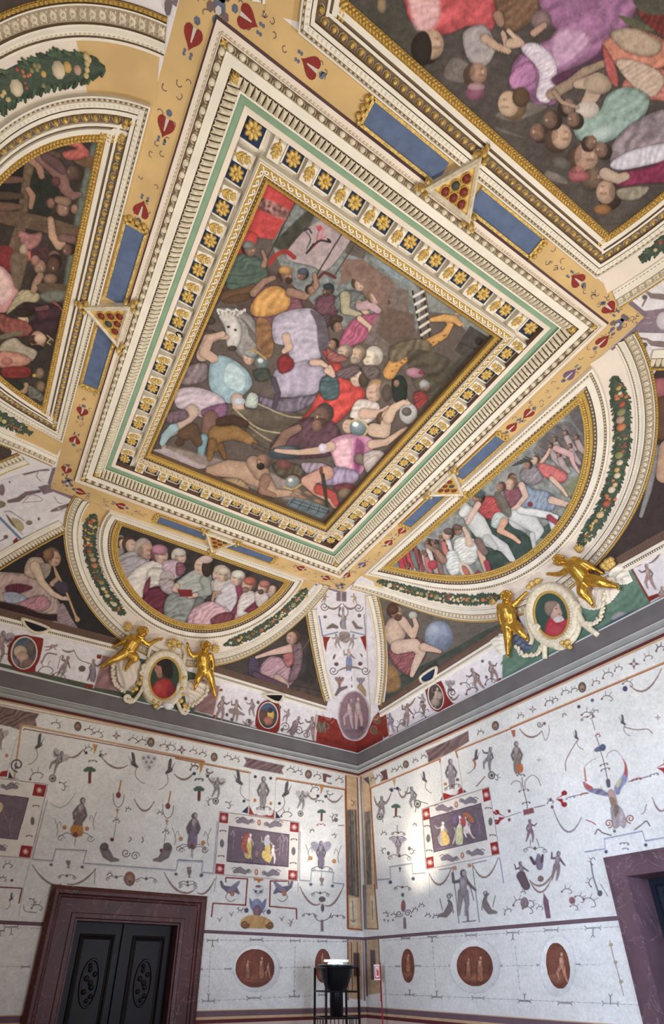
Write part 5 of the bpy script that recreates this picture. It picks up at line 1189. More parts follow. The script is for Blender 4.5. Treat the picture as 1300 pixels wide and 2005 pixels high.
figure(p, *T4(40,300), 60, 1, 10, wings=(150,140,150)); figure(p, -30, 1240, 50, 0); figure(p, -90, 1230, 44, 1); p.ell(*T4(90,460), 3, 3, INK); tendril(p, *T4(10,570), 20)
for x_ in range(212, 226, 6): pass
T1c = lambda x, y: (180+x/4.643, 1200+y/4.643)
p.K(180,1200,4.643); p.poly([(200,400),(460,400),(480,560),(380,700),(280,720),(200,600)], (150,124,116), fold=(30,26,.2)); p.poly([(850,560),(1060,640),(1040,760),(940,840),(860,820)], (156,130,122), fold=(40,24,.2)); p.K()
p.poly([(246,1368),(380,1400),(384,1320),(350,1290),(270,1270),(240,1300)], (84, 98, 84), edge=0, sm=False)
p.brush(.05, 31); FRIEZE_A = p.build('painted_frieze', CEIL)
# right frieze
p = Paint('cB', band_mask('cB', .02, .58), .0062, WH, h=.003)
T6 = lambda x, y: (740+x/4.815, 1280+y/4.815); T8 = lambda x, y: (1150+x/8.353, 1060+y/8.353)
p.K(740,1280,4.815); p.poly([(-250,640),(85,515),(105,770),(-220,960)], RED, sm=False); p.line([(80,560),(105,770)], 2, (204,190,186), sm=False)
p.poly([(-250,960),(0,862),(400,645),(800,455),(1300,205),(1300,190),(1180,240),(800,440),(400,625),(0,842)], (62,86,76), sm=False); p.poly([(1170,100),(1230,0),(1500,-200)], (98,128,108)); p.K(); p.poly([(983,1330),(1100,1275),(1300,1183),(1300,1166),(1274,1180),(1236,1108),(1180,1110),(1130,1170),(1060,1230),(985,1262)], (104,132,114), sm=False, fold=(50,14,.1)); p.K(740,1280,4.815)
p.poly([(450,320),(560,240),(610,280),(650,390),(700,460),(720,480),(480,590),(560,550),(480,460)], RED, edge=0); p.poly([(1115,240),(1160,225),(1165,250),(1120,270)], RED, sm=False); p.poly([(100,775),(150,755),(155,770),(110,792)], RED, sm=False)
p.K(); figure(p, *T6(110,560), 38, 2, -5, (124,110,124)); figure(p, *T6(280,470), 44, 0, 5); figure(p, *T6(420,380), 30, 2, 0, (140,124,118)); p.ell(*T6(415,455), 4, 2, INK); urn(p, *T6(430,480), 16); spiral(p, *T6(230,640), 7); tendril(p, *T6(330,600), 24, -20); tendril(p, *T6(190,750), 26, -60); swag(p, *T6(240,500), *T6(350,420), 6); tendril(p, *T6(450,600), 18, -80)
figure(p, *T6(680,250), 26, 1, 0, (128,116,116), wings=(150,140,144)); spiral(p, *T6(700,370), 9, 1, 90, INK, 2.4); p.ell(*T6(690,340), 6, 3, INK); figure(p, *T6(880,140), 48, 2, -25); figure(p, *T6(1050,70), 42, 1, -20); p.ell(*T6(985,70), 3, 3, INK); p.ell(*T6(1022,220), 3, 3, (150,110,100)); tendril(p, *T6(830,380), 26, -25); tendril(p, *T6(780,280), 24, 30); swag(p, *T6(660,380), *T6(760,390), 10); tendril(p, *T6(1010,290), 24, -25)
p.K(1150,1060,8.353); p.poly([(690,410),(850,320),(890,380),(740,450),(1000,900),(1150,850),(1180,900),(1010,990)], RED, sm=False); p.poly([(400,1250),(520,1160),(640,1200),(500,1300)], (170,160,166), soft=3); p.poly([(120,1500),(250,1470),(500,1340),(830,1130),(700,1160),(480,1260)], (74,88,98), soft=2); p.K()
figure(p, *T8(960,370), 52, 2, -12, (140,112,108)); figure(p, 1296, 1148, 40, 1, 0, (150,120,110)); swag(p, *T8(1010,360), *T8(1240,100), 6)
p.brush(.05, 32); p.build('painted_frieze', CEIL)
# corner strip: two halves, each on its own cove
def corner_mask(s):
    if s == 'cA': A, B, hi = (-2.06, 2.70), (-.62, .60), -OX
    else: A, B, hi = (-2.50, 2.42), (-.80, .40), -OY
    O = OY if s == 'cA' else OX; S = ARC[O][1][-1]; v = np.linspace(.02, S, 16); c = 1-np.cos(np.interp(v, *ARC[O][::-1]))
    g = np.stack([hi*c, v], -1)
    return np.vstack([g, [(A[0], S-.0), A], [B, (B[0], .02)]])
def corner_art(p):
    T = lambda x, y: (590+x/5.9, 1130+y/5.9)
    p.K(590,1130,5.9); m = (128,108,118)
    p.poly([(140,65),(165,100),(450,185),(620,60),(640,30),(455,165)], m, sm=False); p.poly([(405,180),(520,165),(520,285),(405,275)], m, sm=False); p.line([(458,175),(462,290)], 1.6, (206,200,204), sm=False)
    p.line([(205,450),(245,680),(420,635)], 2.6, (126,140,172), sm=False); p.line([(725,430),(742,670),(570,630)], 2.6, (136,150,180), sm=False)
    p.poly([(245,685),(335,690),(300,760),(285,870),(262,800)], RED, sm=False); p.poly([(745,670),(680,690),(700,740),(745,860),(755,780)], RED, sm=False)
    p.poly([(130,1590),(380,1630),(430,1700),(500,1850),(640,1890),(740,1830),(790,1720),(860,1590),(1000,1500),(900,1990),(640,2100),(200,1990),(100,1700)], RED, edge=0)
    p.line([(735,80),(760,900),(800,1560)], 2.2, (204,190,176), sm=False)
    p.ell(610,1600,190,290,(190,176,176),0,edge=0); p.ell(608,1600,170,275,(148,120,128),0,edge=.1)
    p.K()
    figure(p, *T(565,1400), 58, 2, 4, (160,136,136)); figure(p, *T(645,1385), 62, 0, -4, (166,142,140)); p.ell(*T(690,1745), 5, 4, (110,88,96)); p.ell(*T(600,1780), 16, 3, (120,98,106), a=.6)
    figure(p, *T(285,190), 20, 1, 15, (130,110,92)); figure(p, *T(605,190), 22, 2, -10, (140,120,96)); spiral(p, *T(265,340), 9); spiral(p, *T(660,350), 9); swag(p, *T(290,330), *T(460,310), 8); swag(p, *T(480,310), *T(640,330), 8)
    p.K(590,1130,5.9); p.poly([(435,350),(460,355),(440,410),(460,460),(430,440)], (110,100,100)); p.poly([(520,355),(545,400),(530,450),(510,460),(535,410)], (110,100,100)); p.poly([(470,350),(490,345),(495,400),(470,400)], (150,140,142)); p.K()
    figure(p, *T(485,400), 34, 2, 0, (150,134,120), robe_=(160,152,160)); p.K(590,1130,5.9); p.limb([(300,590,12),(360,560,26),(410,580,18)], (126,112,108)); p.limb([(600,520,16),(640,580,20),(700,590,10)], (134,118,112)); p.ell(275,460,22,18,(130,110,104)); p.ell(670,445,22,22,(110,104,92)); p.poly([(440,640),(550,640),(560,720),(520,760),(450,730)], (150,136,130), fold=(60,8,.2)); p.poly([(370,905),(400,890),(385,940),(362,950)], (112,100,90)); p.poly([(675,880),(705,900),(700,930)], (112,100,90)); p.K()
    figure(p, *T(400,655), 30, 2, -10, (136,120,112)); figure(p, *T(605,660), 28, 1, 10, (130,116,116)); figure(p, *T(550,830), 42, 0, 0, (170,148,138), robe_=(128,140,170)); p.ell(*T(405,1005), 4.5, 4, (120,84,84)); p.ell(*T(680,1000), 4.5, 4, (120,84,84)); spiral(p, *T(370,1080), 9); spiral(p, *T(740,1080), 9); swag(p, *T(430,1080), *T(700,1070), -6)
    figure(p, *T(440,1150), 24, 3, 0, (132,84,72), wings=(110,96,100)); figure(p, *T(685,1160), 22, 3, 0, (120,110,120), wings=(130,120,124)); p.K(590,1130,5.9); p.limb([(400,1360,14),(440,1300,24),(520,1270,14)], (126,108,112)); p.limb([(680,1270,34),(720,1320,26),(740,1370,10)], (176,150,116)); p.line([(580,1150),(585,1200)],1.4,INK); p.ell(583,1260,9,18,(120,124,124)); p.K()
    for x_, y_ in ((235,1700),(260,1780),(880,1640),(840,1760)): spiral(p, *T(x_,y_), 9, 1, 60, (128,104,84), 3); p.ell(*T(x_+20,y_+30), 5, 6, (120,96,76))
    swag(p, *T(270,1660), *T(380,1650), 6, (190,120,96), 2); swag(p, *T(830,1620), *T(900,1600), 6, (200,140,110), 2)
for s in ('cA', 'cB'):
    p = Paint(s, corner_mask(s), .0058, WH, h=.006); corner_art(p); p.brush(.05, 33); p.build('painted_corner_strip', CEIL)
# the two further corner strips seen at the left and right edges, and the one at the top
def strip_lines(s, flip, uvs, col, w=.03):
    mb = MB(); pth = resample(uvs, .2); sweep(mb, s, pth, [(-w/2, .006), (w/2, .006)]); return mb
M['mauvepaint'] = mat('mauve painted border', (134, 116, 124), 0.85, noise=.1)
M['bluepaint'] = mat('blue painted border', (108, 132, 164), 0.85, noise=.1)
for s, u0, u1, h_ in (('cC', FY1-.30, FY1, 1), ('cC', FY0, FY0+.30, 1), ('cD', FX1-.42, FX1, 1), ('cD', FX0, FX0+.42, 1), ('cA', FX0, FX0+.34, 1), ('cB', FY0, FY0+.36, 1), ('cB', FY1-.36, FY1, 0), ('cA', FX1-.42, FX1, 0)):
    if not h_: continue
    S = SOY if s in ('cA', 'cD') else SOX
    strip_lines(s, 0, [(u0, S-.02), (u1, S-.02)], 0).obj('painted_border', 'mauvepaint', CEIL)
def far_corner(s, mask, art, seed):
    p = Paint(s, mask, .0065, (230, 224, 226), h=.004); art(p); p.brush(.05, seed); p.build('painted_corner_strip', CEIL)
def art_left(p):
    T = lambda x, y: (x/5.275, 870+y/5.275)
    p.K(0,870,5.275); m = (132,112,122); p.poly([(570,150),(605,160),(520,430),(490,400)], m, sm=False); p.poly([(390,440),(480,415),(530,430),(880,590),(860,615),(550,490),(450,520)], m, sm=False)
    p.line([(0,760),(220,985),(640,795)], 5, (108,132,164), sm=False); p.poly([(130,1000),(170,960),(210,1010),(150,1050)], RED, sm=False); p.ell(600,125,20,12,(44,44,60)); p.ell(910,625,24,18,(44,44,60))
    p.limb([(90,590,16),(190,570,24),(270,510,22),(380,490,14)], (128,108,112)); p.ell(400,485,26,16,(112,96,96)); p.line([(230,610),(330,520),(440,580),(250,600)],1.2,INK2)
    p.limb([(250,300,18),(330,280,20),(400,265,12),(500,265,10)], (134,118,118)); p.line([(390,230),(400,270),(380,330),(420,380)],1.4,INK); p.limb([(530,690,10),(620,660,24),(700,630,16)], (136,120,112)); p.ell(710,625,18,16,(112,98,96)); p.ell(770,600,20,16,(120,106,104)); p.ell(610,665,20,14,(190,180,170)); p.line([(700,640),(700,710),(760,700)],1.6,INK)
    p.poly([(60,720),(120,780),(240,940),(180,880),(110,820)], (120,104,92)); p.poly([(120,760),(200,780),(250,850),(210,900),(150,830)], (178,166,126)); p.ell(300,810,34,24,(140,124,110)); p.line([(40,700),(100,690),(180,740),(250,790)],1.4,INK)
    p.ell(-20,620,80,40,(150,134,110)); p.ell(20,470,30,60,(140,124,124)); p.ell(60,955,24,20,(120,100,100)); p.line([(0,1000),(60,970)],2,INK); p.ell(400,770,14,16,(124,112,116)); tendril(p,560,300,60,30); p.line([(560,540),(600,600),(640,610)],1.3,INK2); p.ell(100,390,10,10,INK); p.K()
def art_right(p):
    T = lambda x, y: (1150+x/3.34, 500+y/3.34)
    p.K(1150,500,3.34); m = (140,122,134); p.poly([(165,205),(195,205),(335,365),(310,370)], m, sm=False); p.poly([(310,370),(480,350),(520,340),(520,510),(300,505),(345,430)], m, sm=False); p.poly([(150,660),(345,430),(320,500)], m, sm=False); p.poly([(345,430),(300,505),(140,680),(130,665)], m, sm=False)
    p.ell(500,430,48,60,(214,206,212)); p.ell(160,210,14,13,(44,44,60)); p.ell(126,672,14,13,(44,44,60)); p.line([(190,210),(260,230),(330,290)],1.6,INK); p.line([(150,670),(240,640),(310,550)],1.6,INK)
    for y_ in (270, 580): p.limb([(340,y_-50 if y_<400 else y_-40,7),(390,y_-30,8),(420,y_-5,16),(480,y_,20),(560,y_+10,16)], (136,118,116)); p.ell(375,y_+4,18,16,(110,96,96)); p.limb([(380,y_+20,7),(360,y_+60,6)], (140,122,118))
    p.ell(400,410,24,10,(160,140,150)); p.ell(440,405,14,16,(156,136,148)); p.limb([(340,450,6),(420,440,8)], (166,148,158)); p.K()
def gm(s, corner):
    """mask of the half strip next to one far corner"""
    O = OY if s in ('cA', 'cD') else OX; S = ARC[O][1][-1]; v = np.linspace(.1, S, 14); c = 1-np.cos(np.interp(v, ARC[O][1], ARC[O][0]))
    w0 = {'cA': (XW, OX, 1), 'cB': (YW, OY, 1), 'cC': (0 if corner == 'near' else YW, OY, -1 if corner == 'near' else 1), 'cD': (0 if corner == 'near' else XW, OX, -1 if corner == 'near' else 1)}[s]
    g = w0[0]+w0[2]*w0[1]*c; e = {'cA': .42, 'cB': .42, 'cC': .40, 'cD': .42}[s]
    end = w0[0]+w0[2]*w0[1]+w0[2]*e
    return np.vstack([np.stack([g, v], -1), [(end, S)], [(w0[0]+w0[2]*.75, .62), (w0[0]+w0[2]*.6, .1)]])
far_corner('cA', gm('cA', 'far'), art_left, 41); far_corner('cC', gm('cC', 'near'), art_left, 42)
far_corner('cB', gm('cB', 'far'), art_right, 43); far_corner('cD', gm('cD', 'near'), art_right, 44)
def art_top(p):
    p.K(); p.ell(321, 105, 9, 11, (40, 40, 62)); p.ell(533, 17, 8, 9, (40, 40, 62)); p.line([(375, -30), (325, 130)], 7, (128, 120, 132), sm=False)
    p.limb([(306, 40, 3), (302, 60, 2)], (120, 100, 90)); p.limb([(330, 5, 8), (328, 25, 6)], (126, 112, 116)); p.line([(500, -6), (530, 14)], 6, (136, 126, 136), sm=False)
far_corner('cC', gm('cC', 'far'), art_top, 45); far_corner('cD', gm('cD', 'far'), art_top, 46)

# ================================================================== small things on the ceiling
def heart_uv(c, ang, s):
    t = np.linspace(0, 2*PI, 25)[:-1]; x = 16*np.sin(t)**3/16; y = (13*np.cos(t)-5*np.cos(2*t)-2*np.cos(3*t)-np.cos(4*t))/16
    X, Y = x*s, y*s*1.2; c_, n_ = math.cos(ang), math.sin(ang); return np.stack([c[0]+X*c_-Y*n_, c[1]+X*n_+Y*c_], -1)
M['heart'] = mat('red painted heart', (146, 54, 48), 0.8, noise=.2, nscale=40)
M['heartp'] = mat('purple painted heart', (118, 92, 122), 0.8, noise=.2, nscale=40)
M['bluegrey'] = mat('blue grey paint', (110, 116, 136), 0.8, noise=.3, nscale=40)
M['palepaint'] = mat('pale paint', (206, 196, 186), 0.8)
HE = [(377,72,-1),(484,36,1),(609,130,0),(324,247,1),(277,411,0),(161,806,1),(147,861,0),(130,920,1),(158,963,1),(236,990,0),(588,1112,0),(640,1132,1),(680,1125,0),(710,1105,2),(1130,548,0),(1193,603,1),(1180,668,0),(1116,733,2),(1034,810,1),(1003,836,0),(786,1040,1),(762,1062,0)]
for i, (x, y, k) in enumerate(HE):
    c = UV('F', (x, y)); ctrf = np.array([(FX0+FX1)/2, (FY0+FY1)/2]); d = c-ctrf
    along = np.array([1, 0]) if abs(d[1])/2.6 > abs(d[0])/2.2 else np.array([0, 1])
    if k % 2: along = -along
    ang = math.atan2(along[1], along[0])-PI/2
    mb = MB(); q = heart_uv(c, ang, .062); mb.add(P('F', q, .003), [tuple(range(len(q)))], 0)
    for o_ in (.085, .105): 
        a = c+along*-o_*1.0; b = np.array([-along[1], along[0]])
        for s_ in (-1, 1): mb.add(P('F', a+b*s_*.022+DOME[0][:, :2]*.022, .002), DOME[1], 1)
    mb.add(P('F', c+along*.085+DOME[0][:, :2]*.045, .002), DOME[1], 1)
    mb.add(P('F', np.array([c-along*.03+np.array([-along[1], along[0]])*.004, c-along*.03-np.array([-along[1], along[0]])*.004, c+along*.05-np.array([-along[1], along[0]])*.012, c+along*.05+np.array([-along[1], along[0]])*.012]), .0045), [(0,1,2,3)], 2)
    mb.obj('painted_heart', ['heartp' if k == 2 else 'heart', 'bluegrey', 'palepaint'], CEIL)
# tiny ink flourishes between the hearts
rr = random.Random(3)
mb = MB()
for side in range(4):
    for k in range(80):
        t = rr.uniform(0, 1); w_ = rr.uniform(.05, .19)
        if side == 0: c = np.array([FX0+t*(FX1-FX0), FY1-w_])
        elif side == 1: c = np.array([FX0+t*(FX1-FX0), FY0+w_*.8])
        elif side == 2: c = np.array([FX0+w_, FY0+t*(FY1-FY0)])
        else: c = np.array([FX1-w_, FY0+t*(FY1-FY0)])
        if min(abs(c[0]-cx), abs(c[1]-cy)) < .9 and side < 2 and abs(c[0]-cx) < .9: continue
        if side >= 2 and abs(c[1]-cy) < .9: continue
        a0 = rr.uniform(0, 6.28); n = 7; r = rr.uniform(.010, .018); V = []
        for i in range(n):
            a = a0+i/(n-1)*rr.uniform(3, 4.5)
            V += [(c[0]+r*math.cos(a), c[1]+r*math.sin(a)), (c[0]+(r+.006)*math.cos(a), c[1]+(r+.006)*math.sin(a))]
        mb.add(P('F', np.array(V), .002), [(2*i, 2*i+1, 2*i+3, 2*i+2) for i in range(n-1)], 0)
M['ink'] = mat('brown ink flourish', (122, 100, 96), 0.8)
mb.obj('painted_flourish', 'ink', CEIL, kind='stuff')
# grey grotesque masks at the four corners of the band
for x, y in ((430, 12), (1212, 632), (667, 1147), (133, 944)):
    c = UV('F', (x, y)); mb = MB()
    for dx, dy, r, m_ in ((0,0,.06,0),(-.05,.03,.035,1),(.05,.03,.035,1),(0,-.05,.04,0),(.0,.02,.03,2),(-.03,-.06,.025,1),(.03,-.06,.025,1),(0,.07,.03,0)):
        mb.add(P('F', c+np.array([dx, dy])+DOME[0][:, :2]*np.array([r*1.4, r*1.6]), .003+.002*m_), DOME[1], m_)
    mb.obj('painted_mask', ['bluegrey', 'ink', 'palepaint'], CEIL)
# blue tablets and triangular bosses on the four sides
M['porphyry'] = mat('red painted ball', (132, 52, 44), 0.35, noise=.3, nscale=40)
M['bossgold'] = mat('yellow gilt ground', (232, 196, 118), .5, .15, noise=.2, nscale=60)
M['darkball'] = mat('dark grey ball', (70, 72, 70), 0.4)
SIDES = [('wall side of the scholars lunette', np.array([cx, FY1+.0]), np.array([1, 0]), np.array([0, 1]), .155, .01),
         ('top right side by the upside-down fresco', np.array([cx, FY0]), np.array([-1, 0]), np.array([0, -1]), .10, .01),
         ('left side by the beam fresco', np.array([FX0, cy]), np.array([0, 1]), np.array([-1, 0]), .115, .01),
         ('side towards the battle lunette', np.array([FX1, cy]), np.array([0, -1]), np.array([1, 0]), .125, .01)]
TABN = {0: ('nearer the corner', 'farther from the corner'), 1: ('left of', 'right of'), 2: ('nearer the wall with closed doors from', 'upper of the two beside'), 3: ('farther from the corner past', 'nearer the corner beside')}
TABL = {(0, 1): 'blue tablet with gilt edge right of the boss above the scholars', (0, -1): 'blue tablet with gilt edge left of the boss above the scholars',
        (1, 1): 'blue tablet up and left of the boss beside the upside-down fresco', (1, -1): 'blue tablet down and right of the boss beside the upside-down fresco',
        (2, 1): 'blue tablet below the boss beside the dark beam fresco', (2, -1): 'blue tablet above the boss beside the dark beam fresco',
        (3, 1): 'blue tablet above the boss beside the battle lunette', (3, -1): 'blue tablet below the boss beside the battle lunette'}
BOSSL = ['triangular gilt boss with six balls above the scholars lunette', 'triangular gilt boss with six balls beside the upside-down fresco', 'triangular gilt boss with six balls beside the dark beam fresco', 'triangular gilt boss with six balls beside the battle lunette']
for i, (nm, c0, al, ou, mid, _) in enumerate(SIDES):
    c = c0-ou*mid; hw = .082 if i in (0, 1) else .085
    for sg in (1, -1):
        a = c+al*sg*.16; b = c+al*sg*.86; e = empty('blue_tablet', P('F', (a+b)/2, 0), TABL[(i, sg)], 'tablet', 'blue tablets beside the triangular bosses')
        mb = MB(); q = np.array([a-ou*hw, b-ou*hw, b+ou*hw, a+ou*hw]); mb.add(P('F', q, .012), [(0,1,2,3)]); mb.obj('panel', 'tablet', e)
        mb = MB()
        for p1, p2 in ((q[0], q[1]), (q[1], q[2]), (q[2], q[3])):
            d = p2-p1; L = np.linalg.norm(d); d = d/L; n_ = np.array([-d[1], d[0]]); pts = [p1-n_*.010, p2-n_*.010, p2+n_*.010, p1+n_*.010]
            mb.add(np.vstack([P('F', pts, .026), P('F', pts, 0)]), [(0,1,2,3),(0,1,5,4),(1,2,6,5),(2,3,7,6),(3,0,4,7)])
        mb.obj('gilded_edge', 'gold', e)
        mb = MB(); b2 = b+al*sg*.03
        for t_ in np.linspace(-1, 1, 7): mb.add(P('F', b2+ou*t_*hw+al*sg*(.012*math.cos(t_*9))+DOME8[0][:, :2]*.045, .006+DOME8[0][:, 2]*.03), DOME8[1])
        mb.obj('gilded_clasp', 'gold', e)
    # boss: apex outward
    A = c+ou*.235; B = c-ou*.14+al*.235; Cc = c-ou*.14-al*.235; tri = np.array([A, B, Cc]); m_ = tri.mean(0)
    e = empty('triangular_boss', P('F', m_, 0), BOSSL[i], 'ceiling boss', 'triangular gilded bosses with balls')
    mb = MB(); inr = m_+(tri-m_)*.72
    V = np.vstack([P('F', tri, .0), P('F', tri, .075), P('F', m_+(tri-m_)*.86, .095), P('F', inr, .075), P('F', inr, .06)])
    F = []
    for k in range(4): F += [(k*3+j, k*3+(j+1) % 3, (k+1)*3+(j+1) % 3, (k+1)*3+j) for j in range(3)]
    mb.add(V, F+[(12, 13, 14)]); mb.m[-1] = 1; mb.m[9:12] = [1, 1, 1]; mb.obj('gilded_plate', ['relief', 'bossgold'], e)
    for j in range(3):
        mb = MB(); v_ = tri[j]; d = (v_-m_)/np.linalg.norm(v_-m_); n_ = np.array([-d[1], d[0]])
        for dx, dy, r in ((.02,0,.06),(-.02,.045,.045),(-.02,-.045,.045),(.06,0,.04)): mb.add(P('F', v_+d*dx+n_*dy+DOME8[0][:, :2]*r, .05+DOME8[0][:, 2]*(.06 if dx == .02 else .045)), DOME8[1])
        mb.obj('corner_scroll', 'gold', e, smooth=True)
    d1 = (B-A); d2 = (Cc-A)
    pts = [A+(d1+d2)*.5*.30*1.0]+[A+d1*.52*1.0+(d2-d1)*t for t in (.27, .0)]
    cen = m_; rows = [(-.075, [0]), (-.0, [-.5, .5]), (.07, [-1, 0, 1])]
    k = 0
    for dd, xs in rows:
        for x_ in xs:
            q = m_-ou*(dd)+al*x_*.082+ou*.012; mb = MB(); ring = [(.042, 0), (.043, .012), (.036, .014), (.034, 0)]
            mb.lathe([(r, -z) for r, z in ring], P('F', q, .062), 12, 1); V, F = DOME8; mb.add(P('F', q+V[:, :2]*.066, .060+V[:, 2]*.026), F, 0)
            mb.obj('ball', ['darkball' if k == (2 if i else 5) else 'porphyry', 'goldsoft'], e, smooth=True); k += 1

# ================================================================== painted walls
WB = (222, 219, 212)
def notch(u0, u1, v0, v1, d0, d1, dt):
    return [(u1, v0), (u1, v1), (u0, v1), (u0, v0), (d0, v0), (d0, dt), (d1, dt), (d1, v0)]
TAN = (190, 150, 108); DRED = (120, 48, 44); GRY = (138, 138, 144); MV = (112, 84, 92)
Paint.hk = .12
p = Paint('A', notch(XW+.02, -.01, 1.29, 4.67, DL[0]+.1, DL[1]-.1, DL[2]-.1), .0062, WB, h=.002)
a = lambda x, y: (x/3.25, 1350+y/3.25)
b = lambda x, y: (350+x/3.25, 1450+y/3.25)
def ls(f, pts, w, c): p.line([f(*q) for q in pts], w, c, sm=False)
# top frieze
ls(a, [(-200,60),(0,95),(1300,345),(2290,520)], 2, TAN)
p.K(0,1350,3.25); p.poly([(-300,60),(0,105),(250,155),(225,190),(235,235),(150,225),(130,260),(60,235),(-300,170)], (122,100,96), fold=(60,9,.3), sm=False)
p.K(350,1450,3.25); p.poly([(415,105),(675,160),(655,185),(665,215),(470,180),(410,165),(430,135)], (122,98,98), fold=(50,9,.3), sm=False); p.poly([(915,208),(935,210),(975,225),(965,235),(940,232),(938,265),(975,270),(970,280),(918,262)], (112,80,80), sm=False); p.poly([(1070,238),(1115,245),(1108,310),(1070,300)], (84,90,96), sm=False, fold=(45,5,.4))
p.K()
for x_, y_, k in ((495,235,'m'),(740,295,'d'),(960,335,'m'),(1155,385,'d')):
    (mask_ if k == 'm' else diamond)(p, *a(x_, y_), 17 if k == 'm' else 9)
for x_, y_ in ((350,215),(560,255),(620,275),(840,320),(900,330),(1040,355),(1080,365)): tendril(p, *a(x_-20,y_), 20, 12+(x_ % 3)*6)
for x_, y_, k in ((20,60,'d'),(225,105,'m'),(825,215,'m')): (mask_ if k == 'm' else diamond)(p, *b(x_, y_), 16 if k == 'm' else 9)
for x_, y_ in ((70,68),(130,85),(290,105),(340,120),(690,185),(740,200),(860,225),(1000,250)): tendril(p, *b(x_,y_), 16, 12)
# inner borders
for w_, c_, o_ in ((4.5, TAN, 0), (1.8, DRED, 5)):
    ls(a, [(300,1100*0+700),(220+0,690)][:0] or [(90,560),(135,225+o_),(1300,455+o_)], w_*.8, c_) if o_ == 0 else ls(a, [(150,260),(155,250),(1300,462)], w_, c_)
    ls(b, [(-20,110+o_),(455,203+o_),(445,440)][:2], w_*.8, c_); ls(b, [(620,250),(625,238+o_),(1060,310+o_),(1075,1195)], w_*.8, c_)
ls(b, [(450,205),(447,470)], 1.5, (196,178,168)); ls(b, [(618,235),(608,495)], 1.5, (196,178,168)); ls(a, [(110,300),(35,560)], 1.5, (196,178,168))
p.poly([b(450,415),b(480,470),b(600,440),b(608,445),b(605,495),b(445,470)], (150,62,52), sm=False); p.ell(*b(530,445), 16, 10, WB, edge=0); p.ell(*b(490,440), 7, 8, WB, edge=0); p.ell(*b(578,452), 7, 8, WB, edge=0)
p.poly([b(400,455),b(442,415),b(440,465)], (52,56,74), sm=False); p.poly([b(618,450),b(650,495),b(615,495)], (52,56,74), sm=False); p.poly([a(10,520),a(50,515),a(45,555),a(-20,555)], (150,56,50), sm=False); p.poly([a(60,520),a(80,560),a(125,572),a(50,565)], (60,64,70), sm=False)
# corner pilaster strip
p.K(350,1450,3.25)
p.poly([(1130,200),(1155,1210),(1165,1210),(1150,200)], (130,90,70), sm=False); p.poly([(1060,220),(1075,1205),(1170,1210),(1140,210)], (196,164,128), sm=False, fold=(0,18,.05)); p.poly([(1070,440),(1075,980),(1150,1000),(1130,440)], (104,96,88), sm=False, fold=(0,7,.25))
p.K(); ls(b, [(1062,225),(1078,1195),(1168,1205)], 2.6, (136,66,44)); ls(b, [(1135,210),(1165,1205)], 2.4, (120,80,64)); ls(b, [(1090,440),(1105,980)], 1.4, (70,58,54)); ls(b, [(1115,440),(1130,980)], 1.4, (170,140,110)); tendril(p, *b(1100,380), 12, 80)
p.poly([b(1085,1000),b(1135,1005),b(1140,1180),b(1090,1175)], (206,188,156), sm=False); ls(b, [(1105,1020),(1112,1150)], 1.5, INK); ls(b, [(1095,1140),(1113,1155),(1125,1140)], 1.5, INK)
p.poly([b(1075,1255),b(1165,1262),b(1170,1650),b(1085,1640)], (186,154,120), sm=False); p.poly([b(1110,1350),b(1150,1352),b(1155,1500),b(1112,1500)], (90,72,70), sm=False); ls(b, [(1078,1650),(1075,1255),(1165,1260)], 2.6, (130,76,56)); ls(b, [(1098,1285),(1105,1600)], 1.6, (70,50,46)); ls(b, [(1135,1285),(1140,1600)], 1.6, (70,50,46))
p.poly([b(1152,190),b(1160,190),b(1192,1215),b(1170,1215)], (128,116,114), sm=False, tex=.05); p.poly([b(1168,1262),b(1196,1262),b(1200,1660),b(1176,1655)], (132,108,104), sm=False); ls(b, [(1143,200),(1168,1205)], 1.6, (206,190,170))
# upper figures and garlands
for f, L in ((a, [(255,350,1),(845,470,-1),(1085,510,1)]), (b, [(375,255,-1),(690,330,1)])):
    for x_, y_, d_ in L: bird(p, *f(x_, y_), 26, -d_)
for f, x_, y_, h_, ps, ln in ((a,400,395,46,2,30),(b,250,235,40,1,5),(b,790,320,36,1,5),(b,-90,250,0,0,0)):
    if h_: figure(p, *f(x_,y_), h_, ps, ln, (116,106,104), wings=(170,160,156)); 
wheel(p, *a(335,565), 7); wheel(p, *b(235,385), 6); wheel(p, *b(775,465), 5.5)
swag(p, *a(440,430), *a(530,380), 6); swag(p, *a(645,430), *a(810,485), 12); swag(p, *a(1110,540), *a(1230,540), 10); swag(p, *b(0,240), *b(85,215), 6); swag(p, *b(185,230), *b(235,260), 6); swag(p, *b(820,340), *b(890,355), 8); swag(p, *b(940,355), *b(1040,350), 12)
for f, x_, y_ in ((a,548,403),(a,638,420),(a,1237,535),(b,97,210),(b,183,225),(b,487,230),(b,585,240),(b,415,385),(b,640,400),(a,105,495),(b,885,352),(b,935,355)): p.ell(*f(x_,y_), 3, 3, (62,66,84))
for f, x_, y_ in ((a,605,380),(a,1280,500),(b,145,170),(b,910,310)): p.poly([f(x_-18,y_-35),f(x_+18,y_-28),f(x_+6,y_+5),f(x_-10,y_+40),f(x_-8,y_)], (182,134,84), sm=False); tendril(p, *f(x_-70,y_+12), 18, -20); tendril(p, *f(x_+70,y_+30), 14, 200); scrolls(p, *f(x_-15,y_+75), 8)
for f, x_, y_, h_ in ((a,570,480,34),(a,1265,605,30),(b,130,285,28),(b,908,430,24)): tree(p, *f(x_,y_), h_)
figure(p, *b(540,230), 64, 3, 2, (120,112,108), robe_=None); p.ell(*b(484,380), 3, 3.4, (196,120,70)); p.ell(*b(585,400), 3, 3.4, (196,130,90)); scrolls(p, *b(540,430), 14)
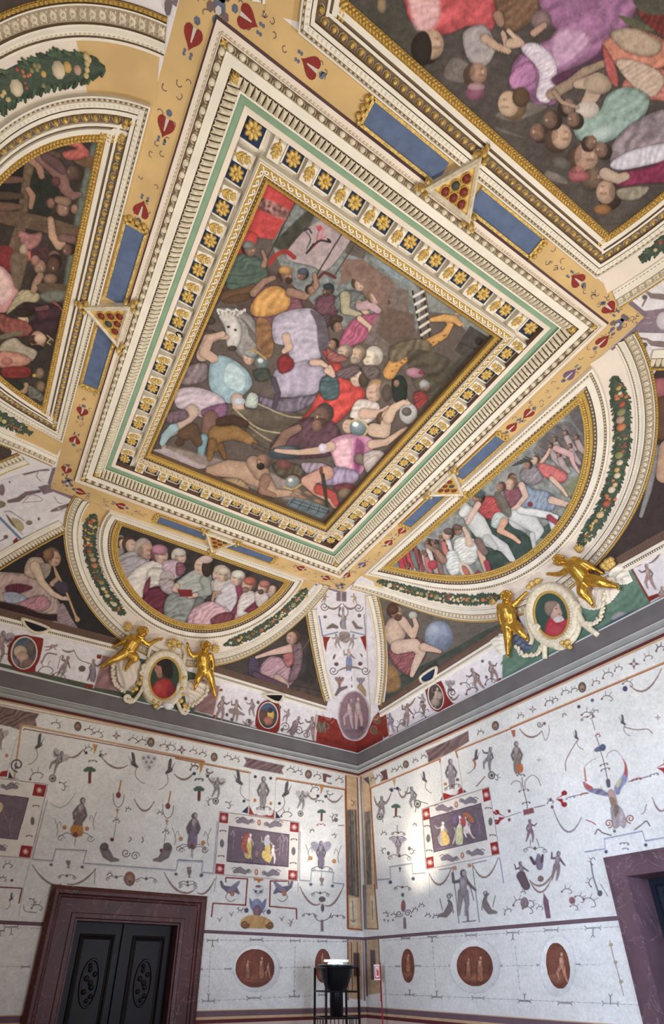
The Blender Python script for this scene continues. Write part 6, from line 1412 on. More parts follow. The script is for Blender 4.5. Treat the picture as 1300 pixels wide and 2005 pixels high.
spiral(p, *a(110,480), 14, 1, 90, (90,96,104), 3); tendril(p, *a(190,570), 30, -20); tendril(p, *a(380,590), 20, 60); tendril(p, *b(190,410), 16, -60); tendril(p, *b(300,390), 16, 60); tendril(p, *b(650,480), 24, -10); tendril(p, *b(980,510), 16, -60)
p.poly([a(900,420),a(930,410),a(990,425),a(985,480),a(940,520),a(905,470)], (196,190,186), a=.6); p.K()
for dx, dy in ((0,0),(16,4),(-14,3),(8,14),(-6,14),(2,28)): p.ell(a(945,430)[0]+dx*.7, a(945,430)[1]+dy*.7, 3, 3, (150,146,146))
# standing women and lamps
figure(p, *a(530,690), 76, 3, 12, (124,112,110), robe_=(128,110,112)); p.poly([a(455,870),a(525,870),a(520,935),a(455,920)], (186,130,74), fold=(20,3,.2)); figure(p, *a(1235,790), 68, 3, 5, (128,112,110), robe_=(132,116,124)); figure(p, *b(105,460), 68, 3, 5, (128,112,110), robe_=(128,112,126))
for f, x_, y_ in ((a,410,878),(a,553,885),(a,1150,950),(b,155,650),(b,838,748),(b,988,768)): p.ell(*f(x_,y_), 4.2, 4.2, (196,136,80))
for f, x_, y_, s_ in ((a,480,935,34),(a,1220,1005,30),(b,90,690,26),(b,910,815,20)): scrolls(p, *f(x_,y_), s_); p.line([f(x_,y_+10), f(x_-4,y_+60)], 1.4, INK)
for f, x_, y_, d_ in ((a,360,900,1),(a,600,860,-1),(a,1110,960,1),(b,190,640,-1),(b,820,740,1),(b,1020,750,-1)): p.line([f(x_,y_+30),f(x_+d_*8,y_-10),f(x_-d_*10,y_-70),f(x_-d_*14,y_-80)], 1.4, INK2); p.line([f(x_,y_-20),f(x_+d_*20,y_-60),f(x_+d_*30,y_-30)], 1.2, INK2)
for x_, y_ in ((765,650),(1080,720)):
    p.line([a(x_+5,y_-70),a(x_-8,y_)], 3, (182,130,90)); p.ell(*a(x_-12,y_+22), 5, 6, (134,72,72)); p.line([a(x_-45,y_+10),a(x_-40,y_+70),a(x_-15,y_+100),a(x_+15,y_+75),a(x_+25,y_+20)], 1.5, INK); urn(p, *a(x_-18,y_+110), 9, (190,140,90)); p.line([a(x_-20,y_+150),a(x_-40,y_+290)], 1.3, INK); tendril(p, *a(x_-45,y_+190), 14, 0); p.ell(*a(x_-52,y_+305), 4, 4, (130,60,60))
swag(p, *a(855,700), *a(980,715), 20); swag(p, *a(320,720), *a(480,660), 18, (190,190,190), 2); tendril(p, *a(800,775), 12, -30); tendril(p, *a(1000,790), 12, 0)
p.K(0,1350,3.25)
for sg, x0 in ((1, 700), (-1, 1030)): p.limb([(x0-sg*40,1010,26),(x0-sg*20,1050,30),(x0+sg*10,1080,18),(x0+sg*50,1086,8)], (128,116,116)); p.ell(x0-sg*35,1000,26,26,(112,100,98))
p.K()
for x_, y_, d_ in ((800,1040,1),(860,1060,-1)): spiral(p, *a(x_,y_), 9, d_, 0); 
p.line([a(825,940),a(835,950),a(820,970)],2,INK); p.line([a(905,940),a(912,960),a(903,975)],2,INK)
# stepped grey lines
for w_, dy, c_ in ((2.2, 0, GRY), (1.0, 9, (186,186,190))):
    ls(a, [(300,705),(205,1080+dy),(335,1090+dy),(355,1015+dy),(550,1025+dy),(530,1105+dy),(1120,1150+dy),(1135,1082+dy),(1290,1095+dy),(1282,1165+dy)], w_, c_)
    ls(b, [(-10,765+dy),(150,765+dy),(148,838+dy),(220,845+dy),(245,520)], w_, c_); ls(b, [(772,580),(768,888+dy),(840,895+dy),(845,825+dy),(985,838+dy),(980,905+dy),(1050,912+dy)], w_, c_)
ls(a, [(190,1100),(150,1260),(120,1440)], 1.6, (170,170,176)); ls(b, [(240,860),(225,960)], 1.3, GRY); ls(b, [(758,900),(760,960)], 1.2, GRY)
# row under the stepped line
for f, x_, y_ in ((a,435,1090),(a,1205,1150),(b,65,805),(b,910,875)): urn(p, *f(x_,y_), 14, (140,122,120)); scrolls(p, *f(x_-10,y_+100), 17)
for f, x1, y1, x2, y2, sg_ in ((a,205,1115,390,1240,14),(a,430,1240,610,1140,10),(a,1045,1165,1180,1290,12),(b,-20,940,100,950,8),(b,120,970,230,880,12),(b,770,930,900,1040,14),(b,930,1050,1050,920,14)): swag(p, *f(x1,y1), *f(x2,y2), sg_)
for f, x_, y_ in ((a,325,1115),(a,523,1130),(a,1120,1175),(a,1280,1185),(b,145,855),(b,840,915),(b,978,925)): p.ell(*f(x_,y_), 3.4, 3, (106,106,116))
mask_(p, *a(825,1205), 26, (160,110,100)); scrolls(p, *a(740,1200), 20); scrolls(p, *a(930,1210), 20); tendril(p, *a(680,1180), 12); p.line([a(605,1145),a(600,1240)], 1.4, INK)
# hanging mask under the picture, griffins, lamps
p.K(350,1450,3.25)
for pts in ([(303,872),(437,880),(425,1048),(218,1035),(208,1120)], [(690,895),(583,893),(578,1055),(748,1070),(750,1135)]): p.line(pts, 2.8, (132,56,54), sm=False)
p.line([(298,875),(300,900)], 2.6, (132,56,54)); p.line([(700,895),(698,915)], 2.6, (132,56,54)); p.poly([(475,875),(540,880),(535,892),(518,895),(512,912),(498,892),(478,890)], (186,116,76), sm=False)
for x0, sg in ((330,1),(660,-1)):
    p.limb([(x0-sg*60,900,8),(x0-sg*50,930,10),(x0-sg*10,950,22),(x0+sg*30,950,16),(x0+sg*50,970,8)], (110,104,116)); p.poly([(x0,930),(x0+sg*60,890),(x0+sg*30,950),(x0-sg*20,965)], (130,120,134)); p.line([(x0-sg*20,970),(x0-sg*30,1000),(x0,1025),(x0+sg*30,1010)], 1.5, INK); p.ell(x0-sg*0+10,975,14,16,(186,120,90))
p.ell(505,950,38,44,(206,204,200),edge=0); p.ell(490,960,9,9,(84,84,104)); p.ell(522,962,9,9,(84,84,104)); p.line([(475,945),(500,975),(535,950)],1.5,INK); p.ell(505,928,18,8,(134,80,80))
p.poly([(450,1000),(480,1040),(520,1040),(555,1005),(550,1060),(510,1110),(460,1070)], (122,124,152)); p.ell(497,1050,34,44,(146,150,176)); p.ell(498,1085,26,40,(140,108,120)); p.poly([(400,1140),(460,1110),(540,1120),(590,1150),(600,1180),(580,1195),(410,1190)], (188,148,100), fold=(20,10,.15)); spiral(p,420,1170,26,1,0,(120,88,60),4); spiral(p,580,1175,24,-1,180,(120,88,60),4)
for x_, y_ in ((430,1080),(572,1090)): p.ell(x_,y_,14,16,(96,88,110)); tendril(p,x_-20,y_-10,50/3.25*0+40,180)
for x_, y_ in ((260,1140),(335,1105),(655,1135),(715,1150),(710,1170)): p.line([(x_-14,y_-10),(x_,y_),(x_+14,y_-16)],1.5,INK2); p.ell(x_,y_+6,6,8,(150,140,130))
p.poly([(903,1140),(920,1140),(922,1215),(903,1215)], (124,104,110), sm=False); p.ell(912,1010,22,18,(112,104,104)); p.ell(915,1065,11,26,(110,96,98)); p.line([(860,1110),(880,1140),(905,1150),(925,1145),(955,1130),(970,1100)],1.8,INK); p.K()
for x_, y_ in ((830,1110),(1010,1120)): scrolls(p, *b(x_,y_), 14)
figure(p, *b(905,640), 52, 3, 0, (120,108,114), robe_=(120,112,126), wings=(140,136,150)); scrolls(p, *b(905,535), 8, 0, (180,110,104)); tendril(p, *b(835,585), 10, -30); tendril(p, *b(975,600), 10, 30); p.ell(*b(1000,505), 4, 4, (110,104,100)); p.line([b(980,520),b(995,490),b(1010,470)],1.3,INK); p.line([b(1015,540),b(1050,540)],1.6,INK)
# left edge: part of the next bay
p.K(0,1350,3.25); p.line([(-60,1255),(140,1265),(120,1360)], 2.8, (120,50,54), sm=False); p.poly([(-200,1010),(70,1015),(60,1075),(-200,1060)], (214,208,200), sm=False); p.K()
figure(p, *a(10,250), 40, 2, 10, wings=(170,160,160)); tendril(p, *a(20,1130), 20, -10); bird(p, *a(75,1330), 14, -1); tendril(p, *a(200,1390), 24, 0); tendril(p, *a(190,1330), 16, 60); p.ell(*a(42,420), 3, 3.6, (196,120,80)); p.ell(*a(75,1215), 3, 3, INK); tendril(p, *a(0,1200), 14, 20); p.line([a(150,1370),a(160,1410),a(230,1420)],1.6,INK)
# dado
d = [(0,1850-28,13,1,1),(62,1822,0,0,1),(416,1841,16,1,1),(502,1840,18,1,0),(578,1842,14,1,0),(631,1843,12,1,0),(676,1843,7,1,0),(408,1960,18,-1,1),(497,1954,20,1,0),(576,1951,14,-1,1),(632,1948,12,1,0),(22,1815,20,1,1),(390,1898,9,1,0),(446,1897,9,1,0),(546,1895,8,1,0),(600,1894,8,1,0)]
for x_, y_, s_, up, st in d:
    if s_: dado(p, x_, y_, s_*.62, up, bool(st), 1.15)
dots(p, 0, 1815, 90, 1818, 8); dots(p, 385, 1840, 690, 1844, 34); dots(p, 385, 1961, 640, 1948, 26); dots(p, 375, 1898, 450, 1897, 6); dots(p, 545, 1895, 610, 1894, 6); dots(p, 578, 1850, 576, 1945, 10); dots(p, 412, 1860, 408, 1945, 9); dots(p, 0, 1893, 60, 1893, 6); dado(p, 50, 1893, 9, 1, False)
p.ell(502,1896,47,47,(186,190,192),edge=0,a=.6); p.ell(502,1896,44,45,WB,edge=0)
p.grime(.05, .03); p.brush(.03, 51)
A_ART = p.build('painted_decoration', WALL_A, 'wallpaint')

p = Paint('B', notch(-7.3, -.01, 1.29, 4.67, DR[0], DR[1]-.05, DR[2]-.05), .0062, WB, h=.002)
a = lambda x, y: (700+x/4.333, 1440+y/4.333)
b = lambda x, y: (1000+x/4.333, 1400+y/4.333)
c = lambda x, y: (700+x/3.25, 1640+y/3.25)
e_ = lambda x, y: (1000+x/4.333, 1150+y/4.333)
d = lambda x, y: (680+x/2.097, 1450+y/2.097)
# frieze band
p.K(700,1440,4.333); p.poly([(30,345),(130,305),(160,420),(60,460)], (198,178,150), sm=False); p.poly([(575,130),(800,30),(940,-40),(945,50),(830,125),(700,190),(600,230),(595,170)], (120,98,96), fold=(50,10,.3), sm=False); p.poly([(190,310),(245,285),(260,370),(190,395),(215,350)], (110,74,72), sm=False); p.poly([(52,365),(95,350),(105,445),(60,450)], (84,86,92), sm=False, fold=(45,6,.4)); p.K()
ls(a, [(20,335),(400,165),(700,45)], 2, TAN)
for w_, c_, o_ in ((4.5, TAN, 0), (1.8, (150,70,50), 6)):
    ls(a, [(150,1300),(110,445+o_),(700,195+o_),(700,230)], w_*.75, c_); ls(a, [(850,190),(832,130+o_),(1300,-60+o_)], w_*.75, c_); ls(e_, [(0,1190+o_),(1300,640+o_)], w_, c_); ls(e_, [(1300,640+o_),(2600,100+o_)], w_, c_)
ls(a, [(105,450),(165,1300)], 2.2, (150,90,66)); ls(a, [(30,350),(100,1000),(110,1300)], 2.2, (140,84,60)); p.K(700,1440,4.333); p.poly([(35,350),(100,420),(150,1300),(70,1300)], (196,168,134), sm=False, fold=(0,18,.06)); p.poly([(60,650),(110,640),(120,1290),(80,1290)], (116,106,98), sm=False, fold=(0,7,.22)); p.K()
p.poly([c(55,300),c(110,300),c(130,580),c(60,580)], (200,172,136), sm=False); p.poly([c(80,370),c(108,370),c(115,540),c(84,540)], (212,192,162), sm=False); ls(c, [(60,580),(130,582),(108,300)], 2.4, (140,90,70)); ls(c, [(92,400),(96,520)], 1.6, INK); ls(c, [(60,640),(132,628),(150,1040)], 2.4, (130,90,72)); p.poly([c(62,645),c(128,632),c(146,990),c(70,1000)], (184,156,124), sm=False); p.poly([c(80,715),c(112,715),c(120,900),c(86,905)], (104,92,96), sm=False)
for x_, y_ in ((720,1010),(615,650)): mask_(p, *e_(x_-610+0 if 0 else (606 if x_ == 615 else 10), 848 if x_ == 615 else 1100), 19) if x_ == 615 else None
diamond(p, *e_(1045,650), 12, (110,80,96)); diamond(p, *e_(185,1035), 8, (120,100,104)); mask_(p, *a(410,245), 14); mask_(p, 970, 1421, 17)
for x_, y_, s_ in ((60,1110,14),(290,1000,20),(350,970,14),(430,910,18),(510,890,16),(690,830,18),(780,770,24),(880,710,18),(1130,620,20),(1230,540,20)): tendril(p, *e_(x_,y_), s_, -25)
for x_, y_ in ((290,310),(340,290),(470,230),(540,195),(110,385),(160,365)): tendril(p, *a(x_,y_), 12, -25)
tendril(p, 880, 1462, 14, -25); tendril(p, 935, 1438, 14, -25); tendril(p, 1285, 1275, 20, -25)
p.poly([a(16,320),a(28,340),a(72,1300),a(60,1300)], (134,126,126), sm=False); p.poly([c(24,300),c(56,300),c(60,585),c(40,585)], (134,126,128), sm=False); p.poly([c(36,632),c(60,640),c(68,1010),c(50,1010)], (132,112,110), sm=False)
# first bay figures
for x_, y_, h_, ps, ln in ((205,515,42,1,0),(455,435,44,2,-10),(1130,100,48,2,10)): figure(p, *a(x_,y_), h_, ps, ln, (112,104,108)); 
wheel(p, *a(188,690), 6); wheel(p, *a(508,580), 7); wheel(p, *a(1137,338), 7); p.line([a(200,650),a(215,735)],1.6,INK); p.line([a(500,600),a(488,650)],1.6,INK); p.line([a(530,560),a(595,580)],1.6,INK); p.line([a(1080,350),a(1010,430)],2.4,(150,110,96)); tendril(p,*a(1160,330),14,60)
figure(p, *a(785,200), 62, 3, -4, (120,110,114)); scrolls(p, *a(805,435), 16, -15); p.ell(*a(745,412),3,3,(190,130,80)); p.ell(*a(848,375),3.4,3,(130,90,80)); p.poly([a(720,490),a(745,490),a(790,505),a(835,480),a(885,435),a(900,485),a(730,550)], (152,52,50), sm=False); p.ell(*a(810,480),10,6,WB,edge=0); p.poly([a(700,555),a(720,510),a(722,548)], (60,76,90), sm=False); p.poly([a(900,455),a(925,480),a(900,488)], (60,70,90), sm=False)
ls(a, [(705,220),(720,500)], 1.5, (190,176,172)); ls(a, [(850,190),(890,440)], 1.5, (190,176,172))
bird(p, *a(560,370), 18, 1); bird(p, *a(1010,190), 20, -1); p.line([a(985,200),a(1000,240),a(990,280)],3,(170,110,80))
p.poly([a(298,375),a(325,370),a(320,400),a(314,445)], (190,150,96), sm=False); scrolls(p, *a(315,455), 11); p.ell(*a(290,465),3,3.4,(60,56,90)); p.ell(*a(338,450),3,3.4,(60,56,90)); swag(p, *a(205,580), *a(285,490), 8); swag(p, *a(345,470), *a(430,440), 16); swag(p, *a(140,520), *a(195,590), 8)
tree(p, *a(325,570), 26); scrolls(p, *a(335,690), 7); p.line([a(335,760),a(338,830)],1.4,INK); scrolls(p, *a(340,870), 16); scrolls(p, *a(345,830), 13); figure(p, *a(345,860), 34, 3, 0, (126,110,116), wings=(160,150,160)); scrolls(p, *a(355,1030), 22); tendril(p, *a(200,840), 12, -10); tendril(p, *a(470,760), 8, 0)
for x_, y_ in ((262,1000),(440,960)): p.ell(*a(x_,y_), 3, 4, (110,96,100))
tendril(p,*a(215,1000),12,-70); tendril(p,*a(460,960),12,90)
for w_, dy, c_ in ((2.0, 0, GRY), (1.0, 9, (196,192,190))): ls(a, [(165,1225+dy),(280,1215+dy),(275,1115+dy),(462,1085+dy),(468,1175+dy),(575,1165+dy)], w_, c_)
for x_, y_ in ((278,1245),(472,1215)): p.ell(*a(x_,y_), 3.4, 3.6, (84,84,110))
# below the picture
ls(c, [(605,185),(645,545)], 2.0, GRY); ls(c, [(730,165),(775,538)], 2.0, GRY); ls(c, [(520,205),(600,193)], 1.8, (130,110,124)); ls(c, [(735,165),(820,145)], 1.8, (130,110,124)); swag(p, *c(455,230), *c(595,200), 26); swag(p, *c(735,180), *c(895,130), 30)
p.poly([c(608,183),c(628,180),c(632,205),c(612,208)], (190,130,90), sm=False); p.poly([c(700,168),c(722,165),c(724,188),c(702,190)], (190,130,90), sm=False); figure(p, *c(672,205), 88, 0, 0, (120,110,112)); p.poly([c(695,465),c(706,465),c(710,535),c(695,535)], (130,120,124), sm=False); p.line([c(670,538),c(750,528)],2,INK); p.line([c(690,240),c(725,340),c(740,400)],1.8,INK)
for x_, y_, sg in ((580,440,-1),(820,420,1)): p.K(700,1640,3.25); p.limb([(x_,y_-60 if sg>0 else y_-40,8),(x_-sg*10,y_-20,12),(x_+sg*0,y_+20,22),(x_+sg*20,y_+50,18),(x_+sg*60,y_+56,9)], (130,118,116)); p.K(); p.line([c(x_-sg*30,y_+40),c(x_-sg*20,y_-20),c(x_-sg*0,y_-40)],2,INK); spiral(p,*c(x_-sg*4,y_-66),6,sg,0,(96,96,90),2); p.line([c(x_+sg*40,y_+20),c(x_+sg*56,y_-50)],2,INK2)
urn(p, *c(270,190), 8); scrolls(p, *c(285,320), 16); p.ell(*c(287,365),3,4,INK); p.ell(*c(291,435),4.5,12,(150,100,96)); spiral(p,*c(265,485),7,1); spiral(p,*c(320,480),7,-1); p.poly([c(290,508),c(307,508),c(312,580),c(292,582)], (136,118,120), sm=False)
for x_, y_ in ((165,480),(215,490),(350,470),(390,440),(430,500),(480,510)): tendril(p, *c(x_,y_), 12, (x_*7) % 90-45)
for x_, y_ in ((170,525),(195,530),(225,525),(340,500)): p.ell(*c(x_,y_),1.6,2,(110,90,90))
ls(c, [(455,240),(460,390)], 1.2, (196,186,182)); ls(c, [(905,130),(930,290)], 2.2, (150,150,170))
# middle bay candelabrum
p.poly([b(0,130),b(40,125),b(38,180),b(20,190)], (170,100,80), sm=False); figure(p, *b(45,225), 62, 3, -3, (126,112,108), robe_=(140,124,118)); p.poly([b(50,430),b(95,415),b(105,465),b(90,490),b(60,485)], (186,112,70), fold=(20,3,.25)); scrolls(p, *b(85,510), 8)
p.line([b(95,530),b(105,620),b(135,740),b(140,790)],1.8,INK); scrolls(p, *b(110,640), 10, -10); scrolls(p, *b(130,745), 8, -10); p.line([b(120,620),b(125,560),b(180,510),b(230,540),b(255,600)],1.6,INK2); p.line([b(90,620),b(80,570),b(30,560),b(0,590)],1.6,INK2)
p.poly([b(103,805),b(190,785),b(200,830),b(110,852)], (140,84,90), sm=False); figure(p, *b(160,885), 44, 1, -4, (112,88,96)); p.line([b(165,1060),b(165,1110)],1.6,INK); p.line([b(220,1050),b(240,1110)],1.6,INK); scrolls(p, *b(205,1140), 22); p.K(1000,1400,4.333); p.limb([(235,1190,14),(240,1240,34),(245,1290,26)], (132,116,134)); p.limb([(170,1210,12),(200,1260,14)], (90,76,84)); p.limb([(270,1190,10),(265,1240,12)], (90,76,84)); p.K()
figure(p, 1018, 1687, 48, 0, -10, (110,94,98)); figure(p, 1094, 1667, 56, 0, 8, (110,94,98)); p.limb([(1020,1715,9),(1030,1735,8)], (104,88,92)); swag(p, *c(1095,270), *c(1230,270), 24); p.ell(*c(1165,262),6,6,(140,110,110)); swag(p, 1088, 1700, 1038, 1725, 20)
p.poly([c(1183,350),c(1215,400),c(1230,512),c(1200,515),c(1180,410)], (120,88,98), sm=False); p.ell(*c(1062,415),8,11,(146,124,124)); p.ell(1120,1763,6,7,(150,100,110))
for x_, y_, s_, g in ((990,430,26,-20),(935,490,18,-40),(1095,400,16,60),(1050,450,24,20),(1040,350,10,0),(1140,450,14,0)): tendril(p, *c(x_,y_), s_, g)
for x_, y_, s_, g in ((880,620,22,0),(935,640,22,30),(915,680,18,20),(1000,600,20,-80),(970,650,30,30)): tendril(p, *d(x_,y_), s_, g)
p.line([d(1000,500),d(1010,560),d(1030,620)],3,(124,120,130)); p.ell(*d(1037,627),5,6,(100,94,100)); tendril(p,*d(1005,510),16,-80); p.line([d(1040,590),d(1070,640)],1.4,INK)
# red scroll hearts
def redheart(x, y, s, d_): 
    p.poly([(x+d_*s*.9,y),(x-d_*s*.2,y-s*.5),(x-d_*s*.6,y-s*1.1),(x-d_*s*.1,y-s*1.0),(x+d_*s*.2,y-s*.5),(x+d_*s*.9,y),(x+d_*s*.4,y+s*.4),(x+d_*s*.1,y+s*1.0),(x-d_*s*.5,y+s*1.0),(x-d_*s*.1,y+s*.4),(x-d_*s*.2,y)][:5]+[(x+d_*s*.95,y),(x+d_*s*.3,y+s*.5),(x-d_*s*.1,y+s*1.05),(x-d_*s*.6,y+s*1.0),(x-d_*s*.1,y+s*.4),(x,y)], (152,50,54))
    for q in (-1, 1): spiral(p, x-d_*s*.35, y+q*s*.8, s*.4, q*d_, 180, (140,44,50), s*.26, 1.0)
redheart(977, 1600, 13, 1); redheart(1101, 1564, 13, -1); redheart(1302, 1503, 16, -1)
for x_, y_ in (((997),1588),(997,1605),(1078,1566),(1081,1580)): p.ell(x_, y_, 3, 3.4, (128,84,96))
p.line([(990,1600),(1020,1590)],1.3,INK); p.line([b(200,785),b(290,765)],1.8,(120,90,90)); tendril(p,*b(310,750),14,-20); p.line([b(520,690),b(660,660)],1.8,(130,80,80)); scrolls(p,*b(505,700),9,-15,(120,130,150)); scrolls(p,*b(620,668),7,-15,(150,80,80)); p.line([b(1000,565),b(1170,520)],2.2,(120,90,110)); scrolls(p,*b(1065,545),10,-15,(160,70,70)); scrolls(p,*b(1215,505),9,-15,(90,90,110))
# winged figure
p.K(1000,1400,4.333)
p.poly([(615,570),(680,620),(760,625),(820,660),(830,690),(720,670),(640,635)], (128,124,148), fold=(60,14,.25)); p.poly([(612,565),(660,590),(700,620),(650,632)], (170,90,84)); p.poly([(760,600),(800,650),(830,660),(770,630)], (180,170,130))
p.poly([(890,670),(880,610),(930,540),(965,470),(970,400),(990,480),(985,560),(940,620),(920,670)], (134,132,160), fold=(30,14,.25)); p.poly([(940,350),(985,430),(990,520),(965,500),(965,420)], (170,90,84)); p.poly([(900,570),(940,520),(930,590),(895,620)], (180,176,140))
p.line([(635,600),(625,450),(680,390),(720,370)],1.6,(170,150,150)); p.line([(940,350),(890,300),(830,320),(810,360)],1.6,(170,150,150)); p.line([(625,450),(640,560)],2.4,(186,120,90))
p.limb([(825,560,18),(830,600,16)], (96,88,96)); p.limb([(850,660,30),(870,720,30),(890,800,26)], (186,156,146)); p.limb([(860,720,22),(880,780,22)], (150,124,100)); p.poly([(850,780),(930,780),(980,900),(960,960),(930,940),(900,960),(870,960),(855,880)], (170,156,156), fold=(15,14,.22), edge=3); p.poly([(870,790),(890,870),(920,790),(895,760)], (124,106,96)); p.K()
for x_, y_, q in ((830,920,-1),(1015,880,1)): spiral(p, *b(x_,y_), 9, q, 90, (150,104,90), 2.6)
p.line([b(850,1020),b(780,1000),b(740,970),b(715,1010)],2.6,INK); p.line([b(1050,975),b(1110,930),b(1150,900),b(1180,940)],2.6,INK); p.line([b(640,890),b(690,910),b(720,930)],2,(170,80,90)); p.line([b(1110,840),b(1135,820),b(1150,760)],1.8,(140,90,90)); p.ell(*b(880,985),3,3,INK)
p.line([b(720,170),b(745,240),b(760,300),b(790,400),b(805,470),b(820,545)],1.8,INK); p.ell(*b(755,285),12,5,(106,110,130),-20); p.ell(*b(780,275),6,7,(90,96,120)); scrolls(p,*b(790,420),8,-15); scrolls(p,*b(800,460),9,-15); tendril(p,*b(720,175),10,0,(150,60,60)); p.line([b(690,40),b(715,130)],1.4,INK); scrolls(p,*b(650,20),14,-20)
for w_, dy, c_ in ((2.2, 0, (134,134,156)), (1.0, 8, (190,190,200))): ls(b, [(630,1160+dy),(800,1135+dy),(795,1050+dy),(1115,985+dy),(1140,1068+dy),(1300,1040+dy)], w_, c_)
for x_, y_ in ((808,1160),(1145,1103)): p.ell(*b(x_,y_), 3.4, 3.6, (84,90,120))
scrolls(p, *b(962,1090), 9); scrolls(p, *b(972,1135), 6, 0, (120,120,150)); swag(p, *b(360,800), *b(600,870), 36, (140,140,150)); swag(p, *b(1200,700), *b(1320,780), 16)
bird(p, *b(550,185), 16, 1); p.line([b(560,220),b(495,330),b(465,400),b(468,475)],1.8,(130,100,96)); bird(p, *b(945,60), 18, 1); p.line([b(960,100),b(1060,125),b(1160,120),b(1200,155)],1.8,(130,100,96)); diamond(p,*b(1248,20),6,(130,90,100)); diamond(p,*b(238,380),5,INK2)
swag(p, *b(75,120), *b(265,135), 14); p.line([b(265,140),b(295,215),b(325,150),b(322,90)],1.4,INK2); p.ell(*b(285,72),3,3,(120,90,90)); spiral(p,*b(245,80),6); tendril(p,*e_(440,1100),10,-40); p.ell(*e_(970,860),5,5.5,(84,76,110)); swag(p,*e_(1010,830),*e_(1280,690),26); tendril(p,*e_(950,815),22,10); p.ell(*e_(577,1013),3.4,3.6,(90,76,100)); p.ell(*e_(692,958),3.4,3.6,(110,96,140)); tendril(p,*e_(770,945),24,0); tendril(p,*e_(600,1080),26,10); tendril(p,*e_(700,1100),18,-60)
# dado
for x_, y_, s_, up, st in ((840,798-0+0,0,0,0),(794,1837,12,1,0),(846,1834,12,1,1),(922,1831,15,1,0),(1004,1826,17,1,1),(1079,1821,19,1,0),(1161,1817,21,1,1),(802,1948,12,-1,1),(855,1952,14,-1,1),(936,1954,16,-1,0),(1027,1960,17,-1,1),(1106,1964,19,-1,0),(1195,1965,21,-1,1),(885,1891,8,1,0),(977,1891,8,1,0),(1058,1890,9,1,0),(1128,1888,10,1,0),(779,1892,5,1,0),(818,1891,6,1,0)):
    if s_: dado(p, x_, y_, s_*.66, up or 1, bool(st), 1.15, -.03 if y_ < 1880 else .03)
dots(p, 745, 1842, 1215, 1814, 40); dots(p, 745, 1946, 1255, 1968, 40); dots(p, 745, 1893, 1180, 1889, 36); dots(p, 847, 1850, 853, 1935, 8); dots(p, 1008, 1850, 1018, 1940, 8); p.line([(1194,1842),(1200,1870),(1212,1912),(1221,1950)],1.8,(150,136,120),sm=False)
for x_, y_ in ((1196,1850),(1205,1884),(1216,1922)): p.ell(x_,y_,4,3.4,(176,158,130))
for x_, y_, rx, ry in ((930,1892,46,50),(1092,1891,32,56)): p.ell(x_,y_,rx+4,ry+4,(190,196,200),edge=0,a=.7); p.ell(x_,y_,rx+2,ry+2,WB,edge=0)
p.grime(.05, .03); p.brush(.03, 52)
p.build('painted_decoration', WALL_B, 'wallpaint')

# ================================================================== framed wall pictures and roundels (paint on the wall, each its own)
def ell_uv(s, cpx, rx, ry, n=40):
    a = np.linspace(0, 2*PI, n, endpoint=False); return UV(s, np.stack([cpx[0]+rx*np.cos(a), cpx[1]+ry*np.sin(a)], -1))
def roundel(s, x, y, rx, ry, label, art, ang=0):
    a = np.linspace(0, 2*PI, 40, endpoint=False); c_, n_ = math.cos(math.radians(ang)), math.sin(math.radians(ang))
    X = rx*np.cos(a); Y = ry*np.sin(a); q = UV(s, np.stack([x+X*c_-Y*n_, y+X*n_+Y*c_], -1))
    p = Paint(s, q, .005, (134, 70, 52), h=.004); art(p); p.brush(.09, int(x)); p.build('painted_roundel', None, 'fresco', label=label, category='painted medallion', group='terracotta medallions on the dado')
def r_art(figs):
    def f(p):
        p.K(); x0, y0 = p.x.mean(), p.y.mean(); w_ = (p.x.max()-p.x.min())/2; h_ = (p.y.max()-p.y.min())/2
        p.ell(x0, y0, w_*.9, h_*.9, (144, 78, 56), edge=.2); p.ell(x0, y0+h_*.55, w_*.7, h_*.2, (156, 92, 66), edge=.1, soft=3)
        for a in figs: figure(p, *a, (150, 92, 62), robe_=(164, 104, 72) if a[3] != 2 else None)
    return f
roundel('A', 499, 1896, 38, 37.5, 'round terracotta medallion with two seated figures, right of the closed doors', r_art([(485,1880,36,1,0),(512,1873,44,0,0),(525,1885,30,2,0)]))
roundel('A', 632, 1891, 15.5, 33, 'narrow oval terracotta medallion behind the black uplighter', r_art([(631,1866,30,0,0)]))
roundel('B', 799, 1891, 12.5, 33, 'narrowest oval terracotta medallion on the wall beside the red post', r_art([(799,1868,36,0,0)]), -2)
roundel('B', 930, 1892, 35, 39, 'round terracotta medallion with draped figures, middle of the right wall dado', r_art([(917,1876,38,1,0),(940,1872,50,0,0)]), -12)
roundel('B', 1093, 1891, 22.5, 45, 'tall oval terracotta medallion nearest the open doorway', r_art([(1098,1864,60,2,-4)]), -8)

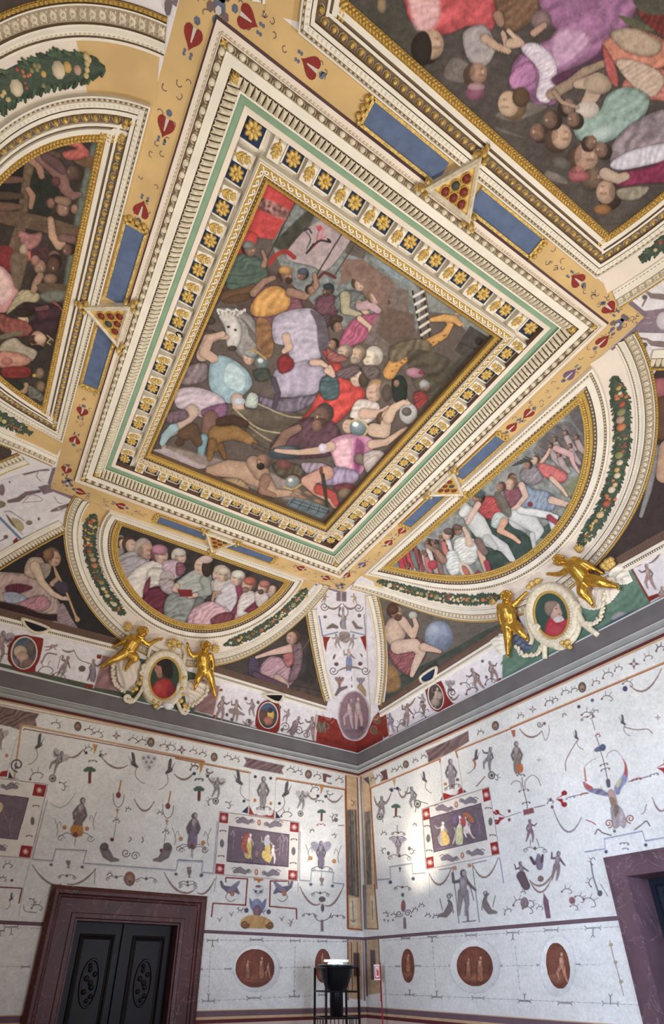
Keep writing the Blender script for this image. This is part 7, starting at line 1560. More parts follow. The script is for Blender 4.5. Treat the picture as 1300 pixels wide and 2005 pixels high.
def wall_picture(s, outer, inner, sq, label, art, corner_c=(142, 44, 44)):
    """outer, inner: four pixel corners (tl, tr, br, bl)"""
    e = None; o = UV(s, np.array(outer, float)); i_ = UV(s, np.array(inner, float)); c = (o.mean(0))
    e = empty('wall_picture', P(s, c, 0), label, 'wall painting')
    p = Paint(s, o, .0045, (222, 214, 204), h=.004); O = np.array(outer, float); I = np.array(inner, float)
    p.K(); p.line([tuple(q) for q in np.vstack([O, O[:1]])], 2.6, (160, 140, 130), sm=False)
    up = O[1]-O[0]; dn = O[3]-O[0]; L = lambda u, v: tuple(O[0]*(1-u)*(1-v)+O[1]*u*(1-v)+O[2]*u*v+O[3]*(1-u)*v)
    su, sv = sq
    for u0, v0 in ((0, 0), (1-su, 0), (1-su, 1-sv), (0, 1-sv)):
        p.poly([L(u0+.01, v0+.015), L(u0+su-.01, v0+.015), L(u0+su-.01, v0+sv-.015), L(u0+.01, v0+sv-.015)], corner_c, sm=False, soft=.5); q = L(u0+su/2, v0+sv/2)
        for k in range(6): p.ell(q[0]+4*math.cos(k), q[1]+4*math.sin(k), 2.2, 2.2, (206, 150, 140), a=.6, edge=0)
        p.ell(*q, 3, 3.2, (226, 196, 186), edge=0)
    for v_ in (sv/2, 1-sv/2):      # sea creatures along the long sides
        for u_, d_ in ((.33, 1), (.67, -1)):
            q = L(u_, v_); p.limb([(q[0]-14*d_, q[1]+1, 4), (q[0]-5*d_, q[1]-2, 6), (q[0]+5*d_, q[1]+3, 4), (q[0]+13*d_, q[1]-1, 2)], (136, 124, 130)); spiral(p, q[0]+13*d_, q[1], 5, d_, 0, INK, 1.5); p.line([(q[0]-8*d_, q[1]-2), (q[0]-14*d_, q[1]-7), (q[0]-20*d_, q[1]-4)], 1.6, INK)
        q = L(.5, v_); p.ell(q[0], q[1], 3.4, 6, (176, 84, 70)); p.ell(q[0], q[1], 1.6, 3.4, (220, 190, 160), edge=0)
    for u_ in (su/2, 1-su/2):
        q = L(u_, .5); p.ell(q[0], q[1], 4, 8, (110, 110, 108)); 
        for v_, z in ((.3, -1), (.7, 1)): q = L(u_, v_); scrolls(p, q[0], q[1], 6)
    p.build('painted_border', e)
    p = Paint(s, i_, .0045, (122, 102, 112), h=.007); p.K(); art(p); p.brush(.06, 60); p.line([tuple(q) for q in np.vstack([I, I[:1]])], 2.0, (96, 76, 88), sm=False); p.build('picture_field', e)
b = lambda x, y: (350+x/3.25, 1450+y/3.25)
def art1(p):
    for x_, y_, h_, ps, ln, rc in ((455,590,50,2,6,(206,176,90)),(565,600,50,0,0,(214,180,80)),(600,665,36,1,0,None)): figure(p, *b(x_,y_), h_, ps, ln, (196,170,156), robe_=rc)
    p.poly([b(410,610),b(450,590),b(430,660),b(440,720),b(400,690)], (176,84,70), fold=(60,4,.2)); p.ell(*b(498,725), 4, 8, (160,120,110)); p.poly([b(540,700),b(590,740),b(570,775),b(530,740)], (220,186,84), fold=(50,3,.2)); p.poly([b(550,610),b(575,620),b(570,670),b(545,660)], (186,184,190))
    for x_, y_ in ((345,600),(640,640),(660,620),(685,640)): p.line([b(x_,y_-30),b(x_+5,y_+20),b(x_,y_+90)], 1.3, (150,130,140)); p.line([b(x_-14,y_),b(x_,y_-24),b(x_+14,y_+6)], 1.3, (156,136,146))
    p.line([b(310,765),b(690,800)], 2, (104,82,92))
wall_picture('A', [b(258,450),b(768,520),b(757,895),b(226,852)], [b(318,543),b(703,598),b(696,805),b(303,772)], (.125, .19), 'rectangular wall picture of dancing figures on purple, between doors and corner', art1)
a = lambda x, y: (700+x/4.333, 1440+y/4.333)
def art2(p):
    figure(p, *a(722,730), 48, 2, 0, (200,178,170), robe_=(196,170,150)); p.poly([a(725,800),a(770,850),a(780,910),a(740,930),a(720,880)], (218,176,84), fold=(50,3,.2)); figure(p, *a(862,680), 58, 1, 0, (206,184,176), robe_=(206,200,150)); figure(p, *a(905,690), 44, 2, -14, (214,176,166)); p.poly([a(885,670),a(930,655),a(980,700),a(990,740),a(950,730),a(920,690)], (176,104,60), fold=(40,4,.2)); p.poly([a(870,710),a(910,690),a(920,760),a(890,770)], (190,80,76)); p.ell(*a(828,720), 8, 14, (130,104,130)); p.line([a(940,820),a(990,870)], 3, (190,160,150)); p.poly([a(900,780),a(950,770),a(940,830),a(905,820)], (214,196,190))
    p.line([a(650,970),a(1100,890)], 2, (140,112,128)); p.line([a(1000,670),a(1030,760),a(1040,830)], 1.2, (150,126,140))
wall_picture('B', [a(545,625),a(1117,432),a(1210,1010),a(582,1140)], [a(610,700),a(1050,575),a(1105,885),a(650,992)], (.12, .21), 'rectangular wall picture with figure in blowing orange cloak, lit by the lamp glow', art2)
c = lambda x, y: (x/3.25, 1350+y/3.25)
def art3(p):
    p.line([c(20,780),c(60,860),c(70,940)], 1.3, (140,122,128)); p.line([c(90,760),c(60,880)], 1.2, (140,122,128)); p.poly([c(0,720),c(20,740),c(5,780),c(-20,770)], (206,176,120)); figure(p, *c(-70,720), 60, 0)
wall_picture('A', [c(-420,510),c(306,603),c(195,1080),c(-480,1010)], [c(-330,630),c(185,690),c(110,958),c(-380,905)], (.125, .185), 'wall picture on purple cut off by the left edge of the photo', art3)

# ================================================================== small cameos of the friezes with their painted scenes
def cameo(s, x, y, rx, ry, ang, label, art, base, rim='heart', name='oval_cameo', h=.012):
    a = np.linspace(0, 2*PI, 40, endpoint=False); c_, n_ = math.cos(math.radians(ang)), math.sin(math.radians(ang))
    X = rx*np.cos(a); Y = ry*np.sin(a); q = UV(s, np.stack([x+X*c_-Y*n_, y+X*n_+Y*c_], -1))
    e = empty(name, P(s, q.mean(0), 0), label, 'cameo'); p = Paint(s, q, .0045, base, h=h); p.K(); art(p); p.brush(.07, int(x)+3); p.build('painted_scene', e)
    q2 = q if np.cross(q[1]-q[0], q[2]-q[1]) > 0 else q[::-1]
    mb = MB(); sweep(mb, s, q2, [(.012, h+.002), (.006, h+.014), (-.004, h+.014), (-.008, h+.010), (-.026, h+.010), (-.03, 0)], [0, 0, 0, 1, 1], True); mb.obj('rim', ['palepaint', rim], e, smooth=True); return e
def bl(p, L):
    for q in L: p.ell(*q[:4], q[4], edge=.3)
cameo('cA', 47, 1279, 25, 32, 8, 'oval cameo of an embracing pair, on the frieze at the left edge', lambda p: bl(p, [(55,1262,20,14,(96,112,134)),(60,1270,10,16,(120,106,98)),(40,1276,13,12,(196,170,140)),(44,1290,12,16,(186,150,130)),(56,1300,14,10,(150,116,104)),(30,1300,10,12,(128,116,128))]), (96, 100, 112))
cameo('cA', 524, 1401, 19, 26, 0, 'oval cameo of a figure in yellow cloak, on the frieze near the corner', lambda p: bl(p, [(524,1385,20,12,(84,100,130)),(515,1402,10,12,(120,84,70)),(530,1400,7,10,(206,166,60)),(525,1412,10,9,(176,110,90)),(529,1391,5,5,(84,76,80)),(512,1416,7,6,(96,104,70))]), (84, 76, 76))
cameo('cB', 855, 1364, 15, 26, -10, 'oval grisaille cameo on the right wall frieze', lambda p: (figure(p, 856, 1346, 40, 0, 10, (150,126,116)), bl(p, [(852,1375,9,8,(170,146,132)),(860,1362,6,8,(176,150,138))])), (104, 84, 80))
# stucco scroll brackets holding dark tablets above the cameos
for s, pts, lab in (('cA', [(42,1212),(50,1228),(68,1240),(90,1238),(95,1228),(52,1212)], 'little stucco cartouche with dark tablet above the leftmost cameo'), ('cB', [(826,1332),(835,1338),(852,1330),(858,1310),(852,1306),(828,1322)], 'little gilded cartouche with dark tablet above the grisaille cameo'), ('cA', [(515,1362),(530,1372),(545,1376),(553,1366),(552,1358),(518,1358)], 'little stucco cartouche above the yellow cloaked cameo')):
    q = UV(s, smooth(pts, 5, True)); q = q if np.cross(q[1]-q[0], q[2]-q[1]) > 0 else q[::-1]; m_ = q.mean(0)
    e = empty('cartouche', P(s, m_, 0), lab, 'stucco ornament'); mb = MB(); sweep(mb, s, q, [(.03, .035), (.015, .06), (-.005, .055), (-.012, .02)], None, True); mb.obj('scrolled_rim', 'relief', e, smooth=True)
    mb = MB(); V = np.vstack([[m_], q]); mb.add(P(s, V, .034), [(0, i, i % len(q)+1) for i in range(1, len(q)+1)]); mb.obj('tablet_field', 'navy' if s == 'cB' else 'black', e)

# ================================================================== stucco cartouches, portraits and gilded putti
def off(s, px, h):
    """point whose picture position is px and which stands h in front of the surface"""
    px = np.asarray(px, float); uv = UV(s, px); Q = P(s, uv, 0); n = P(s, uv, 1.0)-Q; d = CAMP-Q; d /= np.linalg.norm(d, axis=-1)[..., None]
    return Q+d*(h/np.maximum((n*d).sum(-1), .25))[..., None]
def ell_path(s, x, y, rx, ry, ang, n=56):
    a = np.linspace(0, 2*PI, n, endpoint=False); c_, n_ = math.cos(math.radians(ang)), math.sin(math.radians(ang)); X = rx*np.cos(a); Y = ry*np.sin(a)
    q = UV(s, np.stack([x+X*c_-Y*n_, y+X*n_+Y*c_], -1)); return q if np.cross(q[1]-q[0], q[2]-q[1]) > 0 else q[::-1]
def band_px(mb, s, pts, r0, h, m=0, n=10):
    """moulded band (round section) through photo points, tapering radii in metres"""
    q = smooth(pts, 6); r = np.interp(np.linspace(0, 1, len(q)), np.linspace(0, 1, len(r0)), r0); mb.tube(off(s, q, h), r, n, m)
def volute(mb, s, x, y, r, d, h, m=0, w_=.022):
    t = np.linspace(0, 1, 30); a = d*t*2.1*2*PI; q = np.stack([x+r*(1-.8*t)*np.cos(a), y+r*(1-.8*t)*np.sin(a)], -1); mb.tube(off(s, q, h), w_*(1-.45*t), 8, m)
def blobs(mb, s, L, h, m=0):
    for x, y, r in L: Q = off(s, (x, y), h); sc_ = r*np.linalg.norm(Q-CAMP)/FPX; V, F = DOME8; S_ = np.vstack([V, V*[1, 1, -1]])*sc_*2*np.array([1, 1, .5]); mb.add(Q+S_, F+[tuple(i+len(V) for i in f) for f in F], m)
def medallion(s, x, y, rx, ry, ang, label, base, portrait, fl):
    e = empty('portrait_medallion', P(s, UV(s, (x, y)), 0), label, 'portrait')
    q = ell_path(s, x, y, rx, ry, ang); p = Paint(s, q, .004, base, h=.075); p.up = (0, -1); p.K(); portrait(p); p.brush(.05, 80); p.build('portrait', e)
    mb = MB(); sweep(mb, s, q, [(.03, .07), (.012, .072), (.008, .088), (-.006, .09), (-.012, .08), (-.022, .078), (-.026, .095), (-.09, .115), (-.12, .10), (-.13, .06), (-.135, 0)], [0, 0, 0, 0, 0, 1, 1, 1, 1, 1], True); mb.obj('oval_frame', ['goldsoft', 'relief'], e, smooth=True)
    mb = MB(); array(mb, s, q, -.016, .022, DOME, (.018, .012, .012), .078, True); mb.obj('gilded_beading', 'gold', e)
    mb = MB(); array(mb, s, q, -.068, .040, BOX, (.022, .055, .014), .096, True) if fl else array(mb, s, q, -.068, .06, DOME, (.03, .03, .012), .10, True); mb.obj('fluted_rim', 'relief', e)
    return e
def por_a(p):
    p.poly([(294,1378),(298,1345),(306,1334),(318,1328),(332,1330),(342,1345),(342,1378)], (172,60,58), sm=False, fold=(60,9,.12), edge=4); p.ell(311,1345,8,8,(200,104,96),a=.5,soft=4); p.ell(334,1352,8,16,(120,44,56),a=.7,soft=3)
    p.poly([(308,1300),(316,1290),(330,1290),(338,1302),(338,1325),(328,1328),(318,1318),(311,1308)], (46,38,36)); p.poly([(304,1301),(312,1299),(316,1308),(317,1320),(309,1326),(306,1318),(303,1313)], (176,130,112), edge=2); p.ell(307,1308,1.6,1,(70,50,46)); p.ell(313,1323,5,5,(160,116,100)); p.poly([(306,1301),(312,1292),(324,1292),(318,1304)], (50,42,40))
medA = medallion('cA', 320, 1330, 29, 42, 8, 'oval portrait in profile with dark hair and red cape, between two gilded putti', (56, 72, 62), por_a, False)
def por_b(p):
    p.poly([(1068,1250),(1072,1215),(1085,1206),(1105,1212),(1122,1208),(1128,1225),(1118,1250),(1100,1262)], (176,62,72), fold=(40,10,.12), edge=4); p.ell(1090,1235,14,12,(190,84,92),a=.6,soft=4)
    p.poly([(1080,1183),(1092,1180),(1097,1190),(1101,1203),(1094,1209),(1084,1214),(1077,1205)], (192,160,148), edge=3); p.poly([(1066,1195),(1068,1180),(1082,1176),(1092,1180),(1084,1190),(1080,1200),(1074,1206)], (140,122,110), edge=3); p.ell(1089,1192,2,1.2,(90,70,66)); p.ell(1095,1202,2,1,(140,90,86))
    p.poly([(1084,1212),(1098,1206),(1104,1214),(1090,1219)], (214,200,196))
medB = medallion('cB', 1087, 1205, 33, 46, -14, 'oval portrait of a grey-haired cleric in crimson, fluted white surround above the right wall', (58, 80, 72), por_b, True)
K = lambda x, y: (180+x/4.643, 1200+y/4.643); J = lambda x, y: (940+x/4.333, 1050+y/4.333)
mb = MB()
band_px(mb, 'cA', [K(530,400),K(490,500),K(470,620),K(480,700),K(530,780),K(570,800)], [.02,.028,.03,.028,.03,.02], .06); band_px(mb, 'cA', [K(470,640),K(440,720),K(380,800),K(330,815)], [.02,.026,.03,.024], .07); volute(mb, 'cA', *K(325,775), 8, 1, .08)
band_px(mb, 'cA', [K(820,290),K(850,370),K(830,470),K(850,560),K(820,640),K(790,720),K(680,790),K(620,810)], [.03,.034,.028,.02,.026,.028,.026,.02], .06); band_px(mb, 'cA', [K(790,640),K(770,760),K(800,870),K(830,920)], [.026,.03,.03,.024], .07); volute(mb, 'cA', *K(848,898), 7, -1, .08); volute(mb, 'cA', *K(480,490), 6, 1, .09); volute(mb, 'cA', *K(460,545), 5, -1, .09)
band_px(mb, 'cA', [K(610,230),K(540,300),K(510,400)], [.02,.028,.02], .07)
mb.obj('stucco_scrollwork', 'relief', medA, smooth=True)
mb = MB(); blobs(mb, 'cA', [(*K(x, y), r) for x, y, r in ((745,265,7),(700,290,5),(790,300,5),(740,320,4),(450,590,4),(430,640,5),(400,690,5),(370,710,4),(815,690,4),(825,740,4),(810,800,5),(845,840,5),(870,860,4),(560,800,4),(600,820,4),(580,850,5),(840,590,4),(710,255,4),(780,265,4))], .10); mb.obj('gilded_leafwork', 'gold', medA, smooth=True)
mb = MB(); band_px(mb, 'cB', [J(790,570),J(830,660),J(880,740),J(1000,840)], [.03,.04,.04,.03], .06); volute(mb, 'cB', *J(800,580), 8, 1, .09); band_px(mb, 'cB', [J(450,760),J(490,800),J(540,880),J(550,1040)], [.03,.034,.036,.03], .06); volute(mb, 'cB', *J(475,775), 6, -1, .09)
band_px(mb, 'cB', [J(560,830),J(620,920),J(700,940),J(790,870),J(840,760),J(840,660)], [.02,.04,.045,.04,.035,.02], .05); band_px(mb, 'cB', [J(380,600),J(400,740),J(440,850),J(430,920)], [.02,.03,.034,.03], .04); mb.obj('stucco_scrollwork', 'relief', medB, smooth=True)
mb = MB(); blobs(mb, 'cB', [(*J(x, y), r) for x, y, r in ((440,400,6),(480,380,6),(410,430,5),(500,370,4),(700,900,4),(740,900,6),(760,940,5),(720,930,4),(690,550*0+905,4))], .10); mb.obj('gilded_leafwork', 'gold', medB, smooth=True)
# wreath shells, hanging husk chains and stucco drapery beside the portraits
def cloth(s, pts, ang, wl, name, m, label, cat, hgt=.05, amp=.022):
    q = UV(s, smooth(pts, 5, True)); u0, v0 = q.min(0); u1, v1 = q.max(0); nu = int((u1-u0)/.014)+2; nv = int((v1-v0)/.014)+2; U, V = np.meshgrid(np.linspace(u0, u1, nu), np.linspace(v0, v1, nv))
    poly = [tuple(k) for k in q]; ins = pip(U, V, poly); dd = pdist(U.ravel(), V.ravel(), poly).reshape(U.shape); a = math.radians(ang)
    ph = (U*math.cos(a)+V*math.sin(a))*2*PI/wl+1.6*vnoise(U, V, 9/wl*.2, 3); H = np.where(ins, hgt*np.clip(dd/.05, 0, 1)+amp*np.sin(ph)*np.clip(dd/.03, 0, 1), 0)
    Q = P(s, np.stack([U, V], -1), H+.004); j, i = np.nonzero(ins[:-1, :-1] | ins[1:, 1:] | ins[1:, :-1] | ins[:-1, 1:]); k = j*nu+i; mb = MB(); mb.add(Q.reshape(-1, 3), np.stack([k, k+1, k+nu+1, k+nu], -1).tolist()); o = mb.obj(name, m, None, smooth=True); return tag(o, label, cat)
cloth('cA', [K(240,420),K(330,400),K(430,440),K(440,540),K(400,650),K(330,710),K(260,640),K(230,520)], 20, .16, 'stucco_shell', 'stucco2', 'pale stucco shell under the left putto of the dark-haired portrait', 'stucco ornament')
cloth('cA', [K(850,640),K(940,610),K(1040,640),K(1050,700),K(980,800),K(880,840),K(850,760)], 70, .10, 'stucco_shell', 'stucco2', 'pale stucco shell right of the dark-haired portrait, above the smoke detector side', 'stucco ornament')
cloth('cB', [J(1050,290),J(1150,240),J(1210,230),J(1260,300),J(1290,380),J(1240,400),J(1190,400),J(1100,360)], 60, .09, 'stucco_drapery', 'stucco', 'white stucco drapery behind the leg of the largest gilded figure', 'stucco ornament', .06)
cloth('cB', [J(920,440),J(1100,430),J(1180,450),J(1120,540),J(1040,600),J(960,620),J(880,600),J(830,540)], 40, .07, 'stucco_drapery', 'stucco2', 'striped stucco shell below the largest gilded figure', 'stucco ornament')
cloth('cB', [J(90,880),J(150,830),J(200,820),J(220,900),J(210,1000),J(160,1000),J(110,930)], 100, .07, 'stucco_drapery', 'stucco', 'white stucco drapery left of the slender putto beside the cleric portrait', 'stucco ornament')
cloth('cB', [J(290,840),J(340,830),J(400,900),J(440,940),J(400,970),J(320,950),J(280,900)], 80, .08, 'stucco_drapery', 'bluegrey', 'bluish stucco drapery right of the slender putto by the cleric portrait', 'stucco ornament')
def chain(s, pts, lab, m='relief', r=3.0):
    q = smooth(pts, 7); mb = MB(); rr = random.Random(len(pts)); 
    for k in range(len(q)): blobs(mb, s, [(q[k][0]+rr.uniform(-2, 2), q[k][1]+rr.uniform(-2, 2), r), (q[k][0]+rr.uniform(-3, 3), q[k][1]+rr.uniform(-3, 3), r*.7)], .07)
    tag(mb.obj('husk_chain', m, None, smooth=True), lab, 'stucco ornament', 'hanging husk chains')
chain('cA', [K(200,440),K(190,520),K(200,600),K(230,660),K(290,710)], 'knotted stucco chain left of the dark-haired portrait')
chain('cA', [K(1060,650),K(1040,720),K(980,800),K(880,850)], 'knotted stucco chain right of the dark-haired portrait')
chain('cB', [J(1050,480),J(1040,600),J(1020,690),J(950,740),J(900,740)], 'speckled husk chain right of the cleric portrait', r=3.4)
chain('cB', [J(300,930),J(360,1000),J(430,1010),J(500,980),J(520,930)], 'speckled husk chain left of the cleric portrait', r=3.4)
# putti: body grown as one surface
def putto(s, T, head, torso, arms, legs, wings, label, bulge=1.18, hd=.17):
    sc_ = np.linalg.norm(P(s, UV(s, T(*torso[0])), 0)-CAMP)/FPX/T.k
    mb = MB()
    def ball(c, r, sq=(1, 1, 1)):
        n = 14; th = np.linspace(0, PI, 9); V = [(math.sin(t)*math.cos(f)*sq[0], math.sin(t)*math.sin(f)*sq[1], math.cos(t)*sq[2]) for t in th for f in np.linspace(0, 2*PI, n, endpoint=False)]
        mb.add(np.array(V)*r+c, [(i*n+k, i*n+(k+1) % n, (i+1)*n+(k+1) % n, (i+1)*n+k) for i in range(8) for k in range(n)])
    def limb(L):
        pts = np.array([off(s, T(x, y), h) for x, y, r, h in L]); r = [q[2]*sc_*bulge for q in L]; t = np.linspace(0, 1, len(L)); tt = np.linspace(0, 1, 5*len(L)); c = smooth(pts, 5); r2 = np.interp(np.linspace(0, 1, len(c)), t, r); mb.tube(c, r2, 12)
        for q in (0, -1): ball(pts[q], r[q])
    limb(torso)
    for a in arms: limb(a)
    for l in legs: limb(l)
    hx, hy, hr = head; hp = off(s, T(hx, hy), hd); ball(hp, hr*sc_, (1, 1, 1.12)); tc = CAMP-hp; tc /= np.linalg.norm(tc); dn = np.array([0, 0, -1.0])
    ball(hp+tc*hr*sc_*.95+dn*hr*sc_*.12, hr*sc_*.16, (1, 1, 1.3)); ball(hp+tc*hr*sc_*.72+dn*hr*sc_*.62, hr*sc_*.34); 
    for q in (-1, 1): sd = np.cross(tc, dn)*q; ball(hp+tc*hr*sc_*.72+sd*hr*sc_*.42+dn*hr*sc_*.28, hr*sc_*.34)
    nx, ny, nr, nh = torso[0]; mb.tube([off(s, T(nx, ny), nh), hp], [nr*.55*sc_, hr*.55*sc_], 10)
    for a in arms:       # hands: palm and five fingers
        (x1, y1, r1, h1), (x0, y0, _, h0) = a[-1], a[-2]; A = off(s, T(x1, y1), h1); d = A-off(s, T(x0, y0), h0); d /= np.linalg.norm(d)+1e-9; w_ = np.cross(d, tc); w_ /= np.linalg.norm(w_)+1e-9; u = r1*sc_
        ball(A+d*u*.8, u*1.25, (1, 1, 1))
        for k in range(4): b0 = A+d*u*1.6+w_*u*(k-1.5)*.6; mb.tube([b0, b0+d*u*(1.3-.15*abs(k-1.5)), b0+d*u*1.7-tc*u*.8], [u*.36, u*.32, u*.22], 6)
        mb.tube([A+w_*u*1.0+d*u*.4, A+w_*u*1.9+d*u*1.2], [u*.4, u*.28], 6)
    for l in legs:
        (x1, y1, r1, h1), (x0, y0, _, h0) = l[-1], l[-2]; A = off(s, T(x1, y1), h1); d = np.array([0, 0, -.55])+tc*.7; mb.tube([A, A+d*r1*sc_*2.8], [r1*sc_*1.05, r1*sc_*.8], 8)
    e = empty('gilded_putto', P(s, UV(s, T(*torso[0][:2])), 0), label, 'statue')
    o = mb.obj('body', 'statue', e, smooth=True); m_ = o.modifiers.new('remesh', 'REMESH'); m_.mode = 'VOXEL'; m_.voxel_size = .0085; m_.use_smooth_shade = True
    m_ = o.modifiers.new('smooth', 'SMOOTH'); m_.iterations = 3; m_.factor = .5
    mb = MB(); rr = random.Random(int(hx))
    for k in range(26):
        a = rr.uniform(0, 6.28); b_ = rr.uniform(-.1, 1.3); dirv = np.array([math.cos(a)*math.cos(b_), math.sin(a)*math.cos(b_), math.sin(b_)])
        if (dirv*tc).sum() > .55 and dirv[2] < .6: continue
        V, F = DOME8; S_ = np.vstack([V, V*[1, 1, -1]])*hr*sc_*.62; mb.add(hp+dirv*hr*sc_*.95+S_*np.array([1, 1, .5]), F+[tuple(i+len(V) for i in f) for f in F])
    mb.obj('curly_hair', 'statue', e, smooth=True)
    for wx, wy, ang, L in wings:
        mb = MB()
        for k in range(6):
            a = math.radians(ang+(k-2.5)*16); l_ = L*(1-.08*abs(k-2)); q = [(wx, wy), (wx+l_*.5*math.cos(a), wy+l_*.5*math.sin(a)), (wx+l_*math.cos(a), wy+l_*math.sin(a))]; mb.tube([off(s, T(*z), .06+.01*(k % 2)) for z in q], [L*.10*sc_, L*.13*sc_, L*.05*sc_], 6)
        mb.obj('wing', 'gold', e, smooth=True)
class Tr:
    def __init__(s, x, y, k): s.x, s.y, s.k = x, y, k
    def __call__(s, x, y, *_): return (s.x+x/s.k, s.y+y/s.k)
TA = Tr(180, 1200, 4.643); TB = Tr(940, 1050, 4.333)
putto('cA', TA, (460,175,44), [(430,225,34,.14),(380,265,54,.16),(345,320,50,.15),(320,360,38,.13)], [[(360,225,24,.16),(290,260,20,.14),(232,292,13,.10)], [(450,240,24,.17),(510,285,19,.18),(570,255,15,.16),(615,240,11,.13)]],
      [[(310,360,40,.14),(240,405,30,.16),(170,440,22,.14),(95,490,13,.09)], [(340,370,40,.15),(395,405,30,.20),(350,450,20,.17),(312,505,13,.12)]], [(370,130,185,90)], 'gilded putto leaning left of the dark-haired portrait, legs flung to the left')
putto('cA', TA, (1035,305,42), [(1025,355,32,.14),(1010,400,52,.16),(1015,460,52,.17),(1025,520,40,.15)], [[(960,385,22,.16),(905,385,19,.18),(880,340,15,.18),(872,300,10,.17)], [(1080,385,22,.15),(1100,450,17,.13),(1100,520,11,.12)]],
      [[(1000,530,36,.15),(965,600,26,.19),(950,640,18,.16),(936,685,12,.14)], [(1050,530,38,.15),(1085,620,28,.17),(1105,690,20,.14),(1120,760,12,.12)]], [(1090,340,-20,80)], 'gilded putto standing right of the dark-haired portrait, one arm raised')
putto('cB', TB, (222,510,42), [(225,560,30,.15),(225,620,56,.17),(240,680,50,.18),(245,740,46,.15)], [[(165,595,22,.15),(165,680,18,.14),(190,770,12,.12)], [(280,590,22,.13),(330,540,17,.11),(372,495,11,.10)]],
      [[(230,760,40,.16),(238,850,32,.18),(235,930,22,.15),(235,1005,13,.12)], [(285,745,38,.15),(340,810,28,.17),(395,865,14,.12)]], [(130,560,190,60)], 'slender gilded putto standing left of the fluted cleric portrait')
putto('cB', TB, (665,205,40), [(730,225,32,.15),(790,250,54,.18),(840,300,54,.18),(885,360,50,.16)], [[(800,200,24,.17),(880,230,21,.19),(950,265,17,.16),(1010,300,11,.12)], [(740,285,24,.18),(670,320,18,.18),(590,320,11,.14)]],
      [[(910,365,42,.17),(1010,385,36,.20),(1090,410,24,.17),(1165,428,13,.12)], [(880,400,42,.17),(870,470,36,.20),(915,525,24,.17),(952,580,13,.13)]], [(840,140,-95,80)], 'largest gilded figure sprawling above and right of the cleric portrait')
mb = MB(); blobs(mb, 'cB', [(*J(x, y), r) for x, y, r in ((1050,250,7),(1080,220,7),(1110,200,6),(1070,270,6),(1120,230,6),(1095,245,7))], .10); tag(mb.obj('gilded_tassel', 'gold', None, smooth=True), 'gilded leafy tassel at the end of the largest gilded figure\'s outstretched arm', 'stucco ornament')

# ================================================================== doors
def marble(name, c1, c2):
    m = mat(name, c1, .42, noise=.35, nscale=3, spec=.3); nt = m.node_tree; b = nt.nodes['Principled BSDF']; src = b.inputs['Base Color'].links[0].from_socket
    tc = nt.nodes.new('ShaderNodeTexCoord'); n = nt.nodes.new('ShaderNodeTexNoise'); n.inputs['Scale'].default_value = 2.2; n.inputs['Detail'].default_value = 8; n.inputs['Distortion'].default_value = 2.5; nt.links.new(tc.outputs['Object'], n.inputs['Vector'])
    r = nt.nodes.new('ShaderNodeValToRGB'); r.color_ramp.elements[0].position = .497; r.color_ramp.elements[1].position = .512; el = r.color_ramp.elements.new(.504); el.color = (1, 1, 1, 1); r.color_ramp.elements[0].color = (0, 0, 0, 1); r.color_ramp.elements[-1].color = (0, 0, 0, 1)
    n2 = nt.nodes.new('ShaderNodeMath'); n2.operation = 'MULTIPLY'; n2.inputs[1].default_value = .55; nt.links.new(n.outputs['Fac'], r.inputs[0]); nt.links.new(r.outputs[0], n2.inputs[0])
    mx = nt.nodes.new('ShaderNodeMix'); mx.data_type = 'RGBA'; nt.links.new(n2.outputs[0], mx.inputs['Factor']); nt.links.new(src, mx.inputs['A']); mx.inputs['B'].default_value = L4(c2); nt.links.new(mx.outputs['Result'], b.inputs['Base Color']); return m
M['marble'] = marble('dark red veined marble', (86, 44, 42), (150, 112, 98)); M['marble2'] = marble('mauve painted marble', (104, 78, 86), (170, 150, 150))
M['walnut'] = mat('very dark carved wood', (28, 20, 20), .42, noise=.3, nscale=6, spec=.18)
M['bluewood'] = mat('dark blue-grey painted wood', (26, 30, 42), .5, noise=.2, nscale=6); M['darksheet'] = mat('painted darkness behind doors', (20, 20, 30), .9)  # last material: near-black paint for the darkness behind both doors
d1 = D_.objects.new('door_1', None); C_.objects.link(d1); d1.location = tuple(P('A', (-3.67, 0), 0)); tag(d1, kind='structure')
u0, u1, zt = DL; path = np.array([(u0, 0), (u0, zt), (u1, zt), (u1, 0)])
mb = MB(); sweep(mb, 'A', path, [(0, -.02), (0, .045), (-.02, .06), (-.05, .085), (-.085, .085), (-.10, .065), (-.12, .06), (-.13, .045), (-.28, .045), (-.29, .055), (-.335, .05), (-.345, .03), (-.365, .03), (-.365, -.22)]); mb.obj('marble_surround', 'marble', d1)
i0, i1, it = u0+.365, u1-.365, zt-.365; mid = (i0+i1)/2
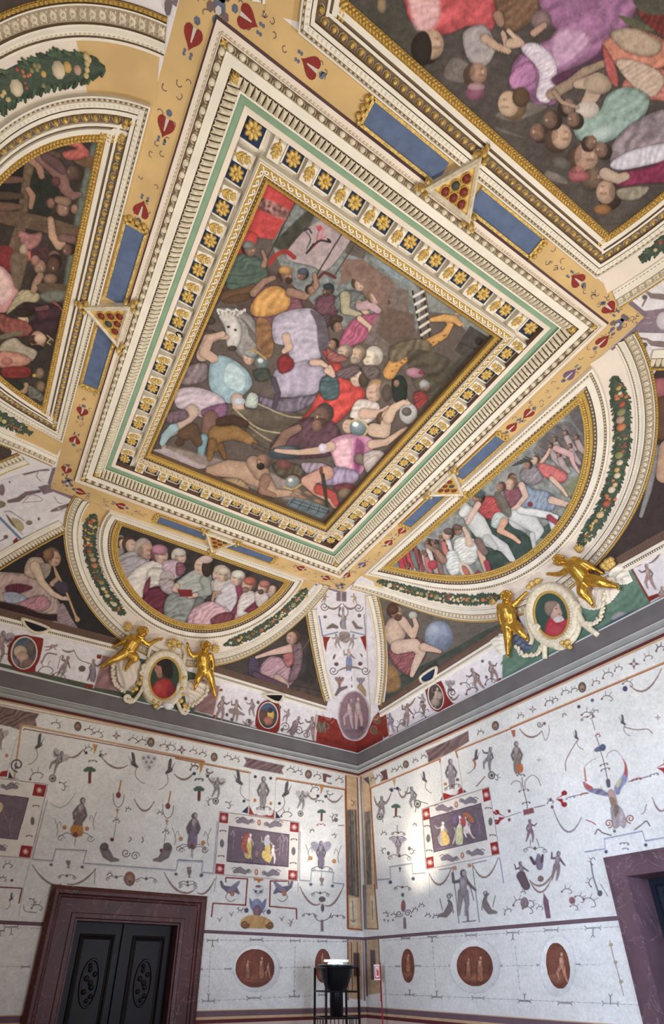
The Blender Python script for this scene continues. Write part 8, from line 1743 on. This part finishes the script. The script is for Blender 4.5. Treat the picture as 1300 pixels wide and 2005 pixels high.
for k, (l0, l1) in enumerate(((i0, mid-.012), (mid+.012, i1))):
    mb = MB(); q = [(l0, 0), (l1, 0), (l1, it), (l0, it)]; mb.add(np.vstack([P('A', q, -.14), P('A', q, -.20)]), [(0,1,2,3),(0,4,5,1),(1,5,6,2),(2,6,7,3),(3,7,4,0)])
    lf = mb.obj('door_leaf', 'walnut', d1)
    for z0, z1 in ((.25, .95), (1.10, it-.16)):
        mb = MB(); r = np.array([(l0+.13, z0), (l1-.13, z0), (l1-.13, z1), (l0+.13, z1)]); sweep(mb, 'A', r, [(-.035, -.14), (-.028, -.118), (-.008, -.112), (0, -.128), (.02, -.135), (.024, -.14)], None, True)
        c = r.mean(0); a = np.linspace(0, 2*PI, 24, endpoint=False); rx = (l1-l0)*.16; ry = (z1-z0)*.25
        sweep(mb, 'A', np.stack([c[0]+rx*np.cos(a), c[1]+ry*np.sin(a)*1.0], -1), [(-.02, -.14), (-.012, -.115), (.004, -.115), (.012, -.135)], None, True)
        for j in range(9): t = j/8; mb.add(P('A', c+np.array([math.sin(j*2.3)*rx*.5, (t-.5)*ry*1.5])+DOME8[0][:, :2]*(.07-.03*abs(t-.5)), -.14+DOME8[0][:, 2]*.022), DOME8[1])
        o = mb.obj('carved_panel', 'walnut', d1); o.parent = lf; o.matrix_parent_inverse = Matrix.Translation(-Vector(d1.location))@Matrix.Translation(Vector(d1.location))
    lf_ = lf
mb = MB(); q = [(mid-.03, 0), (mid+.03, 0), (mid+.03, it), (mid-.03, it)]; mb.add(np.vstack([P('A', q, -.105), P('A', q, -.15)]), [(0,1,2,3),(0,4,5,1),(1,5,6,2),(2,6,7,3),(3,7,4,0)]); mb.obj('meeting_stile', 'walnut', d1)
mb = MB(); q = [(u0, 0), (u1, 0), (u1, zt), (u0, zt)]; mb.add(P('A', q, -.24), [(0,1,2,3)]); mb.obj('dark_back', 'darksheet', d1)
d2 = D_.objects.new('door_2', None); C_.objects.link(d2); d2.location = tuple(P('B', (-5.25, 0), 0)); tag(d2, kind='structure')
v0, v1, vt = DR; path = np.array([(v1, 0), (v1, vt), (v0, vt), (v0, 0)])
mb = MB(); sweep(mb, 'B', path, [(0, -.02), (0, .012), (.004, .014), (.03, .014), (.034, .018), (.20, .018), (.204, .0), (.204, -.34)]); mb.obj('painted_surround', 'marble2', d2)
j0, j1, jt = v0+.204, v1-.204, vt-.204
mb = MB(); sweep(mb, 'B', np.array([(j1-.06, 0), (j1-.06, jt-.05), (j0+.06, jt-.05), (j0+.06, 0)]), [(-.06, -.34), (-.06, -.33), (0, -.32), (.03, -.30), (.07, -.30), (.08, -.33), (.14, -.34), (.15, -.40)]); mb.obj('inner_frame', 'bluewood', d2)
mb = MB(); q = [(v0, 0), (v1, 0), (v1, vt), (v0, vt)]; mb.add(P('B', q, -.42), [(0,1,2,3)]); mb.obj('dark_opening_sheet', 'darksheet', d2)  # flat dark sheet painted in place of the shaded room beyond

# ================================================================== uplighter in its black cage
def at(px, dist):
    r = rays(px); return CAMP+r*(dist/np.hypot(r[0], r[1]))
L0 = at((658, 1889), 8.75); k_ = ((L0-CAMP) @ RW[2])/FPX      # metres per pixel there
R0 = 33.5*k_; zr = L0[2]
lamp = empty('floor_uplighter', (L0[0], L0[1], 0), 'black bowl uplighter standing in a thin black cage in the corner', 'lamp')
zb = zr-44*k_; zn = zr-84*k_
mb = MB(); mb.lathe([(R0*1.0, zr), (R0*1.02, zr-.005), (R0*.97, zr-.03), (R0*.86, zr-.14), (R0*.66, zr-.25), (R0*.42, zb), (R0*.40, zb-.01)], (L0[0], L0[1], 0), 36); mb.lathe([(R0*.98, zr), (R0*.82, zr-.12), (R0*.3, zr-.22), (.001, zr-.23)], (L0[0], L0[1], 0), 36); mb.obj('bowl', 'black', lamp, smooth=True)
mb = MB(); mb.lathe([(R0*.38, zb), (R0*.38, zn), (.001, zn)], (L0[0], L0[1], 0), 28); mb.obj('ballast_cylinder', 'black', lamp, smooth=True)
M['rimsteel'] = mat('brushed rim', (150, 170, 165), .3, .8); M['lens'] = mat('lit lens', (255, 250, 235), .4, emit=6.0); M['whiteplastic'] = mat('white plastic', (226, 226, 222), .4)
mb = MB(); mb.lathe([(R0*1.03, zr+.004), (R0*1.05, zr), (R0*1.03, zr-.012), (R0*.98, zr-.004), (R0*.98, zr+.004), (R0*1.03, zr+.004)], (L0[0], L0[1], 0), 36); mb.obj('rim', 'rimsteel', lamp, smooth=True)
mb = MB(); mb.box((L0[0], L0[1], zr+.045), (R0*.72, R0*.25, .014), R=Matrix.Rotation(math.atan2(RW[0][1], RW[0][0]), 3, 'Z')); mb.obj('reflector_plate', 'whiteplastic', lamp)
mb = MB(); mb.lathe([(.001, zr+.022), (R0*.42, zr+.020), (R0*.44, zr+.0), (R0*.40, zr-.02)], (L0[0]-.05, L0[1]-.06, 0), 20); mb.obj('lens', 'lens', lamp, smooth=True)
cage = []; hw = 45*k_*.78; ca = math.atan2(RW[0][1], RW[0][0])+.33
for i in range(4): a = ca+PI/4+i*PI/2; cage.append(np.array([L0[0]+hw*1.414*math.cos(a)*.93, L0[1]+hw*1.414*math.sin(a)*.93]))
for i, c in enumerate(cage):
    mb = MB(); mb.box((c[0], c[1], (zr-.03)/2), (.011, .011, (zr-.03)/2)); mb.obj('leg', 'black', lamp)
for z in (zr-.035, zb, zn-.01, .35):
    mb = MB()
    for i in range(4): mb.tube([(*cage[i], z), (*cage[(i+1) % 4], z)], .010, 6)
    mb.obj('cage_rail', 'black', lamp)
mb = MB()
for i in range(4):
    for t in (.25, .5, .75): c = cage[i]*(1-t)+cage[(i+1) % 4]*t; mb = MB(); mb.tube([(*c, .35), (*c, zn-.01)], .006, 6); mb.obj('cage_bar', 'black', lamp)
l = D_.lights.new('uplighter_bulb', 'SPOT'); l.energy = 230; l.color = (1, .95, .88); l.spot_size = 1.65; l.spot_blend = .8; l.shadow_soft_size = .12; o = D_.objects.new('uplighter_bulb', l); C_.objects.link(o); o.location = (L0[0]-.05, L0[1]-.06, zr+.10); o.rotation_euler = (PI, 0, 0)
l = D_.lights.new('lamp_beam', 'SPOT'); l.energy = 330; l.color = (1, .90, .72); l.spot_size = .66; l.spot_blend = 1.0; l.shadow_soft_size = .08; o = D_.objects.new('lamp_beam', l); C_.objects.link(o); o.location = (L0[0], L0[1], zr+.09); o.rotation_euler = (Vector(P('B', UV('B', (838, 1635)), 0))-Vector(o.location)).to_track_quat('-Z', 'Y').to_euler()
# ================================================================== red post with extinguisher sign
M['redmetal'] = mat('red enamel', (150, 26, 44), .35); M['signwhite'] = mat('sign white', (226, 214, 206), .5); M['signred'] = mat('sign red', (186, 62, 50), .5)
S0 = at((744, 1884), 9.35); ks = ((S0-CAMP) @ RW[2])/FPX; post = empty('extinguisher_sign_post', (S0[0], S0[1], 0), 'thin red post with fire extinguisher sign in the corner', 'sign post')
mb = MB(); mb.tube([(S0[0], S0[1], 0.02), (S0[0], S0[1], S0[2])], 1.3*ks, 10); mb.obj('pole', 'redmetal', post, smooth=True)
mb = MB(); mb.lathe([(.001, .03), (.15, .025), (.16, 0)], (S0[0], S0[1], 0), 24); mb.obj('base', 'redmetal', post)
rt = RW[0].copy(); rt[2] = 0; rt /= np.linalg.norm(rt); fw = np.array([-rt[1], rt[0], 0]); fw = fw if (fw*(CAMP-S0)).sum() > 0 else -fw
sg = S0-rt*6.5*ks+np.array([0, 0, -17*ks])
def plate(mb, cx_, cz_, w_, h_, d, m=0):
    c = sg+rt*cx_*ks+np.array([0, 0, cz_*ks])+fw*d; mb.add([c-rt*w_*ks-[0, 0, h_*ks], c+rt*w_*ks-[0, 0, h_*ks], c+rt*w_*ks+[0, 0, h_*ks], c-rt*w_*ks+[0, 0, h_*ks]], [(0,1,2,3)], m)
mb = MB(); Rz = Matrix(((rt[0], fw[0], 0), (rt[1], fw[1], 0), (0, 0, 1))); mb.box(sg, (6*ks, .004, 13*ks), 0, Rz); plate(mb, 0, 0, 5, 10.5, .006, 1); plate(mb, 0, .6, 3.6, 9, .008, 0)
plate(mb, .2, -1, 1.5, 5, .010, 1); plate(mb, .2, 5, .6, 1.4, .010, 1); plate(mb, -1.2, 5.4, 1.2, .5, .010, 1); plate(mb, 2.3, -1, .5, 4, .010, 1); mb.obj('sign_plate', ['signwhite', 'signred'], post)
# ================================================================== smoke detector, hook
sd = off('cA', (329, 1383), .16); e = empty('smoke_detector', sd, 'round white smoke detector on the cornice under the dark-haired portrait', 'smoke detector')
kd = ((sd-CAMP) @ RW[2])/FPX; mb = MB(); mb.lathe([(.001, -6*kd), (6*kd, -5.5*kd), (7*kd, -2.5*kd), (10.5*kd, -2*kd), (11*kd, 2*kd), (9*kd, 4.5*kd), (.001, 5*kd)], sd, 28); mb.obj('housing', 'whiteplastic', e, smooth=True)
mb = MB(); mb.tube([sd+[-6*kd, 0, 0], sd+[-14*kd, .03, -3*kd], sd+[-18*kd, .12, -6*kd]], 2*kd, 8); mb.obj('mounting_arm', 'whiteplastic', e, smooth=True)
hk = P('F', UV('F', (349, 664)), -.1); mb = MB(); t = np.linspace(-.5, 4.2, 14); mb.tube(np.stack([hk[0]+.03*np.cos(t), np.full_like(t, hk[1]), hk[2]-.03+.03*np.sin(t)], -1), .007, 8); tag(mb.obj('iron_hook', 'black', None), 'small black iron hook on the left rosette row of the coffer', 'hook')
